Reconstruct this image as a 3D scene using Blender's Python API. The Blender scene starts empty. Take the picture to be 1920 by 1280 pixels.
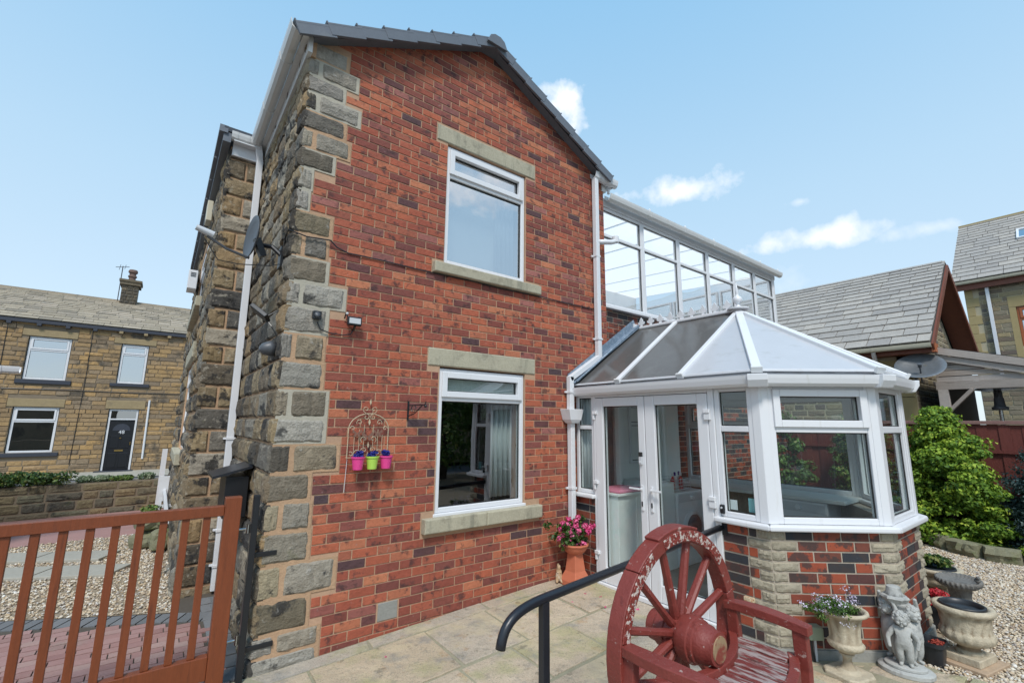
import bpy, bmesh, math, random
import numpy as np
from mathutils import Vector, Matrix
R = random.Random(7)
rad = math.radians
scene = bpy.context.scene
col = scene.collection

# ------------------------------------------------------------------ camera
cam = bpy.data.cameras.new('camera'); cam_o = bpy.data.objects.new('camera', cam); col.objects.link(cam_o)
cam.sensor_width = 36.0; cam.lens = 15.98; cam.clip_end = 500; cam.clip_start = 0.05
yaw, pit, rol = rad(37.3457), rad(10.1096), rad(0.5555)
fw = Vector((math.sin(yaw)*math.cos(pit), math.cos(yaw)*math.cos(pit), math.sin(pit)))
rt = Vector((math.cos(yaw), -math.sin(yaw), 0)); up = rt.cross(fw)
rt2 = rt*math.cos(rol) + up*math.sin(rol); up2 = up*math.cos(rol) - rt*math.sin(rol)
m3 = Matrix((rt2, up2, -fw)).transposed()
cam_o.matrix_world = Matrix.Translation((0, 0, 1.7)) @ m3.to_4x4()
scene.camera = cam_o

# ------------------------------------------------------------------ light
SUN_EL, SUN_AZ = 52.0, 215.0           # azimuth clockwise from +Y
w = bpy.data.worlds.new('World'); scene.world = w; w.use_nodes = True
nt = w.node_tree; nt.nodes.clear()
def N(t, **k):
    n = nt.nodes.new(t)
    for a, b in k.items(): setattr(n, a, b)
    return n
sky = N('ShaderNodeTexSky', sky_type='NISHITA', sun_disc=False, sun_elevation=rad(SUN_EL), sun_rotation=rad(SUN_AZ),
        altitude=50, air_density=1.0, dust_density=0.6, ozone_density=2.0)
tc = N('ShaderNodeTexCoord')
def vmath(op, a, b=None):
    n = N('ShaderNodeVectorMath', operation=op); nt.links.new(a, n.inputs[0])
    if b is not None:
        if isinstance(b, (tuple, list, Vector)): n.inputs[1].default_value = tuple(b)
        else: nt.links.new(b, n.inputs[1])
    return n
def fmath(op, a, b=None, clamp=False):
    n = N('ShaderNodeMath', operation=op); n.use_clamp = clamp
    for i, q in enumerate((a, b)):
        if q is None: continue
        if isinstance(q, (int, float)): n.inputs[i].default_value = q
        else: nt.links.new(q, n.inputs[i])
    return n.outputs[0]
nz = N('ShaderNodeTexNoise'); nz.inputs['Scale'].default_value = 11.0; nz.inputs['Detail'].default_value = 8.0; nz.inputs['Roughness'].default_value = .56
nt.links.new(tc.outputs['Generated'], nz.inputs['Vector'])
total = None
def cloud(d, wx, wy, dens):
    """a real cloud's bearing in the sky: unit direction, angular half widths"""
    global total
    d = Vector(d).normalized(); r = d.cross(Vector((0, 0, 1))).normalized(); u = r.cross(d)
    x = vmath('DOT_PRODUCT', tc.outputs['Generated'], r).outputs['Value']; y = vmath('DOT_PRODUCT', tc.outputs['Generated'], u).outputs['Value']
    f = vmath('DOT_PRODUCT', tc.outputs['Generated'], d).outputs['Value']
    x2 = fmath('POWER', fmath('ABSOLUTE', fmath('DIVIDE', x, wx)), 2.0)
    y2 = fmath('POWER', fmath('ABSOLUTE', fmath('DIVIDE', y, wy)), 2.0)
    q = fmath('SUBTRACT', 1.0, fmath('SQRT', fmath('ADD', x2, y2)))
    q = fmath('ADD', q, fmath('MULTIPLY', fmath('SUBTRACT', nz.outputs['Fac'], .54), 4.2))
    q = fmath('MULTIPLY', fmath('MULTIPLY', q, 1.15, clamp=True), dens)
    q = fmath('MULTIPLY', q, fmath('GREATER_THAN', f, 0.0))
    total = q if total is None else fmath('MAXIMUM', total, q)
for c in [((.553,.563,.615), .052, .052, .9), ((.77,.46,.452), .125, .032, .75), ((.895,.27,.33), .10, .024, .7), ((.937,.14,.31), .06, .02, .42),
          ((.87,.29,.395), .03, .010, .35), ((.86,.40,.27), .11, .03, .25), ((-.5,-.6,.5), .3, .1, .7), ((.4,-.7,.45), .3, .1, .7), ((.8,-.5,.4), .2, .07, .6),
          ((-.8,.2,.3), .2, .06, .5), ((.0,-.9,.3), .3, .08, .6), ((-.7,.6,.5), .12, .05, .3)]:
    cloud(*c)
sepz = N('ShaderNodeSeparateXYZ'); nt.links.new(tc.outputs['Generated'], sepz.inputs[0])
ramp_ = N('ShaderNodeValToRGB'); e_ = ramp_.color_ramp.elements
for i_, (p_, c_) in enumerate([(0.0, (.48,.56,.62)), (.42, (.345,.500,.625)), (.8, (.185,.395,.60)), (1.0, (.15,.36,.58))]):
    if i_ > 1: e_.new(.5)
for i_, (p_, c_) in enumerate([(0.0, (.48,.56,.62)), (.42, (.345,.500,.625)), (.8, (.185,.395,.60)), (1.0, (.15,.36,.58))]):
    e_[i_].position = p_; e_[i_].color = (*c_, 1)
nt.links.new(sepz.outputs['Z'], ramp_.inputs[0])
hz_ = N('ShaderNodeVectorMath', operation='SCALE'); nt.links.new(ramp_.outputs['Color'], hz_.inputs[0]); hz_.inputs['Scale'].default_value = 9.2
pale = N('ShaderNodeMixRGB', blend_type='MIX'); pale.inputs['Fac'].default_value = .8
nt.links.new(sky.outputs['Color'], pale.inputs['Color1']); nt.links.new(hz_.outputs['Vector'], pale.inputs['Color2'])
mixc = N('ShaderNodeMixRGB', blend_type='MIX'); nt.links.new(total, mixc.inputs['Fac'])
nt.links.new(pale.outputs['Color'], mixc.inputs['Color1']); mixc.inputs['Color2'].default_value = (6.9, 6.85, 6.95, 1)
bg = N('ShaderNodeBackground'); bg.inputs['Strength'].default_value = 0.094
nt.links.new(mixc.outputs['Color'], bg.inputs['Color'])
wo = N('ShaderNodeOutputWorld'); nt.links.new(bg.outputs['Background'], wo.inputs['Surface'])
sun = bpy.data.lights.new('sun', 'SUN'); sun.energy = 1.65; sun.angle = rad(13); sun.color = (1, .96, .9)
sun_o = bpy.data.objects.new('sun', sun); col.objects.link(sun_o)
sd = Vector((math.sin(rad(SUN_AZ))*math.cos(rad(SUN_EL)), math.cos(rad(SUN_AZ))*math.cos(rad(SUN_EL)), math.sin(rad(SUN_EL))))
sun_o.rotation_euler = sd.to_track_quat('Z', 'Y').to_euler()
scene.view_settings.view_transform = 'Standard'; scene.view_settings.look = 'None'
scene.view_settings.exposure = 0.93; scene.view_settings.gamma = 1.0; scene.view_settings.use_curve_mapping = False

# ------------------------------------------------------------------ helpers: materials
def mat(name, c, rough=.6, metal=0., noise=None, bump=None, ramp=None, patches=(), spec=.5, stretch=None, coat=0, trans=0, objspace=False, sss=None, streak=(), cavity=None):
    m = bpy.data.materials.new(name); m.use_nodes = True; t = m.node_tree; t.nodes.clear()
    L = t.links.new
    def n(ty, **k):
        x = t.nodes.new(ty)
        for a, b in k.items(): setattr(x, a, b)
        return x
    out = n('ShaderNodeOutputMaterial'); p = n('ShaderNodeBsdfPrincipled'); L(p.outputs[0], out.inputs[0])
    p.inputs['Roughness'].default_value = rough; p.inputs['Metallic'].default_value = metal
    p.inputs['Specular IOR Level'].default_value = spec; p.inputs['Coat Weight'].default_value = coat
    if objspace: pos = n('ShaderNodeTexCoord').outputs['Object']
    else: pos = n('ShaderNodeNewGeometry').outputs['Position']
    if stretch:
        mp = n('ShaderNodeMapping'); mp.inputs['Scale'].default_value = stretch; L(pos, mp.inputs['Vector']); pos = mp.outputs['Vector']
    def nzt(scale, detail=5, ro=.6):
        x = n('ShaderNodeTexNoise'); x.inputs['Scale'].default_value = scale; x.inputs['Detail'].default_value = detail
        x.inputs['Roughness'].default_value = ro; L(pos, x.inputs['Vector']); return x.outputs['Fac']
    def mth(op, a, b, clamp=False):
        x = n('ShaderNodeMath', operation=op); x.use_clamp = clamp
        for i, q in enumerate((a, b)):
            if isinstance(q, (int, float)): x.inputs[i].default_value = q
            else: L(q, x.inputs[i])
        return x.outputs[0]
    if ramp:
        oi = n('ShaderNodeObjectInfo').outputs['Random']; at = n('ShaderNodeAttribute', attribute_name='rnd').outputs['Fac']
        fr = mth('FRACT', mth('ADD', oi, at), 0)
        cr = n('ShaderNodeValToRGB'); L(fr, cr.inputs[0]); e = cr.color_ramp.elements
        cr.color_ramp.interpolation = 'LINEAR'
        while len(e) < len(ramp): e.new(.5)
        for i, (q, cc) in enumerate(ramp): e[i].position = q; e[i].color = (*cc, 1)
        colr = cr.outputs[0]
    else:
        rgb = n('ShaderNodeRGB'); rgb.outputs[0].default_value = (*c, 1); colr = rgb.outputs[0]
    def mix(ty, fac, a, b):
        x = n('ShaderNodeMixRGB', blend_type=ty)
        for i, q in zip(('Fac', 'Color1', 'Color2'), (fac, a, b)):
            if isinstance(q, (int, float)): x.inputs[i].default_value = q
            elif isinstance(q, tuple): x.inputs[i].default_value = (*q, 1)
            else: L(q, x.inputs[i])
        return x.outputs[0]
    if noise:
        for sc, am in (noise if isinstance(noise[0], tuple) else (noise,)):
            v = mth('ADD', 1 - am, mth('MULTIPLY', nzt(sc), 2*am))
            colr = mix('MULTIPLY', 1.0, colr, v)
    for (sc, th, soft, pc, st) in patches:
        f = mth('MULTIPLY', mth('DIVIDE', mth('SUBTRACT', nzt(sc, 6, .62), th), soft, True), st, True)
        colr = mix('MIX', f, colr, pc)
    if cavity:      # occlusion-like shade and weathering dirt tinted into the hollows of carved stone
        pt_ = n('ShaderNodeNewGeometry').outputs['Pointiness']
        f = mth('MULTIPLY', mth('DIVIDE', mth('SUBTRACT', cavity[0], pt_), cavity[1], True), .85, True); colr = mix('MIX', f, colr, cavity[2])
    for (mp_s, th, soft, pc, st) in streak:
        mp = n('ShaderNodeMapping'); mp.inputs['Scale'].default_value = mp_s; L(n('ShaderNodeNewGeometry').outputs['Position'], mp.inputs['Vector'])
        x = n('ShaderNodeTexNoise'); x.inputs['Scale'].default_value = 1.0; x.inputs['Detail'].default_value = 6; x.inputs['Roughness'].default_value = .65; L(mp.outputs['Vector'], x.inputs['Vector'])
        f = mth('MULTIPLY', mth('DIVIDE', mth('SUBTRACT', x.outputs['Fac'], th), soft, True), st, True); colr = mix('MIX', f, colr, pc)
    L(colr, p.inputs['Base Color'])
    if bump:
        hs = None
        for sc, di in (bump if isinstance(bump[0], tuple) else (bump,)):
            h = mth('MULTIPLY', nzt(sc, 6), di); hs = h if hs is None else mth('ADD', hs, h)
        b = n('ShaderNodeBump'); b.inputs['Distance'].default_value = 1.0; b.inputs['Strength'].default_value = 1.0
        L(hs, b.inputs['Height']); L(b.outputs[0], p.inputs['Normal'])
    if trans:
        tr = n('ShaderNodeBsdfTranslucent'); L(colr, tr.inputs['Color']); mx = n('ShaderNodeMixShader'); mx.inputs[0].default_value = trans
        L(p.outputs[0], mx.inputs[1]); L(tr.outputs[0], mx.inputs[2]); L(mx.outputs[0], out.inputs[0])
    return m
def glass(name, tint=(.85,.92,.9), refl=.12, gain=1.6):
    m = bpy.data.materials.new(name); m.use_nodes = True; t = m.node_tree; t.nodes.clear(); L = t.links.new
    o = t.nodes.new('ShaderNodeOutputMaterial'); tr = t.nodes.new('ShaderNodeBsdfTransparent'); tr.inputs[0].default_value = (*tint, 1)
    g = t.nodes.new('ShaderNodeBsdfGlossy'); g.inputs['Roughness'].default_value = 0.005; g.inputs['Color'].default_value = (.95, .97, 1, 1)
    f = t.nodes.new('ShaderNodeFresnel'); f.inputs[0].default_value = 1.5
    a = t.nodes.new('ShaderNodeMath'); a.operation = 'MULTIPLY_ADD'; a.inputs[1].default_value = gain; a.inputs[2].default_value = refl; a.use_clamp = True
    mx = t.nodes.new('ShaderNodeMixShader'); L(f.outputs[0], a.inputs[0])
    g2_ = t.nodes.new('ShaderNodeNewGeometry'); iv = t.nodes.new('ShaderNodeMath'); iv.operation = 'SUBTRACT'; iv.inputs[0].default_value = 1.0; L(g2_.outputs['Backfacing'], iv.inputs[1])
    mu = t.nodes.new('ShaderNodeMath'); mu.operation = 'MULTIPLY'; L(a.outputs[0], mu.inputs[0]); L(iv.outputs[0], mu.inputs[1]); L(mu.outputs[0], mx.inputs[0]); L(tr.outputs[0], mx.inputs[1]); L(g.outputs[0], mx.inputs[2]); L(mx.outputs[0], o.inputs[0])
    # waviness of real panes
    nn = t.nodes.new('ShaderNodeTexNoise'); nn.inputs['Scale'].default_value = 1.1; nn.inputs['Detail'].default_value = 1
    ge = t.nodes.new('ShaderNodeNewGeometry'); L(ge.outputs['Position'], nn.inputs['Vector'])
    b = t.nodes.new('ShaderNodeBump'); b.inputs['Distance'].default_value = .006; b.inputs['Strength'].default_value = 1; L(nn.outputs['Fac'], b.inputs['Height']); L(b.outputs[0], g.inputs['Normal'])
    return m

M = {}
M['brick'] = mat('red_brick', (.4,.1,.05), .85, ramp=[(0,(0.281,0.071,0.043)),(.10,(0.374,0.094,0.050)),(.20,(0.433,0.120,0.058)),(.29,(0.326,0.079,0.045)),(.38,(0.188,0.052,0.040)),(.46,(0.394,0.105,0.057)),(.54,(0.149,0.047,0.041)),(.61,(0.305,0.073,0.043)),(.68,(0.445,0.145,0.074)),(.75,(0.206,0.054,0.041)),(.81,(0.335,0.124,0.101)),(.86,(0.119,0.043,0.042)),(.90,(0.063,0.043,0.050)),(.93,(0.275,0.069,0.044)),(.96,(0.493,0.177,0.089)),(1,(0.305,0.078,0.045))],
    noise=((30,.28),(7,.2)), patches=((11,.545,.10,(.055,.026,.026),.8),(23,.66,.05,(.42,.30,.27),.35),(3,.6,.2,(.12,.04,.03),.35),(38,.70,.03,(.04,.02,.02),.8)), streak=(((5,5,.55),.60,.12,(.10,.045,.035),.45),((7,7,.8),.68,.06,(.50,.40,.36),.30)), bump=((24,.006),(70,.004),(260,.0012)))
M['mortar'] = mat('buff_mortar', (.45,.285,.185), .95, noise=((40,.2),(4,.2)), bump=(150,.003))
M['mixbrick'] = mat('multi_brick', (.4,.1,.05), .8, ramp=[(0,(0.256,0.049,0.025)),(.25,(0.314,0.067,0.029)),(.40,(0.143,0.036,0.025)),(.5,(0.036,0.032,0.034)),(.66,(0.025,0.029,0.037)),(.78,(0.085,0.036,0.029)),(.9,(0.299,0.063,0.029)),(1,(0.256,0.049,0.025))],
    noise=((26,.25),), patches=((9,.52,.06,(.045,.032,.030),.85),(60,.70,.03,(.5,.45,.42),.5)), bump=(120,.002))
M['greymortar'] = mat('grey_mortar', (.40,.34,.27), .95, noise=(30,.18), bump=(150,.003))
STR = [(0,(.19,.145,.09)),(.1,(.29,.215,.12)),(.2,(.055,.05,.045)),(.3,(.24,.17,.085)),(.42,(.32,.28,.22)),(.5,(.035,.033,.032)),(.58,(.20,.15,.09)),(.68,(.30,.20,.10)),(.78,(.12,.105,.085)),(.88,(.26,.235,.19)),(.95,(.045,.042,.04)),(1,(.22,.17,.11))]
M['stone'] = mat('sooted_gritstone', (.2,.17,.12), .92, ramp=STR, noise=((12,.35),(45,.3)), patches=((5,.55,.05,(.020,.019,.019),.9),(17,.58,.08,(.40,.36,.29),.55),(9,.66,.1,(.20,.20,.09),.35)), bump=((18,.022),(70,.008)))
M['quoin'] = mat('grey_gritstone', (.25,.23,.2), .92, ramp=[(0,(.30,.275,.235)),(.15,(.20,.165,.115)),(.3,(.38,.36,.32)),(.42,(.25,.20,.135)),(.55,(.13,.115,.095)),(.65,(.33,.305,.27)),(.78,(.19,.155,.10)),(.87,(.055,.05,.048)),(.93,(.34,.28,.18)),(1,(.27,.25,.215))], noise=((10,.3),(50,.3)), patches=((4.5,.585,.06,(.028,.027,.027),.85),(15,.62,.08,(.45,.43,.39),.5),(6,.64,.1,(.20,.21,.10),.35)), bump=((15,.022),(60,.008)))
M['stonemortar'] = mat('orange_pointing', (.46,.295,.18), .95, noise=((30,.2),(3,.25)), bump=(90,.006))
M['greypoint'] = mat('pale_pointing', (.42,.385,.31), .95, noise=(25,.15), bump=(90,.004))
M['ashlar'] = mat('sandstone_lintel', (.40,.365,.27), .9, noise=((6,.2),(60,.25)), patches=((7,.56,.12,(.20,.18,.135),.6),(12,.6,.1,(.42,.40,.31),.4)), streak=(((9,9,1.2),.55,.12,(.14,.14,.11),.5),), bump=((60,.004),(200,.002)))
M['upvc'] = mat('white_upvc', (.70,.705,.725), .3, noise=(3,.03), patches=((5,.64,.15,(.52,.50,.44),.4),(40,.72,.05,(.35,.33,.28),.5)), streak=(((14,14,1.5),.60,.12,(.50,.49,.43),.35),))
M['upvc_old'] = mat('weathered_white_plastic', (.64,.64,.63), .4, noise=(5,.06), patches=((6,.6,.12,(.42,.38,.31),.45),))
M['seal'] = mat('black_rubber', (.02,.02,.02), .5)
M['black'] = mat('black_paint', (.012,.013,.016), .35, noise=(30,.2))
M['blackmet'] = mat('powder_coated_black', (.014,.016,.022), .33, noise=(80,.2), bump=(200,.0004))
M['rooftile'] = mat('slate_grey_tile', (.125,.14,.165), .5, noise=((8,.15),(60,.15)), patches=((6,.62,.1,(.22,.23,.23),.3),))
M['lead'] = mat('lead_flashing', (.20,.26,.33), .5, metal=.3, noise=(14,.35), patches=((25,.5,.15,(.45,.52,.6),.5),), bump=(30,.006))
M['slate'] = mat('stone_slate', (.26,.25,.24), .9, ramp=[(0,(0.325,0.303,0.281)),(.3,(0.377,0.347,0.311)),(.55,(0.286,0.265,0.246)),(.75,(0.403,0.366,0.323)),(1,(0.325,0.303,0.281))], noise=((6,.2),(40,.25)), patches=((11,.6,.1,(.13,.125,.12),.5),(30,.65,.06,(.4,.38,.33),.4)), bump=((25,.012),(90,.004)))
M['slate2'] = mat('mossy_stone_slate', (.26,.25,.2), .9, ramp=[(0,(0.286,0.237,0.171)),(.3,(0.355,0.293,0.213)),(.55,(0.217,0.181,0.136)),(.75,(0.400,0.332,0.253)),(1,(0.286,0.237,0.171))], noise=((3,.25),(20,.3)), patches=((4,.58,.1,(.11,.105,.09),.6),), bump=((15,.012),))
M['roofbase'] = mat('roof_underlay', (.05,.048,.045), .95)
M['tstone'] = mat('terrace_sandstone', (.3,.22,.12), .92, ramp=[(0,(0.324,0.219,0.118)),(.2,(0.378,0.245,0.113)),(.4,(0.248,0.168,0.093)),(.55,(0.410,0.255,0.108)),(.7,(0.292,0.214,0.137)),(.85,(0.184,0.138,0.093)),(1,(0.335,0.224,0.118))], noise=((3,.2),(14,.3)), patches=((1.6,.56,.10,(.07,.062,.05),.8),(5,.6,.12,(.10,.085,.065),.55)), bump=((12,.02),(40,.008)))
M['tmortar'] = mat('terrace_pointing', (.21,.165,.115), .95, noise=(6,.2), patches=((1.6,.57,.12,(.08,.07,.06),.7),))
M['rstone'] = mat('new_sandstone', (.3,.24,.14), .9, ramp=[(0,(.30,.25,.155)),(.2,(.13,.10,.085)),(.4,(.34,.27,.15)),(.6,(.17,.135,.10)),(.75,(.27,.23,.16)),(.9,(.11,.095,.085)),(1,(.30,.25,.155))], noise=((8,.15),(40,.2)), bump=(20,.012))
M['rmortar'] = mat('cream_pointing', (.44,.38,.26), .95, noise=(10,.1))
M['rquoin'] = mat('smooth_sandstone', (.36,.28,.135), .85, noise=((4,.12),(40,.1)), bump=(60,.002))
M['brownwood'] = mat('brown_stained_fascia', (.17,.05,.025), .5, noise=(8,.2))
M['gate'] = mat('orange_stained_timber', (.20,.05,.017), .40, noise=((3,.25),(20,.25)), stretch=(14,14,1.2), patches=((2.2,.56,.15,(.11,.030,.013),.75),), bump=(40,.0015), spec=.5)
M['fence'] = mat('red_brown_fence', (.14,.03,.022), .75, noise=((4,.25),(30,.25)), stretch=(12,12,1), bump=(30,.003))
M['greywood'] = mat('weathered_grey_timber', (.31,.275,.25), .8, ramp=[(0,(0.429,0.390,0.358)),(.35,(0.312,0.267,0.234)),(.6,(0.481,0.442,0.416)),(.8,(0.364,0.305,0.260)),(1,(0.429,0.390,0.358))], noise=((3,.3),(26,.3)), stretch=(10,1,14), patches=((3,.62,.06,(.10,.085,.07),.6),), bump=(20,.004))
M['slab'] = mat('indian_stone_slab', (.4,.36,.25), .8, ramp=[(0,(0.473,0.384,0.283)),(.2,(0.407,0.353,0.283)),(.4,(0.506,0.405,0.288)),(.6,(0.396,0.359,0.317)),(.8,(0.462,0.368,0.254)),(1,(0.473,0.384,0.283))], noise=((1.7,.24),(9,.24),(60,.22)), patches=((20,.58,.06,(.24,.22,.17),.45),(1.9,.52,.12,(.30,.31,.12),.5),(2.7,.53,.10,(.22,.215,.20),.6),(5,.60,.05,(.45,.24,.09),.3),(110,.56,.06,(.11,.105,.10),.55),(1.3,.55,.1,(.54,.45,.28),.6),(8,.63,.03,(.14,.12,.08),.5)), bump=((5,.018),(16,.010),(60,.005),(180,.002)))
M['slabjoint'] = mat('mossy_slab_pointing', (.30,.275,.19), .95, noise=((5,.25),(40,.2)), patches=((3,.57,.1,(.16,.17,.08),.6),), bump=(60,.006))
M['greyslab'] = mat('grey_stone_step', (.36,.34,.29), .85, noise=((3,.12),(20,.15)), bump=(30,.004))
M['redpaver'] = mat('red_block_paver', (.33,.13,.11), .9, ramp=[(0,(0.323,0.175,0.156)),(.3,(0.361,0.213,0.195)),(.6,(0.275,0.144,0.130)),(.8,(0.380,0.250,0.221)),(1,(0.323,0.175,0.156))], noise=((40,.15),(3,.12)), patches=((2.5,.58,.12,(.30,.24,.20),.5),), bump=(90,.003))
M['greypaver'] = mat('charcoal_block_paver', (.14,.145,.15), .9, ramp=[(0,(.13,.135,.14)),(.5,(.18,.18,.185)),(1,(.13,.135,.14))], noise=(40,.15), bump=(90,.003))
M['sand'] = mat('jointing_sand', (.085,.07,.055), .95, noise=(30,.2))
M['gravelbase'] = mat('gravel_bed', (.34,.27,.19), .95, noise=((60,.5),(140,.4)), bump=(90,.015))
M['pebble'] = mat('golden_gravel_chips', (.5,.42,.3), .8, ramp=[(0,(.62,.52,.38)),(.2,(.50,.36,.22)),(.35,(.72,.66,.55)),(.5,(.42,.33,.24)),(.62,(.66,.55,.40)),(.74,(.27,.19,.14)),(.85,(.78,.74,.67)),(.94,(.36,.33,.31)),(1,(.62,.52,.38))], noise=(60,.15))
M['asphalt'] = mat('asphalt_road', (.12,.12,.125), .9, noise=((30,.15),(1,.1)))
M['earth'] = mat('dark_soil', (.045,.033,.024), .95, noise=(40,.4), bump=(50,.02))
M['concrete'] = mat('grey_concrete', (.27,.265,.24), .9, noise=((8,.2),(50,.15)), patches=((5,.58,.1,(.13,.14,.12),.6),), bump=(60,.004))
M['reconst'] = mat('weathered_cast_stone', (.48,.41,.30), .85, noise=((12,.22),(60,.2)), patches=((9,.57,.1,(.26,.20,.13),.55),(20,.62,.08,(.62,.58,.48),.4)), cavity=(.496,.03,(.20,.14,.085)), bump=((30,.010),(110,.003)))
M['greycast'] = mat('grey_cast_stone', (.40,.40,.38), .85, noise=((14,.25),(70,.15)), patches=((13,.55,.1,(.17,.17,.165),.6),(10,.62,.08,(.62,.61,.57),.5)), cavity=(.497,.03,(.10,.10,.095)), bump=((50,.004),(20,.006)))
M['darkcast'] = mat('dark_mossy_cast_stone', (.16,.155,.145), .9, noise=(20,.35), patches=((15,.55,.1,(.07,.07,.065),.6),), bump=((40,.008),))
M['terracotta'] = mat('terracotta', (.50,.145,.075), .75, noise=((8,.15),), patches=((7,.62,.1,(.60,.30,.2),.35),), bump=(60,.002))
M['redpaint'] = mat('flaking_red_paint', (.20,.036,.027), .5, noise=((10,.2),), stretch=(1,1,1), patches=((26,.645,.03,(.45,.34,.30),.7),(60,.67,.03,(.45,.36,.32),.55),(14,.60,.07,(.12,.02,.015),.6)), bump=((60,.003),(24,.004)))
M['seatpaint'] = mat('worn_red_seat_paint', (.18,.03,.024), .6, noise=((10,.2),), stretch=(9,1.3,9), patches=((4.5,.46,.08,(.40,.34,.32),.85),(14,.56,.05,(.22,.17,.15),.6),(3,.6,.08,(.10,.018,.015),.6)), bump=((16,.006),))
M['hubend'] = mat('bare_wood_hub_end', (.30,.20,.11), .8, noise=(30,.3), patches=((9,.48,.08,(.22,.03,.02),.9),))
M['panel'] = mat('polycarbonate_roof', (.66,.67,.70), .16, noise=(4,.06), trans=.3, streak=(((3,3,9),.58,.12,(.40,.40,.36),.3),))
M['paneldark'] = mat('polycarbonate_dark_reflection', (.17,.165,.16), .13, noise=(4,.15), patches=((2.2,.55,.2,(.34,.33,.32),.5),), trans=.35)  # left slope: mirrored brick wall and dim inside painted in as a darker colour
M['white_int'] = mat('white_interior_paint', (.78,.78,.77), .8)
M['roof_light'] = mat('opal_roof_sheet', (.85,.87,.88), .5, trans=.6)
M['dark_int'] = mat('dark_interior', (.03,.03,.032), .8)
M['curtain'] = mat('white_net_curtain', (.75,.76,.78), .9, trans=.3)
M['worktop'] = mat('grey_worktop', (.60,.61,.59), .4)
M['floor_int'] = mat('grey_floor_tile', (.14,.14,.145), .5, noise=(5,.2))
M['glass_w'] = glass('window_glass', (.82,.86,.85), .09, 1.7)
M['glass_up'] = glass('bright_window_glass', (.8,.84,.84), .52, 1.5)
M['glass_c'] = glass('conservatory_glass', (.93,.965,.955), .02, 1.0)
M['glass_uc'] = glass('upper_conservatory_glass', (.93,.935,.935), .10, 1.5)
M['glass_t'] = glass('far_window_glass', (.2,.22,.24), .30, 1.5)
M['chrome'] = mat('metal', (.5,.5,.5), .25, metal=1)
M['dishgrey'] = mat('grey_dish_metal', (.075,.08,.09), .45)
M['dishlight'] = mat('galvanised_dish', (.17,.18,.19), .4, metal=.4, noise=(14,.3), patches=((9,.6,.1,(.26,.22,.13),.5),))
M['ltgrey'] = mat('light_grey_plastic', (.55,.56,.58), .4)
M['cream'] = mat('cream_painted_iron', (.52,.44,.30), .55, patches=((40,.58,.05,(.20,.10,.05),.6),))
M['pink'] = mat('pink_plastic', (.72,.06,.26), .35)
M['lime'] = mat('lime_plastic', (.42,.66,.10), .35)
M['bluepl'] = mat('blue_artificial_leaf', (.015,.02,.22), .6)
M['redpl'] = mat('red_plastic', (.5,.03,.03), .4)
M['sage'] = mat('sage_green_metal', (.27,.31,.22), .5)
M['ivory'] = mat('rusty_ivory_plastic', (.55,.45,.30), .6, patches=((40,.55,.05,(.30,.10,.03),.8),))
M['fur'] = mat('painted_squirrel', (.42,.29,.17), .85, noise=(40,.35), patches=((18,.55,.08,(.62,.55,.45),.8),))
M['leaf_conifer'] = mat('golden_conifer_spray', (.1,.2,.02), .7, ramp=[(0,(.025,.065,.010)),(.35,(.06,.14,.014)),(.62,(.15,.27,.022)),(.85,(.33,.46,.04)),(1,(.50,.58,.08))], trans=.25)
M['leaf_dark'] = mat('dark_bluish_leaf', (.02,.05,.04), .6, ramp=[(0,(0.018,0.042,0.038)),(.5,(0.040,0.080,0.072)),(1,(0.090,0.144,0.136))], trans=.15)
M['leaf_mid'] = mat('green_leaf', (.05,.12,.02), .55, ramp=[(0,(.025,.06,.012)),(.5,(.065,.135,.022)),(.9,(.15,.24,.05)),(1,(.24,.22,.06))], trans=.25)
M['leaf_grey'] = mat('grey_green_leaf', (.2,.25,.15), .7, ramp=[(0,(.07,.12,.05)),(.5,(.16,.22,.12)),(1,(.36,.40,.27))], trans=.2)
M['petal_pink'] = mat('pink_petal', (.75,.07,.24), .6, ramp=[(0,(.62,.04,.17)),(.6,(.80,.10,.30)),(1,(.86,.28,.45))], trans=.25)
M['petal_red'] = mat('red_petal', (.5,.01,.02), .6, ramp=[(0,(.32,.006,.01)),(.6,(.60,.02,.03)),(1,(.70,.06,.08))], trans=.2)
M['petal_white'] = mat('lilac_white_petal', (.75,.68,.78), .6, ramp=[(0,(.80,.78,.82)),(.6,(.62,.52,.72)),(1,(.82,.80,.84))], trans=.2)
M['bark'] = mat('bark', (.07,.05,.035), .9, noise=(20,.3), bump=(40,.01))
M['sockblack'] = mat('dark_plastic_pot', (.02,.022,.026), .42, noise=(20,.2))
M['consto'] = mat('buff_rockfaced_stone', (.35,.31,.23), .92, ramp=[(0,(.36,.315,.235)),(.5,(.29,.255,.19)),(1,(.38,.335,.25))], noise=((12,.2),(60,.2)), bump=((40,.008),))
M['pink_soft'] = mat('pink_cloth', (.72,.22,.33), .9)
M['tealpaper'] = mat('pale_blue_paper', (.30,.58,.60), .7)
M['carvedpaint'] = mat('carved_red_and_white_paint', (.22,.032,.022), .6, noise=((10,.2),), patches=((38,.52,.03,(.60,.52,.46),.9),(60,.58,.03,(.09,.012,.01),.8)), bump=((45,.012),))
def _open_sheet():
    m = bpy.data.materials.new('clear_opal_sheet'); m.use_nodes = True; t = m.node_tree; t.nodes.clear(); L = t.links.new
    o = t.nodes.new('ShaderNodeOutputMaterial'); a = t.nodes.new('ShaderNodeBsdfTransparent'); b = t.nodes.new('ShaderNodeBsdfTranslucent'); b.inputs[0].default_value = (.92,.87,.83,1)
    x = t.nodes.new('ShaderNodeMixShader'); x.inputs[0].default_value = .985; L(a.outputs[0], x.inputs[1]); L(b.outputs[0], x.inputs[2]); L(x.outputs[0], o.inputs[0]); return m
M['roof_light'] = _open_sheet()
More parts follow.
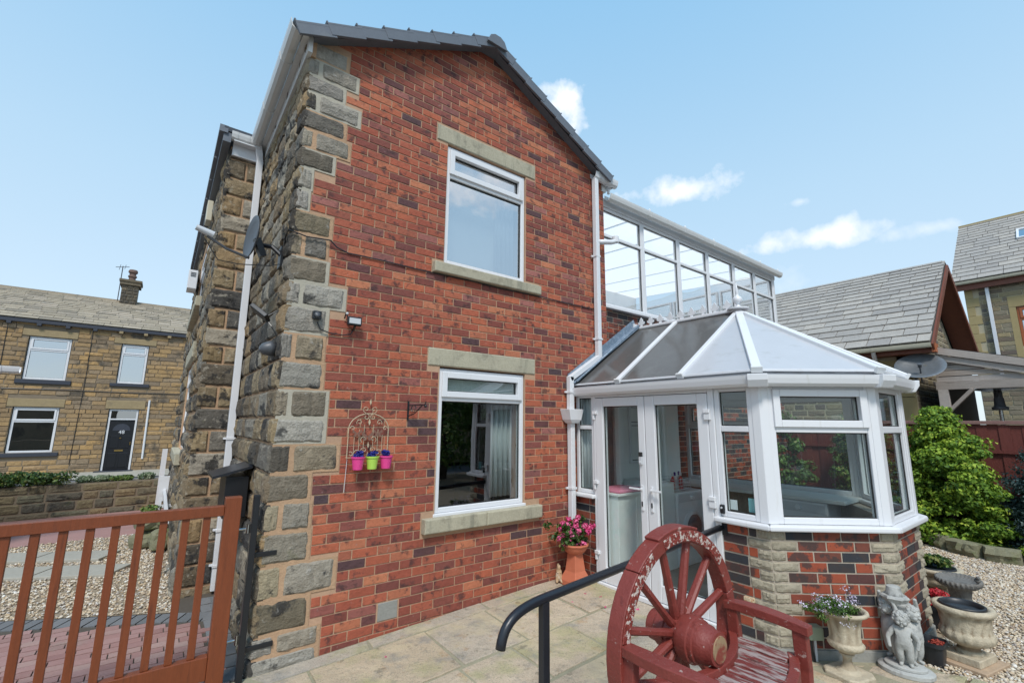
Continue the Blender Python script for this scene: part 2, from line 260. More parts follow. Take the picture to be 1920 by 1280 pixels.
M['tlintel'] = mat('terrace_lintel_stone', (.31,.235,.13), .9, noise=((3,.15),(20,.2)), patches=((2,.6,.15,(.12,.10,.075),.6),), bump=(20,.006))
M['darkpaint'] = mat('slate_blue_black_paint', (.035,.04,.055), .6, noise=(10,.1))
M['glass_tb'] = glass('far_window_glass_sky', (.16,.2,.24), .52, 1.2)
M['brass'] = mat('brass', (.55,.36,.12), .35, metal=1)
M['oldpot'] = mat('sooty_chimney_pot', (.16,.10,.08), .8, noise=(8,.3))
M['stone2'] = mat('dark_retaining_stone', (.2,.17,.12), .92, ramp=[(0,(.15,.13,.09)),(.2,(.20,.16,.09)),(.4,(.10,.09,.07)),(.6,(.16,.15,.10)),(.8,(.24,.17,.09)),(1,(.13,.12,.09))], noise=((8,.3),(30,.3)), patches=((3.5,.54,.08,(.03,.03,.028),.8),(5,.62,.1,(.13,.15,.05),.5)), bump=((18,.02),(60,.008)))
M['mossstone'] = mat('mossy_stone', (.20,.19,.12), .9, noise=((8,.3),(30,.25)), patches=((6,.53,.1,(.11,.14,.04),.6),), bump=((15,.02),))
M['orangewood'] = mat('orange_stained_wood', (.36,.10,.03), .45, noise=(10,.2))
M['cream_pl'] = mat('yellowed_cream_plastic', (.56,.52,.40), .5, noise=(4,.15))
M['fencecap'] = mat('faded_fence_capping', (.24,.13,.115), .8, noise=((5,.25),(30,.2)))
M['tanslate'] = mat('tan_slate', (.28,.22,.12), .9, noise=((1,.2),(6,.2)))
M['tanslate2'] = mat('tan_slate_edge', (.16,.125,.07), .9, noise=(3,.2))
M['earthleaf'] = mat('dry_leaf', (.09,.06,.04), .9)
M['leaf_redg'] = mat('bronze_leaf', (.06,.03,.015), .6)
M['rustiron'] = mat('rusty_iron', (.20,.10,.07), .7)
M['sootstone'] = mat('sooty_chimney_stone', (.1,.09,.07), .92, ramp=[(0,(.10,.085,.065)),(.5,(.06,.055,.047)),(.8,(.15,.12,.08)),(1,(.09,.08,.06))], noise=((8,.3),), bump=(20,.02))
M['doorgrey'] = mat('grey_inner_door', (.13,.135,.14), .35)
M['beige'] = mat('beige_cupboard', (.48,.45,.38), .5)
M['buffslab'] = mat('buff_sandstone_slab', (.42,.30,.20), .85, noise=((4,.2),(30,.2)), bump=(40,.005))
M['dried'] = mat('dried_petal', (.3,.05,.03), .8, ramp=[(0,(.20,.03,.02)),(.5,(.42,.06,.04)),(1,(.28,.12,.06))])

# ------------------------------------------------------------------ helpers: objects
def tag(o, label=None, cat=None, group=None, kind=None):
    if label: o['label'] = label
    if cat: o['category'] = cat
    if group: o['group'] = group
    if kind: o['kind'] = kind
    return o
def thing(name, label, cat, loc=(0,0,0), group=None):
    o = bpy.data.objects.new(name, None); o.empty_display_size = .1; col.objects.link(o); o.location = loc
    return tag(o, label, cat, group)
def adopt(o, parent):
    """parent while keeping world coordinates (only the root Empty carries an offset)"""
    if parent is None: return o
    o.parent = parent
    q = Vector((0,0,0)); r = parent
    while r is not None: q += Vector(r.location); r = r.parent
    if parent.type == 'EMPTY': o.matrix_parent_inverse = Matrix.Translation(-Vector(parent.location))
    return o
def link(name, me, parent=None, kind=None):
    o = bpy.data.objects.new(name, me); col.objects.link(o); adopt(o, parent)
    if kind: o['kind'] = kind
    return o
class F:
    """local frame: u along the wall, v up, w outward"""
    def __init__(s, O, U, W=None):
        s.O = Vector(O); s.U = Vector(U).normalized(); s.V = Vector((0,0,1)); s.W = Vector(W).normalized() if W else s.U.cross(s.V).normalized()
    def __call__(s, u, v, w=0): return s.O + s.U*u + s.V*v + s.W*w
    def mat(s): return Matrix((s.U, s.W, s.V)).transposed()     # local x,y,z = u,w,v
WORLD = F((0,0,0), (1,0,0), (0,1,0))
class MB:
    def __init__(s): s.v = []; s.f = []; s.m = []; s.a = []
    def add(s, vs, fs, m=0, a=0.):
        n = len(s.v); s.v += [tuple(q) for q in vs]
        for f in fs: s.f.append([n+i for i in f]); s.m.append(m); s.a.append(a)
        return s
    def fbox(s, fr, u0, u1, v0, v1, w0, w1, m=0, a=0.):
        P = [fr(u, v, w_) for w_ in (w0, w1) for v in (v0, v1) for u in (u0, u1)]
        return s.add(P, [(0,1,3,2),(4,6,7,5),(0,4,5,1),(2,3,7,6),(0,2,6,4),(1,5,7,3)], m, a)
    def box(s, x0, x1, y0, y1, z0, z1, m=0, a=0.):
        return s.fbox(WORLD, x0, x1, z0, z1, y0, y1, m, a)
    def cham(s, fr, u0, u1, v0, v1, w0, w1, c=.003, m=0, a=0., jit=0):
        """block whose front edge is chamfered"""
        j = lambda: R.uniform(-jit, jit)
        P = [fr(u, v, w0) for v in (v0, v1) for u in (u0, u1)] + [fr(u, v, w1-c) for v in (v0, v1) for u in (u0, u1)]
        P += [fr(u+j(), v+j(), w1) for u, v in ((u0+c,v0+c),(u1-c,v0+c),(u0+c,v1-c),(u1-c,v1-c))]
        fs = [(0,4,5,1),(2,3,7,6),(0,2,6,4),(1,5,7,3),(4,8,9,5),(6,7,11,10),(4,6,10,8),(5,9,11,7),(8,10,11,9)]
        return s.add(P, fs, m, a)
    def prism(s, fr, poly, w0, w1, m=0, a=0.):
        n = len(poly); P = [fr(u, v, w0) for u, v in poly] + [fr(u, v, w1) for u, v in poly]
        fs = [tuple(range(n)), tuple(range(2*n-1, n-1, -1))] + [(i, n+i, n+(i+1)%n, (i+1)%n) for i in range(n)]
        return s.add(P, fs, m, a)
    def slab(s, poly3, t, m=0, a=0.):
        """thick sheet from a planar 3-D polygon, thickness t along its normal"""
        P = [Vector(p) for p in poly3]; nn = (P[1]-P[0]).cross(P[2]-P[0]).normalized()*t; n = len(P)
        return s.add(P + [p+nn for p in P], [tuple(range(n-1,-1,-1)), tuple(range(n, 2*n))] + [(i, (i+1)%n, n+(i+1)%n, n+i) for i in range(n)], m, a)
    def beam(s, p, q, wd, ht, upv=(0,0,1), m=0, a=0.):
        p, q = Vector(p), Vector(q); d = (q-p).normalized(); sd_ = d.cross(Vector(upv))
        sd_ = sd_.normalized() if sd_.length > 1e-5 else Vector((1,0,0)); u_ = sd_.cross(d).normalized()
        P = [c + sd_*(wd/2*i) + u_*(ht/2*j) for c in (p, q) for j in (-1, 1) for i in (-1, 1)]
        return s.add(P, [(0,1,3,2),(4,6,7,5),(0,4,5,1),(2,3,7,6),(0,2,6,4),(1,5,7,3)], m, a)
    def tube(s, pts, r, n=8, m=0, a=0., caps=True):
        P = [Vector(p) for p in pts]; rs = r if isinstance(r, (list, tuple)) else [r]*len(P); V = []; prev = None
        for i, p in enumerate(P):
            d = (P[min(i+1, len(P)-1)] - P[max(i-1, 0)]).normalized()
            if prev is None: x = d.orthogonal().normalized()
            else: x = (prev - d*prev.dot(d)).normalized()
            prev = x; y = d.cross(x)
            V += [p + (x*math.cos(2*math.pi*k/n) + y*math.sin(2*math.pi*k/n))*rs[i] for k in range(n)]
        fs = [(i*n+k, i*n+(k+1)%n, (i+1)*n+(k+1)%n, (i+1)*n+k) for i in range(len(P)-1) for k in range(n)]
        if caps: fs += [tuple(range(n-1,-1,-1)), tuple(range((len(P)-1)*n, len(P)*n))]
        return s.add(V, fs, m, a)
    def lathe(s, prof, c, n=24, m=0, a=0., axis=None, wob=None, sx=1., sy=1.):
        c = Vector(c); q = Vector((0,0,1)).rotation_difference(Vector(axis)).to_matrix() if axis else Matrix.Identity(3); V = []
        for i, (r, z) in enumerate(prof):
            for k in range(n):
                t = 2*math.pi*k/n; rr = r*(wob(t, z, r) if wob else 1)
                V.append(c + q @ Vector((rr*math.cos(t)*sx, rr*math.sin(t)*sy, z)))
        fs = [(i*n+k, i*n+(k+1)%n, (i+1)*n+(k+1)%n, (i+1)*n+k) for i in range(len(prof)-1) for k in range(n)]
        fs += [tuple(range(n-1,-1,-1)), tuple(range((len(prof)-1)*n, len(prof)*n))]
        return s.add(V, fs, m, a)
    def ball(s, c, r, n=8, m=0, a=0.):
        rx, ry, rz = r if isinstance(r, tuple) else (r, r, r); c = Vector(c)
        V = [c+Vector((0,0,-rz))]; 
        for i in range(1, n):
            t = math.pi*i/n - math.pi/2
            for k in range(2*n): p = math.pi*k/n; V.append(c+Vector((rx*math.cos(t)*math.cos(p), ry*math.cos(t)*math.sin(p), rz*math.sin(t))))
        V.append(c+Vector((0,0,rz))); q = 2*n
        fs = [(0, 1+(k+1)%q, 1+k) for k in range(q)] + [(1+i*q+k, 1+i*q+(k+1)%q, 1+(i+1)*q+(k+1)%q, 1+(i+1)*q+k) for i in range(n-2) for k in range(q)]
        e = len(V)-1; fs += [(e, 1+(n-2)*q+k, 1+(n-2)*q+(k+1)%q) for k in range(q)]
        return s.add(V, fs, m, a)
    def mesh(s, name, mats):
        me = bpy.data.meshes.new(name); me.from_pydata(s.v, [], s.f)
        for q in (mats if isinstance(mats, (list, tuple)) else [mats]): me.materials.append(q)
        if any(s.m): me.polygons.foreach_set('material_index', s.m)
        if any(s.a):
            at = me.attributes.new('rnd', 'FLOAT', 'FACE'); at.data.foreach_set('value', s.a)
        return me
    def build(s, name, mats, parent=None, smooth=False, kind=None, bevel=0, fix=True, autosmooth=None):
        me = s.mesh(name, mats)
        if fix:
            b = bmesh.new(); b.from_mesh(me); bmesh.ops.recalc_face_normals(b, faces=b.faces); b.to_mesh(me); b.free()
        if smooth: me.polygons.foreach_set('use_smooth', [True]*len(me.polygons))
        if autosmooth: me.set_sharp_from_angle(angle=rad(autosmooth))
        o = link(name, me, parent, kind)
        if bevel:
            bm_ = o.modifiers.new('bevel', 'BEVEL'); bm_.width = bevel; bm_.segments = 2; bm_.limit_method = 'ANGLE'
        return o
# unit pieces that repeated blocks share
_unit = {}
def unit_block(kind, mt, k=0):
    key = (kind, mt.name, k)
    if key in _unit: return _unit[key]
    rr = random.Random(hash((kind, k)) % 1000 if False else 31*k+len(kind)); b = MB(); I = F((0,0,0), (1,0,0), (0,1,0))
    if kind == 'brick':
        V = [(u, w_, v) for w_, e in ((-1,0),(.8,0)) for v in (0,1) for u in (0,1)]
        V += [(u, 1, v) for u, v in ((.014,.045),(.986,.045),(.014,.955),(.986,.955))]
        V = [(x+rr.uniform(-.004,.004), y+(rr.uniform(-.12,.12) if y == 1 else 0), z+rr.uniform(-.018,.018)) for x, y, z in V]
        b.add(V, [(0,4,5,1),(2,3,7,6),(0,2,6,4),(1,5,7,3),(4,8,9,5),(6,7,11,10),(4,6,10,8),(5,9,11,7),(8,10,11,9)])
    elif kind == 'rock':       # split-faced stone: lumpy front, uneven arris
        nu, nv = 7, 5; idx = {}; V = []
        for j in range(nv+1):
            for i in range(nu+1):
                u, v = i/nu, j/nv; e = min(u, 1-u)*nu; f = min(v, 1-v)*nv; q = min(e, f)
                w_ = .12 if q < .5 else (.62+rr.uniform(-.28,.28) if q < 1.5 else .85+rr.uniform(-.45,.4))
                du = (rr.uniform(.0,.02) if i == 0 else -rr.uniform(.0,.02) if i == nu else (.07*(1 if i == 1 else -1)*-1 if i in (1, nu-1) else 0)+rr.uniform(-.03,.03)); dv = (rr.uniform(0,.035) if j == 0 else -rr.uniform(0,.035) if j == nv else (.09*(-1 if j == 1 else 1) if j in (1, nv-1) else 0)+rr.uniform(-.035,.035))
                if (i in (0, nu)) and (j in (0, nv)): du *= 1.5; dv *= 1.4
                idx[i, j] = len(V); V.append((u+du, w_, v+dv))
        fs = [(idx[i,j], idx[i+1,j], idx[i+1,j+1], idx[i,j+1]) for i in range(nu) for j in range(nv)]
        ring = [(i, 0) for i in range(nu)] + [(nu, j) for j in range(nv)] + [(i, nv) for i in range(nu, 0, -1)] + [(0, j) for j in range(nv, 0, -1)]
        n0 = len(V); V += [(V[idx[r_]][0], -1, V[idx[r_]][2]) for r_ in ring]; n = len(ring)
        fs += [(idx[ring[k]], n0+k, n0+(k+1)%n, idx[ring[(k+1)%n]]) for k in range(n)]
        b.add(V, fs)
    elif kind == 'slate':
        V = [(0,0,0),(1,0,0),(0,1,0),(1,1,0),(0,0,1),(1,0,1),(0,1,1),(1,1,1)]
        V = [(x+rr.uniform(-.004,.004), y+rr.uniform(-.012,.012), z+rr.uniform(-.06,.06)) for x, y, z in V]
        b.add(V, [(0,2,3,1),(4,5,7,6),(0,1,5,4),(2,6,7,3),(0,4,6,2),(1,3,7,5)])
    me = b.mesh(kind, mt)
    bm_ = bmesh.new(); bm_.from_mesh(me); bmesh.ops.recalc_face_normals(bm_, faces=bm_.faces); bm_.to_mesh(me); bm_.free()
    if kind == 'rock': me.polygons.foreach_set('use_smooth', [True]*len(me.polygons)); me.set_sharp_from_angle(angle=rad(24))
    _unit[key] = me; return me
CAM = Vector((0,0,1.7))
def blocks(fr, pieces, name, stuffname, kind, mt, parent, depth, back=.02, limit=300, variants=6, label=None):
    """pieces (u0,u1,v0,v1[,depth]) on a wall frame: the largest in view are separate objects, the rest one stuff mesh"""
    def size(p):
        c = fr((p[0]+p[1])/2, (p[2]+p[3])/2); d = c-CAM; g = abs(d.normalized().dot(fr.W))
        return math.sqrt((p[1]-p[0])*(p[3]-p[2])*max(g, .05))/max(d.dot(fw), .3) if d.dot(fw) > .2 else 0
    pieces = sorted(pieces, key=size, reverse=True); rest = MB()
    for k, p in enumerate(pieces):
        dp = p[4] if len(p) > 4 else depth
        if k < limit:
            o = link(name, unit_block(kind, mt, R.randrange(variants)), parent)
            flip = R.random() < .5 and kind == 'rock'
            mm = fr.mat().to_4x4() @ Matrix.Diagonal((p[1]-p[0], dp, p[3]-p[2], 1))
            o.matrix_basis = Matrix.Translation(fr(p[0], p[2])) @ mm
            # wall pieces stand back by their own unit depth
        else: rest.cham(fr, p[0], p[1], p[2], p[3], -back, dp, c=min(.004, dp*.5), a=R.random()+.001)
    if rest.v: rest.build(stuffname, mt, parent, kind='stuff', fix=False)
def courses(v0, v1, h, u0, u1, L, joint, holes=(), bond='stretcher', jitL=0., minw=.05, top=None, hj=0., clipped=None):
    """rows of masonry with rectangular holes (a,b,c,d) and an optional sloping top(u)"""
    out = []; v = v0; k = 0
    while v < v1-.01:
        hh = h*(1+R.uniform(-hj, hj)); b, t = v+joint/2, min(v+hh, v1)-joint/2
        iv = [(u0, u1)]
        for (a_, b_, c_, d_) in holes:
            if t > c_+.006 and b < d_-.006:
                nw = []
                for p, q in iv:
                    if b_ <= p or a_ >= q: nw.append((p, q))
                    else:
                        if a_ > p: nw.append((p, a_))
                        if b_ < q: nw.append((b_, q))
                iv = nw
        u = u0 - (L/2 if k % 2 else 0) - (R.uniform(0, L*.5) if jitL else R.uniform(-.008, .008)); cuts = []
        while u < u1+L: cuts.append(u); u += L*(1+R.uniform(-jitL, jitL)) + (0 if jitL else R.uniform(-.004,.004))
        for p, q in iv:
            ps = [p] + [c for c in cuts if p+minw < c < q-minw] + [q]
            for a_, b_ in zip(ps, ps[1:]):
                if b_-a_ < .02: continue
                if top and (top(a_) < t or top(b_) < t):
                    if clipped is not None: clipped.append((a_+joint/2, b_-joint/2, b, t))
                    continue
                out.append((a_+joint/2, b_-joint/2, b, t))
        v += hh; k += 1
    return out
def window(fr, u0, u1, v0, v1, parent, vt=None, w=-.05, fwid=.05, gmat='glass_w', sash='top', name='window', frame='upvc', depth=.07, cill=0, bars=()):
    """upvc window: outer frame part, with transom, opening sash, panes and cill as sub-parts"""
    b = MB(); d0, d1 = w-depth, w
    b.fbox(fr, u0, u0+fwid, v0, v1, d0, d1).fbox(fr, u1-fwid, u1, v0, v1, d0, d1)
    b.fbox(fr, u0+fwid, u1-fwid, v0, v0+fwid, d0, d1-.001).fbox(fr, u0+fwid, u1-fwid, v1-fwid, v1, d0, d1-.001)
    if vt: b.fbox(fr, u0+fwid, u1-fwid, vt-fwid*.55, vt+fwid*.55, d0, d1-.002)
    for bu in bars: b.fbox(fr, bu-fwid*.5, bu+fwid*.5, v0+fwid, v1-fwid, d0, d1-.003)
    o = b.build(name, M[frame], parent, bevel=.006)
    us = [u0+fwid] + [x for bu in bars for x in (bu-fwid*.5, bu+fwid*.5)] + [u1-fwid]
    rows = [(v0+fwid, (vt-fwid*.55) if vt else v1-fwid)] + ([(vt+fwid*.55, v1-fwid)] if vt else [])
    for ri, (a, c) in enumerate(rows):
        for k in range(0, len(us), 2):
            if sash == 'top' and ri == 1:
                s = .045; q = MB(); e = .012
                q.fbox(fr, us[k]-e, us[k]+s, a-e, c+e, w-.03, w+.02).fbox(fr, us[k+1]-s, us[k+1]+e, a-e, c+e, w-.03, w+.02)
                q.fbox(fr, us[k]+s, us[k+1]-s, a-e, a+s, w-.03, w+.019).fbox(fr, us[k]+s, us[k+1]-s, c-s, c+e, w-.03, w+.019)
                q.build('sash', M[frame], o, bevel=.005)
                g = (us[k]+s, us[k+1]-s, a+s, c-s)
            else: g = (us[k], us[k+1], a, c)
            q = MB(); z = .008
            q.fbox(fr, g[0], g[0]+z, g[2], g[3], w-.032, w-.022).fbox(fr, g[1]-z, g[1], g[2], g[3], w-.032, w-.022)
            q.fbox(fr, g[0]+z, g[1]-z, g[2], g[2]+z, w-.032, w-.0225).fbox(fr, g[0]+z, g[1]-z, g[3]-z, g[3], w-.032, w-.0225)
            q.build('gasket', M['seal'], o)
            MB().fbox(fr, g[0]+.001, g[1]-.001, g[2]+.001, g[3]-.001, w-.045, w-.036).build('pane', M[gmat], o)
    if cill: MB().fbox(fr, u0-.02, u1+.02, v0-.03, v0-.001, w-.06, w+cill).build('cill', M[frame], o, bevel=.006)
    return o
def curtain(fr, u0, u1, v0, v1, w, parent, mt='curtain', amp=.025, step=.07):
    b = MB(); n = int((u1-u0)/step*4)+2; V = []
    for i in range(n+1):
        u = u0+(u1-u0)*i/n; ww = w + amp*math.sin(i*math.pi/2)+R.uniform(-.004,.004)
        V += [fr(u, v0, ww), fr(u, v1, ww)]
    b.add(V, [(2*i, 2*i+2, 2*i+3, 2*i+1) for i in range(n)])
    o = b.build('curtain', M[mt], parent, smooth=True, fix=False)
    s = o.modifiers.new('solid', 'SOLIDIFY'); s.thickness = .003
    return o
def gutter(fr, u0, u1, v, w, parent, mt='upvc_old', r=.055, brackets=.9, name='gutter'):
    """ogee-like gutter running along u at height v (top), centre w, open to the sky"""
    prof = [(-r,0),(-r,-.045),(-r*.75,-.075),(-r*.3,-.092),(r*.3,-.092),(r*.8,-.07),(r,-.03),(r*1.08,0),(r*.98,.0),(r*.9,-.028),(r*.7,-.06),(r*.25,-.08),(-r*.25,-.08),(-r*.65,-.066),(-r*.88,-.04),(-r*.88,0)]
    b = MB(); n = len(prof)
    V = [fr(u, v+q, w+p) for u in (u0, u1) for p, q in prof]
    b.add(V, [(i, (i+1)%n, n+(i+1)%n, n+i) for i in range(n)] + [tuple(range(n)), tuple(range(2*n-1, n-1, -1))])
    o = b.build(name, M[mt], parent)
    u = u0 + .03
    while u < u1:
        q = MB(); pr = [(p*1.07, z*1.06-.001) for p, z in prof[:8]] + [(p*.99, z*.99-.0005) for p, z in reversed(prof[:8])]; k = len(pr)
        q.add([fr(x, v+z, w+p) for x in (u, min(u+.035, u1+.004)) for p, z in pr], [(i, (i+1)%k, k+(i+1)%k, k+i) for i in range(k)]+[tuple(range(k)), tuple(range(2*k-1,k-1,-1))])
        q.build('gutter_bracket', M[mt], o); u += brackets
    return o
def downpipe(pts, parent, s=.065, mt='upvc', clips=(), name='downpipe', wall=None, rnd=False):
    b = MB()
    for p, q in zip(pts, pts[1:]):
        p, q = Vector(p), Vector(q); d = (q-p).normalized()
        if rnd: b.tube([p-d*s*.3, q+d*s*.3], s/2, 12)
        else: b.beam(p-d*s*.35, q+d*s*.35, s, s, upv=(0,1,0) if abs(d.z) > .3 or abs(d.x) > .3 else (0,0,1))
    o = b.build(name, M[mt], parent, bevel=.006)
    for c in clips:
        c = Vector(c); q = MB(); q.box(c.x-s*.62, c.x+s*.62, c.y-s*.62, c.y+s*.62, c.z-.012, c.z+.012)
        q.box(c.x-s*.95, c.x-s*.62, c.y+s*.3, c.y+s*.6, c.z-.01, c.z+.01).build('pipe_clip', M[mt], o)
    return o
def leaves(name, clumps, per, size, mt, parent=None, kind=None, flat=.0, seed=1, elong=1.6, inner=.55, bright=True, upbias=.25):
    """leaf-sized faces spread through a set of ellipsoid clumps (centre, (rx,ry,rz)); per = leaves per clump"""
    g = np.random.default_rng(seed); P = []; A = []; Nn = []
    for c, r in clumps:
        r = np.array(r if isinstance(r, (tuple, list)) else (r, r, r), float); k = per
        d = g.normal(size=(k, 3)); d /= np.linalg.norm(d, axis=1)[:, None]
        rr = inner + (1-inner)*g.random(k)**.6
        P.append(np.array(c) + d*r*rr[:, None]); n = d + np.array([0, 0, upbias]) + g.normal(size=(k, 3))*.55
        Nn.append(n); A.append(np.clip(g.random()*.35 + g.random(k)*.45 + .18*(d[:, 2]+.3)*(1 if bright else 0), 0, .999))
    P = np.concatenate(P); Nn = np.concatenate(Nn); A = np.concatenate(A); n = len(P)
    Nn /= np.linalg.norm(Nn, axis=1)[:, None]
    t = g.normal(size=(n, 3)); t[:, 2] += .5; t -= Nn*(t*Nn).sum(1)[:, None]; t /= np.linalg.norm(t, axis=1)[:, None]; b = np.cross(Nn, t)
    s = size*(.6+.8*g.random(n))[:, None]
    V = np.stack([P - t*s*elong*.5, P + b*s*.42 + Nn*s*.12, P + t*s*elong*.5, P - b*s*.42 + Nn*s*.12], 1).reshape(-1, 3)
    me = bpy.data.meshes.new(name); me.vertices.add(4*n); me.vertices.foreach_set('co', V.astype(np.float32).ravel())
    me.loops.add(4*n); me.polygons.add(n); me.loops.foreach_set('vertex_index', np.arange(4*n, dtype=np.int32))
    me.polygons.foreach_set('loop_start', np.arange(0, 4*n, 4, dtype=np.int32)); me.polygons.foreach_set('loop_total', np.full(n, 4, dtype=np.int32)); me.update()
    at = me.attributes.new('rnd', 'FLOAT', 'FACE'); at.data.foreach_set('value', A.astype(np.float32))
    me.materials.append(M[mt]); me.validate()
    return link(name, me, parent, kind)
def gz(x, y):
    """height of the paved ground"""
    return -.06 + .04*min(max(x-.7, 0), 2.7) - .03*min(max(3.9-y, 0), 2.5)
def pebbles(name, poly, n, smin, smax, seed, mt='pebble', zf=lambda x, y: 0):
    g = np.random.default_rng(seed); xs = [p[0] for p in poly]; ys = [p[1] for p in poly]
    P = []; 
    while sum(len(q) for q in P) < n:
        q = g.random((n, 2))*[max(xs)-min(xs), max(ys)-min(ys)] + [min(xs), min(ys)]
        ins = np.zeros(n, bool); j = len(poly)-1
        for i in range(len(poly)):
            (xi, yi), (xj, yj) = poly[i], poly[j]
            with np.errstate(divide='ignore', invalid='ignore'):
                c = ((yi > q[:, 1]) != (yj > q[:, 1])) & (q[:, 0] < (xj-xi)*(q[:, 1]-yi)/(yj-yi+1e-12)+xi)
            ins ^= c; j = i
        P.append(q[ins])
    P = np.concatenate(P)[:n]; t = (1+5**.5)/2
    ico = np.array([(-1,t,0),(1,t,0),(-1,-t,0),(1,-t,0),(0,-1,t),(0,1,t),(0,-1,-t),(0,1,-t),(t,0,-1),(t,0,1),(-t,0,-1),(-t,0,1)])/1.9
    fc = np.array([(0,11,5),(0,5,1),(0,1,7),(0,7,10),(0,10,11),(1,5,9),(5,11,4),(11,10,2),(10,7,6),(7,1,8),(3,9,4),(3,4,2),(3,2,6),(3,6,8),(3,8,9),(4,9,5),(2,4,11),(6,2,10),(8,6,7),(9,8,1)])
    s = (smin + (smax-smin)*g.random(n)**1.5)[:, None, None]/2
    V = ico[None]*(1+g.uniform(-.22,.22,(n,12,1)))*s*np.stack([.8+.5*g.random(n), .6+.4*g.random(n), .38+.3*g.random(n)], 1)[:, None, :]
    a = g.random(n)*6.283; b = g.normal(size=n)*.35
    c_, s_ = np.cos(b)[:, None], np.sin(b)[:, None]; x, z = V[..., 0]*c_-V[..., 2]*s_, V[..., 0]*s_+V[..., 2]*c_
    ca, sa = np.cos(a)[:, None], np.sin(a)[:, None]; V = np.stack([x*ca-V[..., 1]*sa, x*sa+V[..., 1]*ca, z], -1)
    zz = np.array([zf(p[0], p[1]) for p in P]); V += np.stack([P[:, 0], P[:, 1], zz + g.random(n)*.014], 1)[:, None, :]
    me = bpy.data.meshes.new(name); me.vertices.add(12*n); me.vertices.foreach_set('co', V.astype(np.float32).ravel())
    me.loops.add(60*n); me.polygons.add(20*n); me.loops.foreach_set('vertex_index', (fc.ravel()[None] + 12*np.arange(n)[:, None]).astype(np.int32).ravel())
    me.polygons.foreach_set('loop_start', np.arange(0, 60*n, 3, dtype=np.int32)); me.polygons.foreach_set('loop_total', np.full(20*n, 3, dtype=np.int32)); me.update()
    at = me.attributes.new('rnd', 'FLOAT', 'FACE'); at.data.foreach_set('value', np.repeat(g.random(n)*.999, 20).astype(np.float32))
    me.materials.append(M[mt]); return link(name, me, None, 'stuff')
def skin_body(name, joints, bones, parent, mt, root=0, sub=2):
    """one continuous body grown with a Skin modifier over a posed skeleton; joints: (x,y,z,r)"""
    me = bpy.data.meshes.new(name); me.from_pydata([j[:3] for j in joints], bones, []); me.materials.append(M[mt])
    o = link(name, me, parent); sk = o.modifiers.new('skin', 'SKIN'); sk.use_smooth_shade = True
    lay = me.skin_vertices[0] if me.skin_vertices else None
    if lay is None:
        bm_ = bmesh.new(); bm_.from_mesh(me); bm_.verts.layers.skin.verify(); bm_.to_mesh(me); bm_.free(); lay = me.skin_vertices[0]
    for i, j in enumerate(joints):
        rr = j[3] if isinstance(j[3], tuple) else (j[3], j[3]); lay.data[i].radius = rr; lay.data[i].use_root = (i == root)
    s = o.modifiers.new('subd', 'SUBSURF'); s.levels = sub; s.render_levels = sub
    return o

def holed(fr, u0, u1, v0, v1, w0, w1, holes, name, mt, parent):
    """wall skin with rectangular openings"""
    b = MB(); vs = sorted({v0, v1} | {min(max(x, v0), v1) for h in holes for x in h[2:4]})
    for a, c in zip(vs, vs[1:]):
        if c-a < 1e-5: continue
        iv = [(u0, u1)]
        for h in holes:
            if h[2] < (a+c)/2 < h[3]:
                nw = []
                for p, q in iv:
                    if h[1] <= p or h[0] >= q: nw.append((p, q)); continue
                    if h[0] > p: nw.append((p, h[0]))
                    if h[1] < q: nw.append((h[1], q))
                iv = nw
        for p, q in iv: b.fbox(fr, p, q, a, c, w0, w1)
    return b.build(name, mt, parent)

# ================================================================== THE MAIN HOUSE
house = thing('brick_house', 'tall red brick gabled house with grey gritstone corner blocks and stone side wall', 'house', (2.6, 6, 0))
G = F((0, 3.9, 0), (1, 0, 0))
RTOP = lambda x: 5.985 - .515*abs(x-2.58)
WU = (2.10, 3.16, 3.28, 4.60); WL = (2.09, 3.16, .86, 2.23)
wall = MB()
def topped(x0, x1, z0, w0=-.25, w1=0):
    xs = [x0] + ([2.58] if x0 < 2.58 < x1 else []) + [x1]
    wall.prism(G, [(x0, z0), (x1, z0)] + [(x, RTOP(x)) for x in reversed(xs)], w0, w1)
topped(.72, WU[0], -.3); topped(3.16, 4.54, -.3); topped(WU[0], 3.16, WU[3])
wall.fbox(G, 2.10, 3.16, -.3, WL[2], -.25, 0).fbox(G, 2.10, 3.16, WL[3], WU[2], -.25, 0)
gw = wall.build('gable_wall', M['mortar'], house)
# ---- corner stones: (z top, z bottom, first stone right edge or None, right edge)
Q = [(5.04,4.87,None,1.02),(4.87,4.70,.79,1.12),(4.70,4.54,None,1.01),(4.54,4.36,.79,1.16),(4.36,4.18,None,1.04),(4.18,4.0,.79,1.09),(4.0,3.82,None,.97),
     (3.82,3.62,None,.80),(3.62,3.43,None,.79),(3.43,3.23,None,.99),(3.23,3.03,.78,.97),(3.03,2.82,None,.99),(2.82,2.62,.80,1.15),(2.62,2.39,None,1.02),
     (2.39,2.17,.78,1.01),(2.17,1.94,None,1.02),(1.94,1.72,.79,1.07),(1.72,1.52,None,1.07),(1.52,1.30,.84,1.19),(1.30,1.09,None,.99),(1.09,.88,.80,1.01),
     (.88,.65,None,1.02),(.65,.41,.85,1.23),(.41,.18,None,1.05),(.18,.04,.84,1.14),(.04,-.08,None,1.14)]
qh = []      # brick-free boxes behind the corner stones
pt = MB(); pt2 = MB(); quo = []
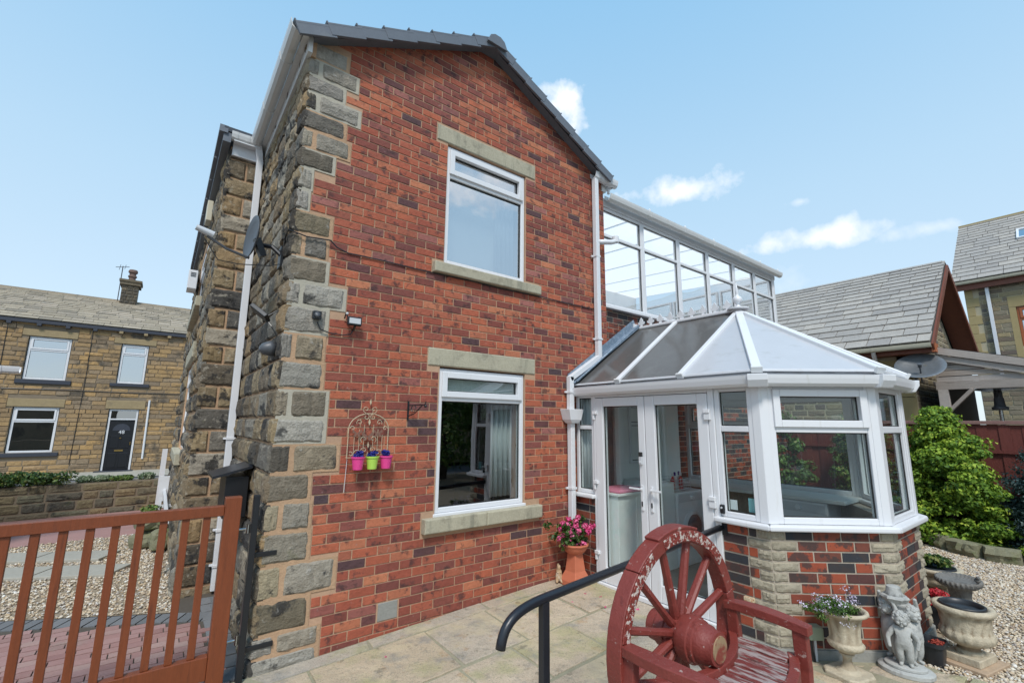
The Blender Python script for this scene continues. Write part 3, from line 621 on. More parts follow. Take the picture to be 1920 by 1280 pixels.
for k, (zt, zb, sp, xr) in enumerate(Q):
    j = .007; m_ = .022
    qh.append((0, xr+m_, zb-.008, zt+.008))
    (pt if (k % 5 not in (1, 2, 3) or zb < 1.4) else pt2).fbox(G, .705, xr+m_-.004, zb, zt, .0, .006+.0005*(k % 2))
    quo += [(.693, xr, zb+j, zt-j, .022)] if sp is None else [(.693, sp-.01, zb+j, zt-j, .018), (sp+.015, xr, zb+j, zt-j, .024)]
pt.build('corner_pointing', M['stonemortar'], gw, kind='stuff'); pt2.build('pale_pointing', M['greypoint'], gw, kind='stuff')
blocks(G, quo, 'corner_stone', 'corner_stonework', 'rock', M['quoin'], gw, .022)
# ---- bricks
holes = [WU, WL, (1.965,3.305,4.60,4.785), (1.965,3.305,2.23,2.41), (1.97,3.36,3.15,3.28), (1.965,3.36,.71,.86), (1.60,1.79,.075,.225)] + [(a,b,c,d) for a,b,c,d in qh]
clp = []
br = courses(-.3, 6.0, .075, .72, 4.54, .2145, .0105, holes, jitL=.0, top=lambda u: RTOP(u)-.01, clipped=clp)
cb = MB()      # bricks cut to the rake under the verge
for a, b_, v0, v1 in clp:
    nn = 6; tops = [min(v1, RTOP(a+(b_-a)*i/nn)+.02) for i in range(nn+1)]
    if max(tops)-v0 < .01: continue
    us = [i for i in range(nn+1) if tops[i] > v0+.004]
    if len(us) < 2: continue
    cb.prism(G, [(a+(b_-a)*us[0]/nn, v0), (a+(b_-a)*us[-1]/nn, v0)] + [(a+(b_-a)*i/nn, tops[i]) for i in reversed(us)], -.01, .0055, a=R.random())
cb.build('cut_bricks', M['brick'], gw, kind='stuff')
blocks(G, br, 'brick', 'brickwork', 'brick', M['brick'], gw, .0055, back=.004, variants=8)
MB().cham(G, 1.61, 1.78, .082, .218, -.01, .007, c=.003).build('air_brick_patch', M['concrete'], gw)
# ---- lintels and sills
def stonebar(a, b, c, d, w0, w1, nm, mt='ashlar'):
    MB().cham(G, a, b, c, d, w0, w1, c=.008, jit=.003).build(nm, M[mt], gw, bevel=.004)
stonebar(1.97, 3.30, 4.602, 4.78, -.1, .012, 'lintel'); stonebar(1.97, 3.30, 2.232, 2.405, -.1, .012, 'lintel')
stonebar(1.975, 3.355, 3.155, 3.262, -.1, .065, 'sill'); stonebar(1.975, 2.64, .715, .842, -.1, .075, 'sill'); stonebar(2.644, 3.355, .715, .842, -.1, .074, 'sill')
# ---- windows with a room behind each
for z0, z1, vt, gm in ((3.28, 4.585, 4.26, 'glass_up'), (.87, 2.215, 1.925, 'glass_w')):
    wn = window(G, 2.105, 3.155, z0, z1, gw, vt=vt, w=-.02, fwid=.045, gmat=gm, cill=.03)
    if z0 > 3:
        rm = MB()
        rm.fbox(G, 2.0, 4.4, z0-.5, z1+.02, -2.9, -2.85).fbox(G, 1.95, 2.0, z0-.5, z1+.02, -2.85, -.26).fbox(G, 2.0, 4.4, z1+.02, z1+.06, -2.85, -.26).fbox(G, 4.4, 4.45, z0-.5, z1+.02, -2.85, -.26)
        rm.build('room', M['white_int'], gw)
    else:
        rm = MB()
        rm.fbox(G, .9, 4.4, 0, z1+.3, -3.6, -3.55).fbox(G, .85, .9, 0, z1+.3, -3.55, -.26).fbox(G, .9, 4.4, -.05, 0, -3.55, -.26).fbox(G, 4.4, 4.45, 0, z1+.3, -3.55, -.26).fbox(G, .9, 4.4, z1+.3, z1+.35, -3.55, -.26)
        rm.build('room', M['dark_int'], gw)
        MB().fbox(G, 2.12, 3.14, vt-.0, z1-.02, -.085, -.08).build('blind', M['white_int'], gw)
    if z0 > 3: MB().fbox(G, 2.02, 3.3, z0+.02, z1, -.262, -.257).build('blind', M['white_int'], gw)
    curtain(G, 2.84, 3.14, z0+.06, (vt if z0 < 3 else z1)-.04, -.19, gw)
    curtain(G, 2.115, 2.2, z0+.06, (vt if z0 < 3 else z1)-.04, -.19, gw)
# ---- roof
rf = MB(); yb, yf = 10.4, 3.80
for s in (-1, 1):
    e = 2.58 + s*1.9; ze = RTOP(2.58+s*1.9)+.03
    rf.slab([(2.58, yf, 6.03), (2.58, yb, 6.03), (e, yb, ze), (e, yf, ze)], .05*(s))
roof = rf.build('roof', M['rooftile'], house)
th = math.atan(.515)
for s in (-1, 1):
    HX = 2.01 if s < 0 else 1.955; n = 8; L = HX/math.cos(th); step = L/n
    for k in range(n):       # verge units, overlapping upwards
        b = MB(); d0 = step*k - .012; d1 = step*(k+1)+.03
        def P(d, y, h):      # d along slope from the eave, h normal to slope
            X = 2.58 + s*HX - s*d*math.cos(th); Z = RTOP(2.58)-.515*HX + d*math.sin(th)
            return Vector((X - (-s)*h*math.sin(th)*1.0, y, Z + h*math.cos(th)))
        lap = .024
        ye = 3.735-(k % 2)*.004
        for (y0, y1, h0, h1) in ((ye, 3.762, -.060, .045), (ye-.001, 3.98, .030+.002*(k % 2), .052)):
            V = [P(d, y, h + (lap if d == d0 else 0)) for y in (y0, y1) for h in (h0, h1) for d in (d0, d1)]
            b.add(V, [(0,1,3,2),(4,6,7,5),(0,4,5,1),(2,3,7,6),(0,2,6,4),(1,5,7,3)])
        V = [P(d, y, h + lap) for y in (3.733, 3.98) for h in (.045, .068) for d in (d0-.002, d0+.012)]
        b.add(V, [(0,1,3,2),(4,6,7,5),(0,4,5,1),(2,3,7,6),(0,2,6,4),(1,5,7,3)])
        b.build('verge_tile', M['rooftile'], roof, bevel=.003)
b = MB(); rp = [(-.13,-.06),(-.09,.03),(-.035,.062),(.035,.062),(.09,.03),(.13,-.06)]
b.prism(F((2.58, 3.71, 5.985), (1,0,0)), rp, -6.0, 0); b.build('ridge_tile', M['rooftile'], roof)
MB().prism(F((2.58, 3.715, 5.985), (1,0,0)), [(p*1.06, q*1.06) for p, q in rp], 0, .018).build('ridge_end_cap', M['rooftile'], roof, bevel=.003)
MB().fbox(G, .70, .74, 4.86, 5.05, -.25, .03).build('corner_filler', M['stonemortar'], gw)
# ---- stone side wall (left) and wing
SW = F((.70, 6.0, 0), (0, -1, 0)); WF = F((0, 6.0, 0), (1, 0, 0)); WS = F((.31, 12.0, 0), (0, -1, 0))
sw = MB().box(.705, .95, 3.905, 6.0, -.3, 5.03).build('side_wall', M['stonemortar'], house)
pcs = []
for k, (zt, zb, sp, xr) in enumerate(Q):
    u = 2.10; first = True
    while u > .0:
        L = R.uniform(.10, .2) if (first and sp is None) else R.uniform(.22, .5); first = False
        a = max(u-L, 0.0); 
        if a < .08: a = 0
        pcs.append((a+.004, u-.004 if u < 2.1 else 2.112, zb+.006, zt-.006, R.uniform(.02, .042))); u = a
blocks(SW, pcs, 'wall_stone', 'stonework', 'rock', M['stone'], sw, .03)
wing = holed(WS, 0, 5.995, -.3, 4.93, -.2, -.005, [(2.4,4.2,1.25,2.55),(1.9,4.1,3.45,4.55)], 'wing_wall', M['stonemortar'], house); MB().box(.511, .73, 6.005, 12, -.3, 4.93).box(.73, 4.4, 8, 12, -.3, 4.93).build('inner_block', M['stonemortar'], house)
pcs = []; z = -.25; k = 0
while z < 4.86:
    h = R.uniform(.19, .245) if k % 2 else R.uniform(.2, .26); h = min(h, 4.9-z)
    if k % 2: s = .31 + R.uniform(.12, .22); pcs += [(.30, s-.010, z+.008, z+h-.008, .02), (s+.010, .70, z+.008, z+h-.008, .022)]
    else: pcs += [(.30, .70, z+.008, z+h-.008, .024)]
    z += h; k += 1
blocks(WF, pcs, 'wall_stone', 'stonework', 'rock', M['stone'], wing, .03)
WSx = 0
wh = [(2.4, 4.2, 1.25, 2.55), (1.9, 4.1, 3.45, 4.55), (2.25, 4.35, 2.55, 2.78), (1.75, 4.25, 3.3, 3.45)]
pcs = [(a, b, c, d, R.uniform(.015, .05)) for a, b, c, d in courses(-.25, 4.9, .225, 0, 6.02, .42, .026, wh, jitL=.3)]
blocks(WS, pcs, 'wall_stone', 'stonework', 'rock', M['stone'], wing, .03)
MB().cham(WS, 2.25, 4.35, 2.56, 2.78, -.1, .05, c=.01).build('lintel', M['ashlar'], wing)
MB().cham(WS, 1.75, 4.25, 3.31, 3.45, -.1, .09, c=.01).build('sill', M['ashlar'], wing)
MB().cham(WS, 2.3, 4.3, 1.10, 1.24, -.1, .09, c=.01).build('sill', M['ashlar'], wing)
window(WS, 2.4, 4.2, 1.25, 2.55, wing, vt=2.2, w=-.03, gmat='glass_t'); window(WS, 1.9, 4.1, 3.45, 4.55, wing, vt=4.2, w=-.03, gmat='glass_t')
# wing roof, eave trim, gutters, fascia
b = MB(); b.slab([(.22, 5.86, 5.03), (4.4, 5.86, 5.03), (4.4, 8.9, 6.3), (1.9, 8.9, 6.3)], .05)
b.slab([(.22, 5.86, 5.03), (1.9, 8.9, 6.3), (.22, 12.1, 5.03)], .05); b.box(.22, .30, 5.87, 12.1, 4.90, 5.02)
wr = b.build('roof', M['rooftile'], wing)
for k in range(9):
    MB().box(.175, .26, 5.85+k*.7, 5.85+k*.7+.66, 5.0, 5.085).build('eave_tile', M['rooftile'], wr)
MB().box(.33, .62, 5.955, 5.995, 4.80, 4.95).box(.33, .62, 5.86, 5.955, 4.935, 4.95).build('fascia', M['upvc'], wing, bevel=.004)
gutter(F((0, 5.90, 0), (1, 0, 0)), .30, .60, 5.045, 0, wing, brackets=.12)
GS = F((.56, 6.0, 0), (0, -1, 0))
gutter(GS, -.02, 2.22, 5.06, 0, house, brackets=.86)
MB().fbox(F((.70, 6.0, 0), (0,-1,0)), 0, 2.17, 4.86, 5.02, -.0, .035).build('fascia', M['upvc_old'], house)
MB().fbox(F((.70, 6.0, 0), (0,-1,0)), 0, 2.17, 4.995, 5.012, .035, .085).build('soffit', M['upvc_old'], house)
downpipe([(.585, 5.90, 4.98), (.62, 5.93, 4.80), (.655, 5.93, -.02)], house, s=.07, clips=[(.648, 5.93, 1.5), (.652, 5.93, .55), (.655, 5.93, .2)])
# right eave: gutter return and downpipe down the gable
GR = F((0, 3.83, 0), (1, 0, 0))
gutter(GR, 4.27, 4.72, 5.03, 0, house, mt='upvc', brackets=.22)
gutter(F((4.66, 3.83, 0), (0, 1, 0)), 0, 4.0, 5.03, 0, house, mt='upvc', brackets=1.0)
MB().fbox(G, 4.50, 4.58, 4.86, 5.0, -.3, .02).build('soffit_box', M['upvc_old'], house)
dp = downpipe([(4.305, 3.83, 4.93), (4.305, 3.84, 2.52), (3.80, 3.84, 2.22), (3.80, 3.84, 1.86)], house, s=.065, clips=[(4.305, 3.84, 3.85), (4.305, 3.84, 2.75), (3.80, 3.84, 2.06)])
b = MB(); b.add([(3.80+sx*a, 3.82+sy*c, z) for z, a, c in ((1.70,.055,.05),(1.74,.085,.07),(1.86,.115,.08)) for sx, sy in ((-1,-1),(1,-1),(1,1),(-1,1))],
    [(0,1,2,3),(8,11,10,9)] + [(i*4+k, i*4+(k+1)%4, (i+1)*4+(k+1)%4, (i+1)*4+k) for i in range(2) for k in range(4)]); b.build('rainwater_hopper', M['upvc'], house, bevel=.005)
downpipe([(3.80, 3.835, 1.72), (3.80, 3.835, .45)], house, s=.065, clips=[(3.80, 3.835, .98)])
downpipe([(3.80, 3.835, .45), (3.80, 3.835, .03)], house, s=.068, mt='upvc_old')
b = MB(); b.tube([(4.32, 3.83, 4.05), (4.56, 3.80, 4.10), (4.64, 3.80, 4.13), (4.66, 3.80, 4.20)], .034, 12); b.build('branch_pipe', M['upvc'], house, smooth=True)
b = MB(); b.lathe([(.045, -.04), (.045, .04)], (4.655, 3.80, 4.16), 12); b.build('pipe_socket', M['upvc'], house)
# cable pinned along the wall
pts = [(.99, 3.865, 3.215), (1.05, 3.875, 3.17)] + [(1.15+i*.33, 3.885, 3.145+.006*math.sin(i*2.1)) for i in range(11)]
MB().tube(pts, .006, 5).build('wall_cable', M['black'], house)

# ================================================================== EXTENSION WITH GLAZED UPPER ROOM
ext = thing('extension_building', 'flat brick extension carrying a long white framed glazed room on its upper floor', 'extension', (7.2, 6, 0))
E_ = F((0, 3.98, 0), (1, 0, 0))
ew = MB().fbox(E_, 4.55, 9.9, -.1, 3.22, -.25, 0).fbox(E_, 9.65, 9.9, -.1, 3.22, -3.6, -.25).build('brick_wall', M['greymortar'], ext)
blocks(E_, courses(2.0, 3.225, .075, 4.55, 9.9, .2145, .011), 'brick', 'brickwork', 'brick', M['mixbrick'], ew, .0055, back=.004, limit=300, variants=8)
blocks(E_, courses(.1, 2.0, .075, 6.0, 9.9, .2145, .011), 'brick', 'lower_brickwork', 'brick', M['mixbrick'], ew, .0055, back=.004, limit=0)
XB = [4.56, 5.49, 6.44, 7.33, 8.25, 9.07, 9.90]
for a, b_ in zip(XB, XB[1:]):
    window(E_, a+.002, b_-.002, 3.27, 4.70, ext, vt=4.29, w=.01, fwid=.04, gmat='glass_uc', sash=None)
YB = [3.97, 5.1, 6.3, 7.5]
ER = F((9.9, 0, 0), (0, 1, 0))
for a, b_ in zip(YB, YB[1:]):
    window(ER, a+.05, b_, 3.27, 4.70, ext, vt=4.29, w=.0, fwid=.04, gmat='glass_uc', sash=None)
MB().fbox(E_, 4.56, 9.97, 3.225, 3.268, -.1, .07).build('cill', M['upvc'], ext, bevel=.006)
MB().fbox(E_, 9.86, 9.94, 3.27, 4.70, -.07, .02).build('corner_post', M['upvc'], ext, bevel=.006)
gutter(F((0, 3.87, 0), (1,0,0)), 4.60, 10.02, 4.835, 0, ext, mt='upvc_old', brackets=.9)
MB().fbox(E_, 4.56, 9.95, 4.701, 4.80, -.06, .03).build('eaves_beam', M['upvc'], ext)
for k in range(7):       # little caps at the rafter ends
    x = XB[k]; MB().lathe([(.02, 0), (.02, .05), (.0, .07)], (min(x+.05, 9.9), 3.86, 4.84), 8).build('rafter_end_cap', M['upvc'], ext)
for k in range(6):
    a, b_ = XB[k]+.02, XB[k+1]-.02
    MB().add([(a, 3.93, 4.80), (b_, 3.93, 4.80), (b_, 7.5, 5.05), (a, 7.5, 5.05)], [(0,1,2,3)]).build('roof_panel', M['roof_light'], ext)
for x in XB: MB().beam((x, 3.95, 4.82), (x, 7.5, 5.07), .035, .03).build('rafter', M['upvc'], ext)
MB().box(4.56, 9.9, 7.45, 7.55, 3.2, 5.1).build('back_wall', M['white_int'], ext)
MB().box(4.56, 9.65, 4.25, 7.45, 3.18, 3.22).build('floor', M['white_int'], ext)
MB().box(4.46, 4.55, 4.0, 7.5, 3.2, 5.3).build('inner_wall', M['white_int'], ext)
MB().fbox(E_, 5.35, 5.42, 3.27, 3.32, -.16, -.1).build('ornament', M['greycast'], ext)

# ================================================================== LOWER CONSERVATORY
con = thing('conservatory', 'white framed bay conservatory on a brick and stone dwarf wall below the glazed upper room', 'conservatory', (5.1, 2.6, 0))
CP = [Vector(p+(0,)) for p in [(3.95,3.9),(3.95,1.78),(4.66,1.20),(5.42,1.20),(6.25,1.78),(6.25,3.9)]]
FR = [F(a, b_-a) for a, b_ in zip(CP, CP[1:])]
LEN = [(b_-a).length for a, b_ in zip(CP, CP[1:])]
def offs(d):
    out = []
    for i, p in enumerate(CP):
        if i == 0: out.append(p + FR[0].W*d)
        elif i == len(CP)-1: out.append(p + FR[-1].W*d)
        else:
            w1, w2 = FR[i-1].W, FR[i].W; out.append(p + (w1+w2)*(d/(1+w1.dot(w2))))
    return out
def ringseg(name, i, d0, d1, z0, z1, mt, parent, bevel=.005, a=None, b=None):
    o0, o1 = offs(d0), offs(d1); p = [o0[i], o0[i+1], o1[i+1], o1[i]]
    if a is not None: p[0] = FR[i](a, 0, d0); p[3] = FR[i](a, 0, d1)
    if b is not None: p[1] = FR[i](b, 0, d0); p[2] = FR[i](b, 0, d1)
    mb = MB(); mb.add([q+Vector((0,0,z)) for z in (z0, z1) for q in p], [(3,2,1,0),(4,5,6,7)]+[(k,(k+1)%4,4+(k+1)%4,4+k) for k in range(4)])
    return mb.build(name, M[mt], parent, bevel=bevel)
base = MB()
DW = [(0, 0, .30), (0, 1.745, LEN[0]), (1, 0, LEN[1]), (2, 0, LEN[2]), (3, 0, LEN[3]), (4, 0, LEN[4])]
dwarf = None
for k, (i, a, b_) in enumerate(DW):
    ca = None if abs(a) < 1e-6 and i > 0 else a; cb = None if abs(b_-LEN[i]) < 1e-6 and i < 4 else b_
    o = ringseg('dwarf_wall', i, -.22, .025, -.12, .885, 'greymortar', con, bevel=0, a=ca, b=cb)
    if dwarf is None: dwarf = o
    fr = F(FR[i](0, 0, .025), FR[i].U)
    u0, u1 = a, b_
    zb = .045; nrow = 11; pcs = []; st = []; h = (.885-zb)/nrow
    for r_ in range(nrow):
        z0 = zb+r_*h; e0 = (.19 if r_ % 2 else .10) if (i > 0 ) else 0; e1 = (.17 if r_ % 2 else .09) if (i < 4 and b_ > .4) else 0
        cor = .025*math.tan(rad(18))
        if e0: st.append((u0-.01, u0+e0-.006, z0+.007, z0+h-.007, .016))
        if e1: st.append((u1-e1+.006, u1+.012, z0+.007, z0+h-.007, .016))
        pcs += courses(z0, z0+h, h, u0+e0, u1-e1, .2145 , .012, bond='x') if r_ % 2 == 0 else [(p[0], p[1], p[2], p[3]) for p in courses(z0, z0+h, h, u0+e0, u1-e1, .2145, .012)]
    blocks(fr, pcs, 'brick', 'brickwork', 'brick', M['mixbrick'], o, .005, back=.004, limit=300 if i < 3 else 20, variants=8)
    if st: blocks(fr, st, 'corner_stone', 'corner_stonework', 'rock', M['consto'], o, .016)
    if not (i == 0 and a == 0): ringseg('plinth', i, -.2, .045, -.2, .042, 'concrete', con, bevel=.004, a=ca, b=cb)
for i, a, b_ in DW:
    ca = None if abs(a) < 1e-6 and i > 0 else a; cb = None if abs(b_-LEN[i]) < 1e-6 and i < 4 else b_
    if i == 0 and a == 0: cb = .325; ca = .02
    ringseg('cill', i, -.10, .095, .887, .93, 'upvc', con, bevel=.012, a=ca if not (i == 0 and a > 1) else a-.04, b=cb)
# glazing
cw = dict(parent=con, w=.03, fwid=.05, gmat='glass_c', depth=.07)
window(FR[0], .03, .31, .932, 2.03, vt=1.655, sash=None, **{**cw, 'fwid': .04})
window(FR[0], 1.745, 2.075, .932, 2.03, vt=1.665, sash=None, **{**cw, 'fwid': .045})
window(FR[1], .055, LEN[1]-.03, .932, 2.03, vt=1.67, **cw)
window(FR[2], .05, LEN[2]-.05, .932, 2.03, vt=1.67, sash=None, **cw)
window(FR[3], .05, LEN[3]-.05, .932, 2.03, vt=1.67, sash=None, **cw)
window(FR[4], .05, 1.05, .932, 2.03, vt=1.67, sash=None, **cw); window(FR[4], 1.06, 2.1, .932, 2.03, vt=1.67, **cw)
for i in (1, 2, 3, 4):
    w1, w2 = FR[i-1].W, FR[i].W; wd = (w1+w2).normalized(); p = CP[i]
    pp = [p + FR[i-1].U*-.05 + w1*.034, p + (w1+w2)*(.034/(1+w1.dot(w2))), p + FR[i].U*.058 + w2*.034, p + FR[i].U*.058 - w2*.05, p - (w1+w2)*(.05/(1+w1.dot(w2))), p + FR[i-1].U*-.05 - w1*.05]
    mb = MB(); n = 6; mb.add([Vector((q.x, q.y, z)) for z in (.931, 2.031) for q in pp], [tuple(range(5,-1,-1)), tuple(range(6,12))]+[(k,(k+1)%n,n+(k+1)%n,n+k) for k in range(n)])
    mb.build('corner_post', M['upvc'], con, bevel=.004)
for i in range(5):
    ringseg('eaves_beam', i, -.06, .035, 2.032, 2.13, 'upvc', con, a=(.02 if i == 0 else None))
    g0, g1 = offs(.095)[i], offs(.095)[i+1]; fr = F(g0, g1-g0); L = (g1-g0).length
    gutter(fr, -.02 if i else .0, L+.02, 2.105, 0, con, mt='upvc', brackets=(L+.5 if i else 3), name='gutter')
for i in (1, 2, 3):
    g = offs(.095)[i]; wd = (FR[i-1].W+FR[i].W).normalized(); fr = F(g, Vector((-wd.y, wd.x, 0)))
    fr = F(g, Vector((-wd.y, wd.x, 0)), wd)
    MB().prism(F(g, wd, Vector((-wd.y, wd.x, 0))), [(-.05,2.11),(.066,2.11),(.062,2.06),(.03,2.005),(-.03,2.005),(-.05,2.045)], -.075, .075).build('gutter_union', M['upvc'], con, bevel=.006)
# door pair
D0 = FR[0]
mb = MB(); mb.fbox(D0, .312, .345, .03, 2.03, -.05, .045).fbox(D0, 1.69, 1.744, .03, 2.03, -.05, .045).fbox(D0, .345, 1.69, 1.985, 2.03, -.05, .044).fbox(D0, .345, 1.69, .02, .062, -.06, .075)
df = mb.build('door_frame', M['upvc'], con, bevel=.006)
def leaf(a, b_, ga, gb, hs):
    mb = MB(); mb.fbox(D0, a, ga, .066, 1.98, -.03, .05).fbox(D0, gb, b_, .066, 1.98, -.03, .05).fbox(D0, ga, gb, .066, .215, -.03, .049).fbox(D0, ga, gb, 1.885, 1.98, -.03, .049)
    o = mb.build('door', M['upvc'], con, bevel=.007)
    MB().fbox(D0, ga+.001, gb-.001, .216, 1.884, .0, .008).build('pane', M['glass_c'], o)
    q = MB(); z = .009; q.fbox(D0, ga, ga+z, .215, 1.885, .012, .022).fbox(D0, gb-z, gb, .215, 1.885, .012, .022).fbox(D0, ga+z, gb-z, .215, .224, .012, .0225).fbox(D0, ga+z, gb-z, 1.876, 1.885, .012, .0225); q.build('gasket', M['seal'], o)
    ux = b_-.05 if hs > 0 else a+.055
    MB().fbox(D0, ux-.014, ux+.014, .86, 1.10, .051, .062).fbox(D0, ux-(.13 if hs > 0 else -.012), ux+(.012 if hs > 0 else .13)-.02*(hs > 0), 1.055, 1.073, .085, .099).fbox(D0, ux-.009, ux+.009, 1.054, 1.074, .062, .085).build('handle', M['upvc'], o, bevel=.003)
    MB().fbox(D0, ux-.007, ux+.007, .90, .945, .0625, .066).build('keyhole', M['seal'], o)
    hx = a if hs > 0 else b_
    for hz in (.33, 1.05, 1.80): MB().fbox(D0, hx-.03, hx+.028, hz, hz+.035, .046, .075).fbox(D0, hx-.03, hx-.005 if hs > 0 else hx+.03, hz-.06, hz, .046, .068).build('hinge', M['upvc'], o, bevel=.004)
    return o
leaf(.348, 1.005, .455, .925, 1); leaf(1.012, 1.687, 1.125, 1.585, -1)
# roof
Rz0, Rz1 = Vector((5.1, 3.95, 2.965)), Vector((5.1, 2.44, 2.945)); o8 = [Vector((q.x, q.y, 2.135)) for q in offs(.07)]
mL, mR = Vector((3.88, 2.44, 2.135)), Vector((6.32, 2.44, 2.135)); Lw, Rw = o8[0].copy(), o8[5].copy(); Lw.y = Rw.y = 3.88
def panel(ps, mt='panel'):
    c = sum(ps, Vector())/len(ps); q = [c+(p-c)*.985 for p in ps]; return MB().slab(q, .02).build('roof_panel', M[mt], con)
mid = lambda a, b_, t=.5: a.lerp(b_, t)
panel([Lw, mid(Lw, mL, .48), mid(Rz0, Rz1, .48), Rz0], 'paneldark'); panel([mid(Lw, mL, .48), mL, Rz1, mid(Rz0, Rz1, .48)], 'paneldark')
panel([mL, o8[1], Rz1]); panel([o8[1], o8[2], Rz1]); panel([o8[2], o8[3], Rz1]); panel([o8[3], o8[4], Rz1]); panel([o8[4], mR, Rz1]); panel([mR, Rw, Rz0, Rz1])
for p in (mid(Lw, mL, .48), mL, o8[1], o8[2], o8[3], o8[4], mR):
    top = Rz1 if p not in (mid(Lw, mL, .48),) else mid(Rz0, Rz1, .48)
    wdt = .075 if p in (o8[1], o8[2], o8[3], o8[4]) else .055
    nrm = Vector((0,0,.03)); d = (p-top).normalized()
    MB().beam(top+nrm, p+nrm+d*.02, wdt, .045).build('rafter', M['upvc'], con, bevel=.008)
    MB().beam(p+nrm+d*.015, p+nrm+d*.04, wdt+.012, .055).build('rafter_end_cap', M['upvc_old'], con, bevel=.004)
for a, b_ in zip([Lw, mid(Lw, mL, .48), mL] + o8[1:5] + [mR], [mid(Lw, mL, .48), mL] + o8[1:5] + [mR, Rw]):
    MB().beam(a.lerp(b_, .03)+Vector((0,0,.012)), a.lerp(b_, .97)+Vector((0,0,.012)), .03, .02).build('glazing_bar', M['upvc'], con, bevel=.003)
# leaf debris in the gutter shadow line, lead flashing up the wall
fl = MB(); fl.slab([Lw+Vector((-.06,-.09,.035)), Lw+Vector((-.06,.02,.035)), Rz0+Vector((-.02,.0,.06)), Rz0+Vector((-.02,-.18,.05))], .012)
fl.slab([Vector((3.83, 3.885, 2.13)), Vector((3.80, 3.885, 2.27)), Vector((5.08, 3.885, 3.12)), Vector((5.14, 3.885, 2.97))], -.01)
fl.build('lead_flashing', M['lead'], con, smooth=False)
MB().tube([Lw+Vector((-.03,-.10,.05)), Rz0+Vector((-.03,-.16,.06))], .014, 6).build('flashing_roll', M['lead'], con, smooth=True)
cr = MB().box(5.06, 5.14, 2.40, 3.88, 2.965, 3.005).build('ridge_bar', M['upvc'], con, bevel=.01)
MB().lathe([(.06,0),(.115,.006),(.115,.018),(.05,.03)], (5.1, 2.44, 2.985), 20).build('ridge_disc', M['upvc'], con)
MB().box(5.10-.04, 5.14, 3.86, 3.90, 2.9, 3.06).build('ridge_end', M['upvc'], con)
fle = [(-.012,0),(-.012,.02),(-.03,.024),(-.042,.04),(-.034,.052),(-.024,.044),(-.02,.05),(-.022,.064),(0,.098),(.022,.064),(.02,.05),(.024,.044),(.034,.052),(.042,.04),(.03,.024),(.012,.02),(.012,0)]
for k in range(9):
    y = 3.76 - k*.15
    MB().prism(F((5.1-.006, y, 3.004), (0,-1,0)), [(a*1.3, c*1.3) for a, c in fle], -.007, .007).build('cresting', M['upvc'], cr)
MB().lathe([(.03,0),(.03,.03),(.018,.045),(.02,.055),(.042,.075),(.052,.105),(.042,.135),(.02,.15),(.014,.17),(.018,.18),(.010,.24),(.003,.31)], (5.1, 2.44, 3.0), 16).build('finial', M['upvc'], cr, smooth=True)
# inside
MB().prism(F((0,0,0),(1,0,0),(0,1,0)), [(0,0)], 0, 0) if False else None
fl = MB(); pz = [p.xy for p in offs(-.03)]; fl.add([(p.x, p.y, z) for z in (-.1, .06) for p in pz], [tuple(range(6)), tuple(range(11,5,-1))]+[(k,(k+1)%6,6+(k+1)%6,6+k) for k in range(6)])
fl.build('floor', M['floor_int'], con)
MB().box(4.60, 6.0, 3.86, 3.895, .062, 2.6).build('wall_lining', M['white_int'], con)
MB().box(4.02, 4.57, 3.87, 3.898, .062, 2.05).build('inner_doorway', M['doorgrey'], con); curtain(FR[0], .045, .30, .96, 2.0, -.07, con)
IW = F((0, 3.86, 0), (1,0,0))
window(IW, 4.86, 5.16, 1.20, 1.95, con, vt=1.70, w=.03, depth=.03, gmat='glass_t', fwid=.035, sash=None)
kitchen = MB().box(5.62, 6.2, 1.75, 3.86, .90, .935).prism(F((0,0,.90),(1,0,0),(0,1,0)), [(0,0)], 0, 0) if False else MB().box(5.64, 6.2, 1.78, 3.86, .90, .935)
kitchen.build('worktop', M['worktop'], con, bevel=.004)
MB().box(4.02, 4.66, 3.36, 3.84, .062, .93).box(4.0, 4.70, 3.33, 3.85, .93, .955).box(4.32, 4.33, 3.352, 3.36, .10, .90).build('cupboard', M['white_int'], con, bevel=.004)
def washer(x0, x1, y0, y1, face, lab):
    t = thing('washing_machine', lab, 'washing machine', ((x0+x1)/2, (y0+y1)/2, .061))
    MB().box(x0, x1, y0, y1, .062, .895).build('body', M['upvc'], t, bevel=.012)
    c, ax = ((x0+x1)/2, y0, .47), (0,-1,0)
    if face == 'x': c, ax = (x0, (y0+y1)/2, .47), (-1,0,0)
    MB().lathe([(.20,0),(.20,.02),(.17,.035),(.165,.02)], c, 28, axis=ax).build('door_ring', M['ltgrey'], t, smooth=False)
    MB().lathe([(.16,.0),(.16,.03),(.10,.045),(.0,.05)], c, 24, axis=ax).build('door_glass', M['dishgrey'], t, smooth=True)
    if face == 'y': MB().box(x0+.02, x1-.02, y0-.006, y0, .78, .87).build('control_panel', M['ltgrey'], t); MB().lathe([(.03,0),(.026,.025)], ((x0+x1)/2, y0-.006, .825), 16, axis=ax).build('dial', M['upvc'], t)
    else: MB().box(x0-.006, x0, y0+.02, y1-.02, .78, .87).build('control_panel', M['ltgrey'], t); MB().lathe([(.03,0),(.026,.025)], (x0-.006, (y0+y1)/2, .825), 16, axis=ax).build('dial', M['upvc'], t)
washer(4.98, 5.56, 3.27, 3.84, 'y', 'white washing machine facing the glass doors inside the conservatory')
washer(5.66, 6.2, 1.95, 2.5, 'x', 'white dryer with a round door under the grey worktop')
MB().box(4.72, 4.97, 3.3, 3.84, .062, 1.02).build('cupboard', M['white_int'], con, bevel=.003)
t = thing('wire_basket', 'wire basket of cleaning bottles on the washing machine', 'basket', (5.24, 3.5, .896))
b = MB()
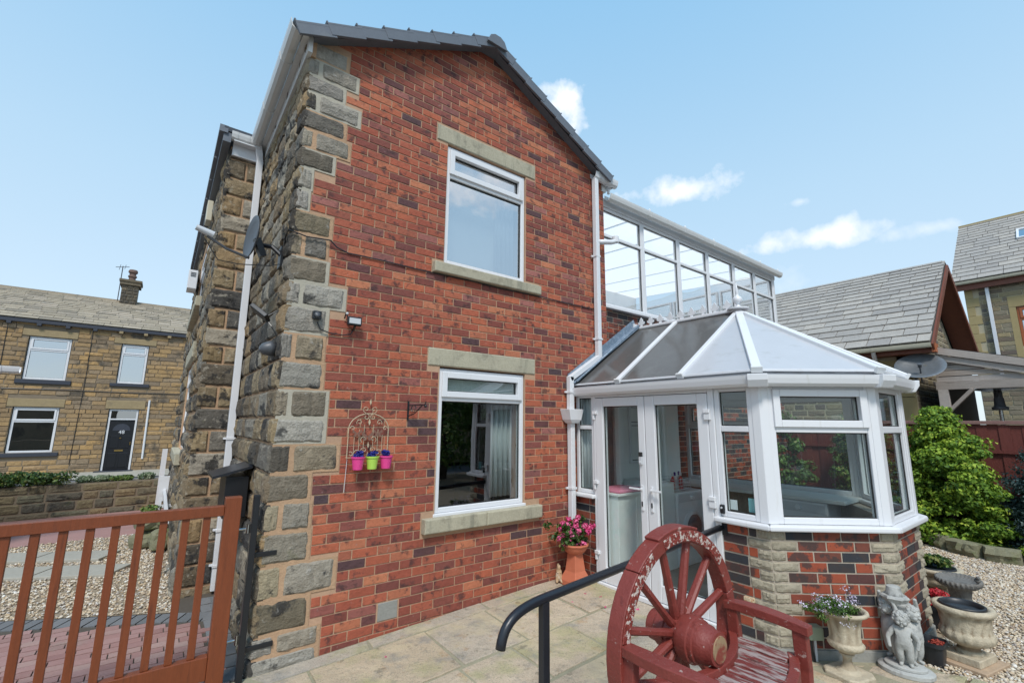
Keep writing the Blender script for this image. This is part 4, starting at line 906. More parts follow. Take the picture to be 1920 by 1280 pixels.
for z in (.91, .95, .99, 1.03): b.tube([(5.08,3.36,z),(5.42,3.36,z),(5.42,3.66,z),(5.08,3.66,z),(5.08,3.36,z)], .004, 5)
for k in range(9): b.tube([(5.08+k*.0425,3.36,.90),(5.08+k*.0425,3.36,1.03)], .003, 4)
b.build('wire_frame', M['ltgrey'], t)
for k, (x, y, mt_, lb) in enumerate([(5.13,3.42,'redpl','red capped bottle at the left of the wire basket'),(5.22,3.45,'upvc','white cleaning bottle in the middle of the wire basket'),(5.30,3.42,'redpl','red cleaning bottle right of the white one in the basket'),(5.36,3.48,'ltgrey','grey spray bottle at the right end of the basket')]):
    q = thing('bottle', lb, 'bottle', (x, y, .90), 'bottles in the wire basket')
    MB().lathe([(.028,0),(.03,.02),(.03,.12),(.012,.15),(.012,.165)], (x, y, .90), 12).build('bottle_body', M[mt_], q, smooth=True); MB().lathe([(.015,.166),(.015,.20),(.008,.21)], (x, y, .90), 10).build('cap', M['upvc' if k % 2 == 0 else 'bluepl'], q)
tag(MB().box(4.02, 4.50, 3.34, 3.70, .957, .985).build('folded_towel', M['pink_soft'], None, bevel=.01), 'folded pink towel lying on the cupboard behind the left door', 'towel')
# bits fixed to the conservatory
q = thing('door_bell', 'slim grey video doorbell stuck between the two glass doors', 'doorbell', D0(.955, 1.36, .05))
MB().fbox(D0, .936, .972, 1.30, 1.375, .052, .072).build('body', M['ltgrey'], q, bevel=.003); MB().fbox(D0, .936, .972, 1.376, 1.42, .052, .072).build('camera_face', M['seal'], q, bevel=.003); MB().lathe([(.011,0),(.010,.004)], D0(.954, 1.325, .072), 12, axis=D0.W).build('button', M['upvc'], q)
q = thing('key_safe', 'small black key safe on the white frame right of the doors', 'key safe', D0(1.765, .985, .03))
MB().fbox(D0, 1.748, 1.785, .955, 1.03, .032, .06).build('body', M['black'], q, bevel=.008); MB().lathe([(.009,0),(.008,.006)], D0(1.766, 1.005, .06), 10, axis=D0.W).build('keyhole', M['ltgrey'], q)
MB_ = MB().fbox(FR[0], 1.80, 1.86, .99, 1.07, -.03, -.028); tag(MB_.build('window_sticker', M['upvc'], None), 'small white sticker inside the narrow pane beside the doors', 'sticker')
tag(MB().fbox(FR[0], 1.955, 2.02, .99, 1.10, -.03, -.028).build('window_sticker', M['tealpaper'], None), 'pale blue sticker inside the narrow pane beside the doors', 'sticker')

# ================================================================== THE GROUND
def sheet(name, pts, mt, zf=None, kind='structure', parent=None, n=1):
    b = MB(); b.add([(x, y, (zf(x, y) if zf else z)) for x, y, z in pts], [tuple(range(len(pts)))]); o = b.build(name, M[mt], parent, fix=False)
    for p in o.data.polygons:
        if p.normal.z < 0: o.data.flip_normals()
        break
    if kind and parent is None: o['kind'] = kind
    return o
ground = sheet('ground', [(-250,-250,-.60),(250,-250,-.60),(250,250,-.60),(-250,250,-.60)], 'asphalt')
# patio: a pointed bed with stone slabs laid on it
def grid(name, x0, x1, y0, y1, step, mt, zf):
    nx, ny = max(1, int((x1-x0)/step)), max(1, int((y1-y0)/step)); V = [(x0+(x1-x0)*i/nx, y0+(y1-y0)*j/ny) for j in range(ny+1) for i in range(nx+1)]
    b = MB(); b.add([(x, y, zf(x, y)) for x, y in V], [(j*(nx+1)+i, j*(nx+1)+i+1, (j+1)*(nx+1)+i+1, (j+1)*(nx+1)+i) for j in range(ny) for i in range(nx)])
    o = b.build(name, M[mt], None, fix=False); o['kind'] = 'structure'; return o
patio = grid('patio', -1.2, 3.93, -4, 3.895, .7, 'slabjoint', lambda x, y: gz(x, y)-.006)
patio2 = sheet('patio', [(3.93,-4,0),(4.75,-4,0),(4.75,.72,0),(4.62,.86,0),(4.70,1.05,0),(4.62,1.24,0),(4.3,1.5,0),(3.97,1.8,0),(3.93,1.8,0)], 'slabjoint', zf=lambda x, y: gz(x, y)-.006)
def slab_at(x0, x1, y0, y1, parent, zf=gz, mt='slab', skew=.012, cut=None):
    j = lambda: R.uniform(-skew, skew); g = .011
    ps = [(x0+g+j(), y0+g+j()), (x1-g+j(), y0+g+j()), (x1-g+j(), y1-g+j()), (x0+g+j(), y1-g+j())]
    if cut: ps = cut(ps)
    if not ps: return
    # broken, riven edges
    e = []
    for (a, b_) in zip(ps, ps[1:]+ps[:1]):
        n = max(1, int(math.dist(a, b_)/.16))
        for k in range(n): t = k/n; q = R.uniform(-.005, .005) if k else 0; e.append((a[0]+(b_[0]-a[0])*t+q, a[1]+(b_[1]-a[1])*t+q))
    c = (sum(p[0] for p in e)/len(e), sum(p[1] for p in e)/len(e)); ti = R.uniform(-.003, .005); b = MB(); n = len(e)
    V = [(x, y, zf(x, y)-.03) for x, y in e] + [(x, y, zf(x, y)+ti-.003) for x, y in e] + [(x+(c[0]-x)*.014, y+(c[1]-y)*.014, zf(x, y)+ti+.001) for x, y in e]
    b.add(V, [tuple(range(2*n, 3*n))]+[(r*n+k, r*n+(k+1)%n, (r+1)*n+(k+1)%n, (r+1)*n+k) for r in (0,1) for k in range(n)])
    return b.build('slab', M[mt], parent)
ys = [3.885, 3.73, 3.10, 2.60, 1.95, 1.33, .86, .25, -.35, -.95, -1.6, -2.2]
for k, (yt, yb_) in enumerate(zip(ys, ys[1:])):
    x = .62 if yb_ > 3 else -.9; x += 0 if k % 2 else .0; lastx = 3.93 if yb_ > 1.6 else 4.75
    first = True
    while x < lastx-.05:
        L = R.choice([.45, .6, .72, .9, .6]) if k else R.choice([.9, .7, 1.1]); L = L*.6 if first and k % 2 else L; first = False
        x2 = min(x+L, lastx)
        if lastx-x2 < .2: x2 = lastx
        def cut(ps, x2=x2, yb_=yb_):
            if x2 <= 3.95: return ps
            out = []
            for (px, py) in ps:     # keep clear of the bay and the diagonal gravel edge
                lim = 4.72 if py < 1.0 else 4.72-(py-1.0)*1.15
                out.append((min(px, lim), py))
            return out if max(p[0] for p in out)-min(p[0] for p in out) > .1 else None
        slab_at(x, x2, yb_, yt, patio, cut=cut); x = x2
# front block paving behind the gate
PZ = -.07
drive = sheet('driveway', [(-9,3.9,PZ-.008),(.715,3.9,PZ-.008),(.715,6.02,PZ-.008),(.30,6.02,PZ-.008),(.30,12.0,PZ-.008),(-9,12.4,PZ-.008)], 'sand')
patio3 = sheet('driveway', [(-9,-4,PZ-.012),(-1.18,-4,PZ-.012),(-1.18,3.905,PZ-.012),(-9,3.905,PZ-.012)], 'sand')
sheet('driveway', [(-1.2,3.86,PZ-.016),(.72,3.86,PZ-.016),(.72,3.92,PZ-.016),(-1.2,3.92,PZ-.016)], 'sand')
pav = []; ang = rad(-4)
def bl(x0, y0): return -.54*(x0-.21)+5.37       # near edge of the charcoal border
def paver(x, y, lx, ly, mt, a=0., nm='paver', limit=[0]):
    o = link(nm, unit_block('slate', M[mt], R.randrange(4)), drive); g = .009
    o.matrix_basis = Matrix.Translation((x, y, PZ-.03+R.uniform(-.001, .002))) @ Matrix.Rotation(a, 4, 'Z') @ Matrix.Diagonal((lx-g, ly-g, .032, 1)); return o
x = -3.2; rest = MB(); cnt = 0
r_ = 0; y = 3.93
while y < 8:
    x = .60 - (r_ % 2)*.1; 
    while x > -3.4:
        L = R.choice([.2, .2, .16, .24]); x -= L
        if y+.1 < bl(x+L/2, 0)-.01 and x < .5:
            if y < 6.2 and x > -1.5 and cnt < 290: paver(x, y, L, .1, 'redpaver'); cnt += 1
            else: rest.box(x+.002, x+L-.002, y+.002, y+.098, PZ-.03, PZ+.001, a=R.random())
    y += .1; r_ += 1
if rest.v: rest.build('block_paving', M['redpaver'], drive, kind='stuff', fix=False)
dv = Vector((1, -.54, 0)).normalized(); nv = Vector((.54, 1, 0)).normalized()
u = -3.2
while u < .48:
    p = Vector((.21, 5.37, 0)) + dv*u; paver(p.x, p.y, .1, .21, 'greypaver', a=math.atan2(dv.y, dv.x)); u += .104
for k in range(3):
    for j in range(9): paver(.52+.105*(k % 1), 3.95+j*.21+.02*k, .1, .2, 'greypaver') if k == 0 else (paver(.60, 3.95+j*.21, .1, .2, 'greypaver') if k == 1 else None)
# stepping slabs and gravel in the front garden
gp = [(-3.4,7.75),(.30,5.72),(.30,11.9),(.1,9.5),(-3.6,9.6)]
gp = [(.30,5.58),(.30,9.5),(-3.4,9.5),(-3.4,7.58)]
bed = sheet('gravel_bed', [(x, y, PZ-.002) for x, y in gp], 'gravelbase')
def on_slab(a): return False
pebbles('gravel', gp, 15000, .016, .036, 5, zf=lambda x, y: PZ)['label'] = 'golden gravel chips between the stepping slabs behind the gate'
for cx, cy, n in ((-.28, 7.18, 0), (-.42, 8.02, 1)):
    for k in range(4):
        p = Vector((cx, cy, 0)) - dv*(.8*k+.76); a = math.atan2(dv.y, dv.x); b = MB(); c_ = Matrix.Translation((p.x, p.y, PZ+.018)) @ Matrix.Rotation(a, 4, 'Z')
        V = [c_ @ Vector((sx, sy, z)) for z in (-.02, .018) for sx, sy in ((0,0),(.78,0),(.78,.42),(0,.42))]
        b.add(V, [(3,2,1,0),(4,5,6,7)]+[(i,(i+1)%4,4+(i+1)%4,4+i) for i in range(4)]); b.build('stepping_slab', M['greyslab'], bed, bevel=.006)
far = sheet('red_drive', [(-9,9.5,PZ+.004),(.30,9.5,PZ+.004),(.30,11.9,PZ+.004),(-9,11.9,PZ+.004)], 'redpaver')
sheet('side_road', [(-60,12.5,-.45),(60,12.5,-.45),(60,23.2,-.34),(-60,23.2,-.34)], 'asphalt')
sheet('pavement', [(-60,21.6,-.33),(60,21.6,-.33),(60,24,-.30),(-60,24,-.30)], 'greyslab')
# gravel garden on the right
sheet('garden_bed', [(4.7,-6,-.055),(14,-6,-.055),(14,9,-.055),(6.2,9,-.055),(6.2,1.6,-.055),(4.3,1.4,-.055),(4.3,1.1,-.055),(4.7,.9,-.055)], 'gravelbase')
gr = pebbles('gravel', [(4.32,1.42),(4.58,1.12),(4.68,.9),(4.76,.3),(9.4,.3),(9.85,2.3),(7,2.9),(6.3,2.3),(6.3,1.8),(5.5,1.12),(4.7,1.12)], 34000, .016, .034, 6, zf=lambda x, y: -.052)
gr['label'] = 'golden gravel chips around the urns beside the bay'
tag(bed, None)

# ================================================================== TIMBER GATE
gt = thing('timber_gate', 'orange stained timber gate with square upright slats at the left', 'gate', (.48, 3.85, PZ))
GF = F((0, 3.875, 0), (1, 0, 0))
MB().fbox(GF, .435, .535, -.02, 1.165, -.035, .045).build('hanging_stile', M['gate'], gt, bevel=.004)
MB().fbox(GF, -3.1, .434, 1.045, 1.112, -.025, .035).build('top_rail', M['gate'], gt, bevel=.004)
MB().fbox(GF, -3.1, .434, .02, .165, -.025, .035).build('bottom_rail', M['gate'], gt, bevel=.004)
for k in range(29):
    x = .319-.1185*k; MB().fbox(GF, x, x+.042, .166, 1.044, -.012, .022).build('slat', M['gate'], gt, bevel=.003)
MB().fbox(GF, -3.2, -3.101, -.02, 1.165, -.035, .045).build('closing_stile', M['gate'], gt, bevel=.004)
for z in (.93, .20): MB().tube([GF(.535, z, -.03), GF(.60, z, -.03)], .007, 6).lathe([(.013,-.03),(.013,.03)], GF(.60, z, -.03), 10).build('hinge', M['chrome'], gt)
q = thing('gate_post', 'black steel hanging post strapped to the corner stones', 'post', (.64, 3.85, -.05))
MB().fbox(GF, .612, .652, -.06, 1.165, -.02, .03).build('post', M['black'], q, bevel=.004)
for z, u1 in ((.73, .80), (.115, .83)): MB().fbox(GF, .652, u1, z, z+.032, -.02, .0).build('strap', M['black'], q, bevel=.003)

# ================================================================== HANDRAIL
q = thing('handrail', 'black tubular handrail running from the bay wall down across the patio', 'handrail', (1.77, 2.01, gz(1.77, 2.01)))
def bez(ps, n=8):
    out = []
    for i in range(n+1):
        t = i/n; a = [Vector(p) for p in ps]
        while len(a) > 1: a = [x.lerp(y, t) for x, y in zip(a, a[1:])]
        out.append(a[0])
    return out
pts = [Vector((3.925, 2.17, .835)), Vector((1.83, 2.015, .766))] + bez([(1.80,2.013,.765),(1.56,1.998,.757),(1.485,1.99,.72),(1.465,1.99,.60)], 12)
MB().tube(pts, .0255, 14).build('rail', M['blackmet'], q, smooth=True)
MB().box(1.748, 1.794, 1.99, 2.034, gz(1.77,2)-.01, .75).build('post', M['blackmet'], q, bevel=.004)
MB().box(3.915, 3.928, 2.11, 2.23, .78, .89).build('wall_plate', M['blackmet'], q)
q2 = thing('stopper_wire', 'small knotted cord and weight hanging on the handrail post', 'cord', (1.735, 2.0, .36))
MB().ball((1.725, 1.99, .335), (.014,.014,.022), 6).build('weight', M['ltgrey'], q2, smooth=True); MB().tube([(1.725,1.99,.31),(1.727,1.99,.18),(1.722,1.99,.05)], .0022, 4).build('cord', M['ltgrey'], q2)
MB().tube([(1.722,1.99,.345),(1.75,1.995,.318)], .006, 5).build('loop', M['tealpaper'], q2)

# ================================================================== WAGON WHEEL BENCH
bn = thing('wagon_wheel_bench', 'flaking dark red bench with a spoked wagon wheel for its back', 'bench', (2.23, 1.3, gz(2.2, 1.4)))
WC = Vector((2.225, 1.495, .655)); RW = .505
WFr = F(WC, (1,0,0))     # w towards the sitter (-Y)
def arc(name, r0, r1, a0, a1, w0, w1, mt='redpaint', n=8, cx=0, cz=0, parent=bn, fr=WFr):
    b = MB(); V = []
    for i in range(n+1):
        a = a0+(a1-a0)*i/n
        for r, w_ in ((r0, w0), (r1, w0), (r1, w1), (r0, w1)): V.append(fr(cx+r*math.cos(a), cz+r*math.sin(a), w_))
    b.add(V, [(i*4+k, i*4+(k+1)%4, (i+1)*4+(k+1)%4, (i+1)*4+k) for i in range(n) for k in range(4)]+[(3,2,1,0),tuple(n*4+k for k in range(4))])
    return b.build(name, M[mt], parent, bevel=.004, autosmooth=40)
for k in range(6):
    a0 = rad(15+60*k); arc('felloe', RW-.068, RW, a0+.004, a0+rad(60)-.004, -.04, .042)
arc('raised_rim', RW-.001, RW+.014, rad(72), rad(112), -.042, .044, n=6)
arc('carved_rim_panel', RW-.060, RW-.008, rad(38), rad(108), .0415, .047, mt='carvedpaint')
arc('carved_rim_panel', RW-.060, RW-.008, rad(120), rad(170), .0415, .047, mt='carvedpaint')
for k in range(12):
    a = rad(15+30*k); c_, s_ = math.cos(a), math.sin(a)
    p0, p1 = WFr(.07*c_, .07*s_, .0), WFr((RW-.07)*c_, (RW-.07)*s_, 0); V = []
    for p, wd, dp in ((p0, .036, .034), (WFr(.17*c_, .17*s_, 0), .030, .030), (p1, .036, .024)):
        t = Vector((-s_, 0, c_)); V += [p+t*wd*.5*i + WFr.W*dp*.75*j for i, j in ((-1,-.5),(-.5,-1),(.5,-1),(1,-.5),(1,.5),(.5,1),(-.5,1),(-1,.5))]
    b = MB(); b.add(V, [(r*8+i, r*8+(i+1)%8, (r+1)*8+(i+1)%8, (r+1)*8+i) for r in (0,1) for i in range(8)]); b.build('spoke', M['redpaint'], bn)
b = MB(); b.lathe([(.062,-.15),(.075,-.145),(.078,-.10),(.088,-.09),(.09,-.04),(.082,-.035),(.084,.03),(.098,.035),(.108,.06),(.108,.10),(.100,.105),(.099,.125),(.09,.13),(.088,.165),(.078,.18),(.074,.215),(.062,.218)], WC, 28, axis=WFr.W); b.build('hub', M['redpaint'], bn, autosmooth=35, smooth=True)
MB().lathe([(.06,0),(.058,.006),(.0,.008)], WFr(0,0,.217), 24, axis=WFr.W).build('hub_end', M['hubend'], bn)
# seat: nine worn boards between a curved back rail and a bowed front rail
SZ = .567; nb = 9
bx0, bx1 = 1.80, 2.66; fx0, fx1 = 1.83, 2.66
for k in range(nb):
    t0, t1 = k/nb, (k+1)/nb; g = .006; bow = lambda t: .12*(1-(2*t-1)**2)
    xb0, xb1 = bx0+(bx1-bx0)*t0+g, bx0+(bx1-bx0)*t1; yb0, yf0 = 1.43, 1.13-bow((t0+t1)/2)+.03
    yk = 1.44-.165*(1-(2*(t0+t1)/2-1)**2)
    dz = -.018*(1-(2*(t0+t1)/2-1)**2)*1.0
    b = MB(); V = [(xb0, yk, SZ+dz), (xb1, yk, SZ+dz), (xb1, yf0, SZ+dz+.006), (xb0, yf0, SZ+dz+.006)]
    b.add([Vector(v)-Vector((0,0,.022)) for v in V]+[Vector(v) for v in V], [(3,2,1,0),(4,5,6,7)]+[(i,(i+1)%4,4+(i+1)%4,4+i) for i in range(4)]); b.build('seat_board', M['seatpaint'], bn, bevel=.003)
def bowed(name, f, z0, z1, th_, n=12, mt='redpaint'):
    b = MB(); V = []
    for i in range(n+1):
        t = i/n; p = Vector(f(t)+(0,)); q = (Vector(f(min(1,t+.01))+(0,))-Vector(f(max(0,t-.01))+(0,))).normalized(); nn = Vector((q.y, -q.x, 0))*th_/2
        V += [p-nn+Vector((0,0,z0)), p+nn+Vector((0,0,z0)), p+nn+Vector((0,0,z1)), p-nn+Vector((0,0,z1))]
    b.add(V, [(i*4+k, i*4+(k+1)%4, (i+1)*4+(k+1)%4, (i+1)*4+k) for i in range(n) for k in range(4)]+[(3,2,1,0),tuple(n*4+k for k in range(4))])
    return b.build(name, M[mt], bn, bevel=.004)
bowed('front_rail', lambda t: (1.80+.88*t, 1.15-.125*(1-(2*t-1)**2)), SZ-.07, SZ+.006, .045)
bowed('back_rail', lambda t: (1.79+.88*t, 1.455-.16*(1-(2*t-1)**2)), SZ-.03, SZ+.012, .04)
# arms and their supports
def arm(x0, x1, x2, sgn):
    n = 8; V = []; b = MB()
    for i in range(n+1):
        t = i/n; p = (1-t)**2*Vector((x0, 1.47, .735)) + 2*t*(1-t)*Vector((x1, 1.28, .752)) + t*t*Vector((x2, 1.045, .728)); wd = .030+.012*math.sin(math.pi*t)
        V += [p+Vector((-wd,0,-.042)), p+Vector((wd,0,-.042)), p+Vector((wd,0,.0)), p+Vector((-wd,0,.0))]
    b.add(V, [(i*4+k, i*4+(k+1)%4, (i+1)*4+(k+1)%4, (i+1)*4+k) for i in range(n) for k in range(4)]+[(3,2,1,0),tuple(n*4+k for k in range(4))]); b.build('armrest', M['redpaint'], bn, bevel=.004)
    for y0, y1 in ((1.06, 1.125), (1.40, 1.46)):
        zs = .705; xx = x2 if y0 < 1.2 else x0; b = MB(); V = []
        for z, dx, e in ((zs, 0, 0), (.52, sgn*.012, 0), (.3, -sgn*.01, .0), (gz(xx, y0), -sgn*.035, .0)):
            for a, c in ((-.022, y0), (.022, y0), (.022, y1), (-.022, y1)): V.append((xx+dx+a, c+e, z))
        b.add(V, [(i*4+k, i*4+(k+1)%4, (i+1)*4+(k+1)%4, (i+1)*4+k) for i in range(3) for k in range(4)]+[(0,1,2,3),(15,14,13,12)]); b.build('leg', M['redpaint'], bn, bevel=.005)
arm(2.655, 2.68, 2.655, 1); arm(1.765, 1.73, 1.80, -1)
MB().box(2.03, 2.11, 1.475, 1.52, gz(2,1.5), .25).build('back_foot', M['redpaint'], bn, bevel=.004); MB().box(2.34, 2.42, 1.475, 1.52, gz(2,1.5), .25).build('back_foot', M['redpaint'], bn, bevel=.004)

# ================================================================== TERRACE ACROSS THE ROAD
TY = 24.0; T = F((0, TY, 0), (1, 0, 0))
ter = thing('terraced_house', 'sooty sandstone terrace with black front door numbered 48 across the road', 'house', (-2, TY, -.3))
TH = [(-4.16,-2.98,3.10,4.70),(-1.53,-.65,3.10,4.69),(-4.22,-2.99,.46,2.10),(-1.60,-.67,-.34,2.08),(-4.34,-2.84,4.70,4.96),(-1.77,-.43,4.69,4.93),(-4.38,-2.88,2.10,2.40),(-1.72,-.50,2.08,2.42),(-4.30,-2.82,2.94,3.10),(-1.70,-.48,2.97,3.10),(-4.36,-2.83,.32,.46)]
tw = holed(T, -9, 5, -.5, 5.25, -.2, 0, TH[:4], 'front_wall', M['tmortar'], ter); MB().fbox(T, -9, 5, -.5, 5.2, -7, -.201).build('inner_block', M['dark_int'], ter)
blocks(T, [(a, b, c, d, R.uniform(.012, .035)) for a, b, c, d in courses(-.34, 5.2, .172, -9, 5, .46, .022, TH, jitL=.42, hj=.1)], 'wall_stone', 'stonework', 'rock', M['tstone'], tw, .02, variants=6)
for (a, b, c, d) in TH[4:8]: MB().cham(T, a, b, c+.004, d-.004, -.05, .03, c=.01).build('lintel', M['tlintel'], tw)
for (a, b, c, d) in TH[8:]: MB().cham(T, a, b, c+.004, d-.004, -.05, .08, c=.008).build('sill', M['darkpaint'], tw)
window(T, -4.14, -3.0, 3.105, 4.69, tw, vt=4.20, w=-.06, fwid=.07, gmat='glass_tb', sash='top')
window(T, -1.51, -.67, 3.105, 4.68, tw, vt=4.27, w=-.06, fwid=.07, gmat='glass_tb', sash='top')
window(T, -4.20, -3.01, .465, 2.09, tw, vt=1.58, w=-.06, fwid=.07, gmat='glass_t', sash='top')
b = MB().fbox(T, -1.58, -1.52, -.28, 2.07, -.12, -.04).fbox(T, -.75, -.69, -.28, 2.07, -.12, -.04).fbox(T, -1.52, -.75, 2.01, 2.07, -.12, -.04).fbox(T, -1.52, -.75, 1.66, 1.71, -.12, -.04).build('door_frame', M['upvc'], tw)
MB().fbox(T, -1.515, -.755, 1.712, 2.008, -.10, -.09).build('fanlight', M['glass_t'], tw)
dr = MB().fbox(T, -1.515, -.755, -.26, 1.655, -.12, -.08).build('door', M['black'], tw)
for x0 in (-1.44, -1.10):
    for z0, z1 in ((-.18, .38), (.55, 1.05)): MB().cham(T, x0, x0+.28, z0, z1, -.08, -.068, c=.012).build('door_panel', M['black'], dr)
b = MB(); b.prism(T, [(-1.135+.27*math.cos(rad(a)), 1.24+.27*math.sin(rad(a))) for a in range(0, 181, 15)], -.08, -.07); b.build('fan_panel', M['darkpaint'], dr)
MB().fbox(T, -1.26, -1.00, .44, .50, -.08, -.066).build('letter_plate', M['brass'], dr); MB().lathe([(.03,0),(.02,.03)], T(-1.135, .95, -.08), 10, axis=T.W).build('knocker', M['brass'], dr); MB().fbox(T, -.82, -.80, .68, .80, -.08, -.05).build('handle', M['brass'], dr)
cu = bpy.data.curves.new('door_number', 'FONT'); cu.body = '48'; cu.size = .19; cu.extrude = .006; cu.align_x = 'CENTER'; cu.materials.append(M['upvc'])
o = bpy.data.objects.new('door_number', cu); col.objects.link(o); o.matrix_world = Matrix.Translation(T(-1.12, 1.12, -.066)) @ Matrix.Rotation(rad(90), 4, 'X'); 
_dg = bpy.context.evaluated_depsgraph_get(); _me = bpy.data.meshes.new_from_object(o.evaluated_get(_dg)); _mw = o.matrix_world.copy(); bpy.data.objects.remove(o); _me.transform(_mw); link('door_number', _me, dr)
MB().fbox(T, -1.75, -.6, -.42, -.275, -.02, .35).build('doorstep', M['darkpaint'], tw)
MB().fbox(T, -9, 5, 5.17, 5.29, .02, .15).build('gutter', M['darkpaint'], tw)
for k in range(16): MB().fbox(T, -7.9+k*.78, -7.78+k*.78, 5.08, 5.17, .0, .16).build('gutter_corbel', M['tlintel' if k > 7 else 'darkpaint'], tw)
MB().tube([T(-.39, 2.46, .05), T(-.36, .13, .05)], .035, 8).build('white_pipe', M['upvc'], tw)
for x_, zt in ((-2.45, 5.2), (-4.75, 5.2)): MB().tube([T(x_, zt, .03), T(x_+.02, 3.2, .03), T(x_-.03, .0, .03)], .012, 5).build('wall_cable', M['black'], tw)
MB().tube([T(-4.6, 2.74, .03), T(-3, 2.76, .03), T(-1.2, 2.73, .03), T(.8, 2.76, .03)], .014, 5).build('wall_cable', M['black'], tw)
# roof of stone slates, laid in diminishing courses
sl = math.atan2(1.86, 4.1); RL = math.hypot(1.86, 4.1)
rb = MB().slab([(-9, TY-.12, 5.26), (5, TY-.12, 5.26), (5, TY+4, 7.15), (-9, TY+4, 7.15)], .04).build('roof', M['roofbase'], ter)
def slates(origin, eu, es, en, ulen, slen, e0, e1, wl, mt, parent, thick=.022, limit=300, stepback=0):
    """courses of slates: eu along the eave, es up the slope, en normal"""
    s = 0.; pcs = []; k = 0
    while s < slen-.02:
        ex = e0+(e1-e0)*s/slen; u = -R.uniform(0, wl); 
        while u < ulen:
            L = wl*R.uniform(.72, 1.25); a, b_ = max(u, 0), min(u+L, ulen)
            if b_-a > .05: pcs.append((a, b_, s, min(s+ex*1.35, slen+.04)))
            u += L
        s += ex; k += 1
    O_, eu, es, en = Vector(origin), Vector(eu), Vector(es), Vector(en)
    def sz(p): c = O_+eu*((p[0]+p[1])/2)+es*p[2]; d = c-CAM; return (p[1]-p[0])*(p[3]-p[2])/max(d.length, 1)**2 if d.dot(fw) > 0 and d.dot(rt) > -d.dot(fw)*1.2 and d.dot(rt) < d.dot(fw)*1.2 else 0
    pcs.sort(key=sz, reverse=True); rest = MB()
    for i, (a, b_, s0, s1) in enumerate(pcs):
        tilt = thick*1.1
        ev = (es*(s1-s0) - en*tilt); O2 = O_+eu*(a+.004)+es*s0+en*(tilt+R.uniform(-.002, .003))
        mm = Matrix((eu*(b_-a-.014), ev, eu.cross(ev).normalized()*thick)).transposed().to_4x4()
        if i < limit:
            o = link('slate', unit_block('slate', mt, R.randrange(6)), parent); o.matrix_basis = Matrix.Translation(O2) @ mm
        else:
            X, Y, Z = mm.col[0].xyz, mm.col[1].xyz, mm.col[2].xyz
            rest.add([O2+X*i_+Y*j_+Z*k_ for k_ in (0,1) for j_ in (0,1) for i_ in (0,1)], [(0,1,3,2),(4,6,7,5),(0,4,5,1),(2,3,7,6),(0,2,6,4),(1,5,7,3)], a=R.random())
    if rest.v: rest.build('slating', mt, parent, kind='stuff', fix=False)
slates((-9, TY-.14, 5.30), (1,0,0), (0, math.cos(sl), math.sin(sl)), (0, -math.sin(sl), math.cos(sl)), 14, RL, .36, .20, .55, M['slate2'], rb)
MB().box(-9, 5, TY+3.9, TY+4.2, 7.12, 7.24).build('ridge_stone', M['slate2'], rb)
ch = MB().box(-2.10, -1.50, TY+3.6, TY+4.4, 6.7, 7.95).box(-2.18, -1.42, TY+3.52, TY+4.48, 7.95, 8.10).box(-2.22,-1.38,TY+3.48,TY+4.52,8.10,8.2).build('chimney', M['sootstone'], ter)
CH = F((0, TY+3.6, 0), (1,0,0)); blocks(CH, [(a,b_,c,d,.03) for a,b_,c,d in courses(6.75, 7.95, .15, -2.1, -1.5, .28, .02, jitL=.4)], 'wall_stone', 'stonework', 'rock', M['sootstone'], ch, .03)
MB().lathe([(.14,0),(.13,.2),(.17,.24),(.17,.3),(.13,.33),(.13,.42),(.18,.46),(.18,.54),(.15,.6)], (-1.80, TY+4, 8.2), 14).build('chimney_pot', M['oldpot'], ch)
MB().box(-2.15, -1.45, TY+3.45, TY+3.6, 6.62, 6.78).build('flashing', M['ltgrey'], ch)
q = thing('tv_aerial', 'thin television aerial on a pole beside the terrace chimney', 'aerial', (-2.3, TY+4, 7))
MB().tube([(-2.2,TY+3.9,7.2),(-2.2,TY+3.9,8.9)], .02, 6).build('pole', M['dishgrey'], q); MB().tube([(-2.45,TY+3.9,8.8),(-1.95,TY+3.7,8.85)], .015, 5).tube([(-2.3,TY+3.7,8.65),(-2.3,TY+4.1,9.0)], .012, 4).tube([(-2.1,TY+3.6,8.7),(-2.1,TY+4.0,9.0)], .012, 4).build('elements', M['dishgrey'], q)
# ---- low stone wall with plants on top
lw = thing('garden_wall', 'low sooty stone garden wall between the drive and the road', 'wall', (-2, 12, -.1))
LW = F((-8, 11.45, 0), (8.35, .55, 0))
LWL = 8.3
wb = MB().fbox(LW, 0, LWL, -.3, .50, -.35, 0).build('wall_core', M['tmortar'], lw)
blocks(LW, [(a,b_,c,d,R.uniform(.012,.028)) for a,b_,c,d in courses(-.1, .50, .155, 0, LWL, .38, .022, jitL=.45, hj=.15)], 'wall_stone', 'stonework', 'rock', M['stone2'], lw, .03)
g2 = lambda u, v, w: tuple(LW(u, v, w))
leaves('leaf_mass', [(g2(6.05+R.uniform(-.75,.75), .60+R.uniform(-.03,.08), -.12+R.uniform(-.1,.15)), (.16,.14,.10)) for k in range(26)], 150, .035, 'leaf_mid', seed=3)
bpy.data.objects['leaf_mass'].name = 'trailing_plant'; o = bpy.data.objects['trailing_plant']; tag(o, 'green flowering plant spilling over the left part of the garden wall', 'plant')
fp = leaves('flower', [(g2(6.05+R.uniform(-.7,.7), .68, -.1), (.15,.12,.05)) for k in range(14)], 22, .02, 'leaf_grey', o, seed=8, bright=False)
o = leaves('silver_plant', [(g2(7.15+R.uniform(-.18,.18), .56, -.15), (.10,.10,.07)) for k in range(8)], 130, .03, 'leaf_grey', seed=4); tag(o, 'pale silvery tuft growing on the garden wall beside the green one', 'plant')
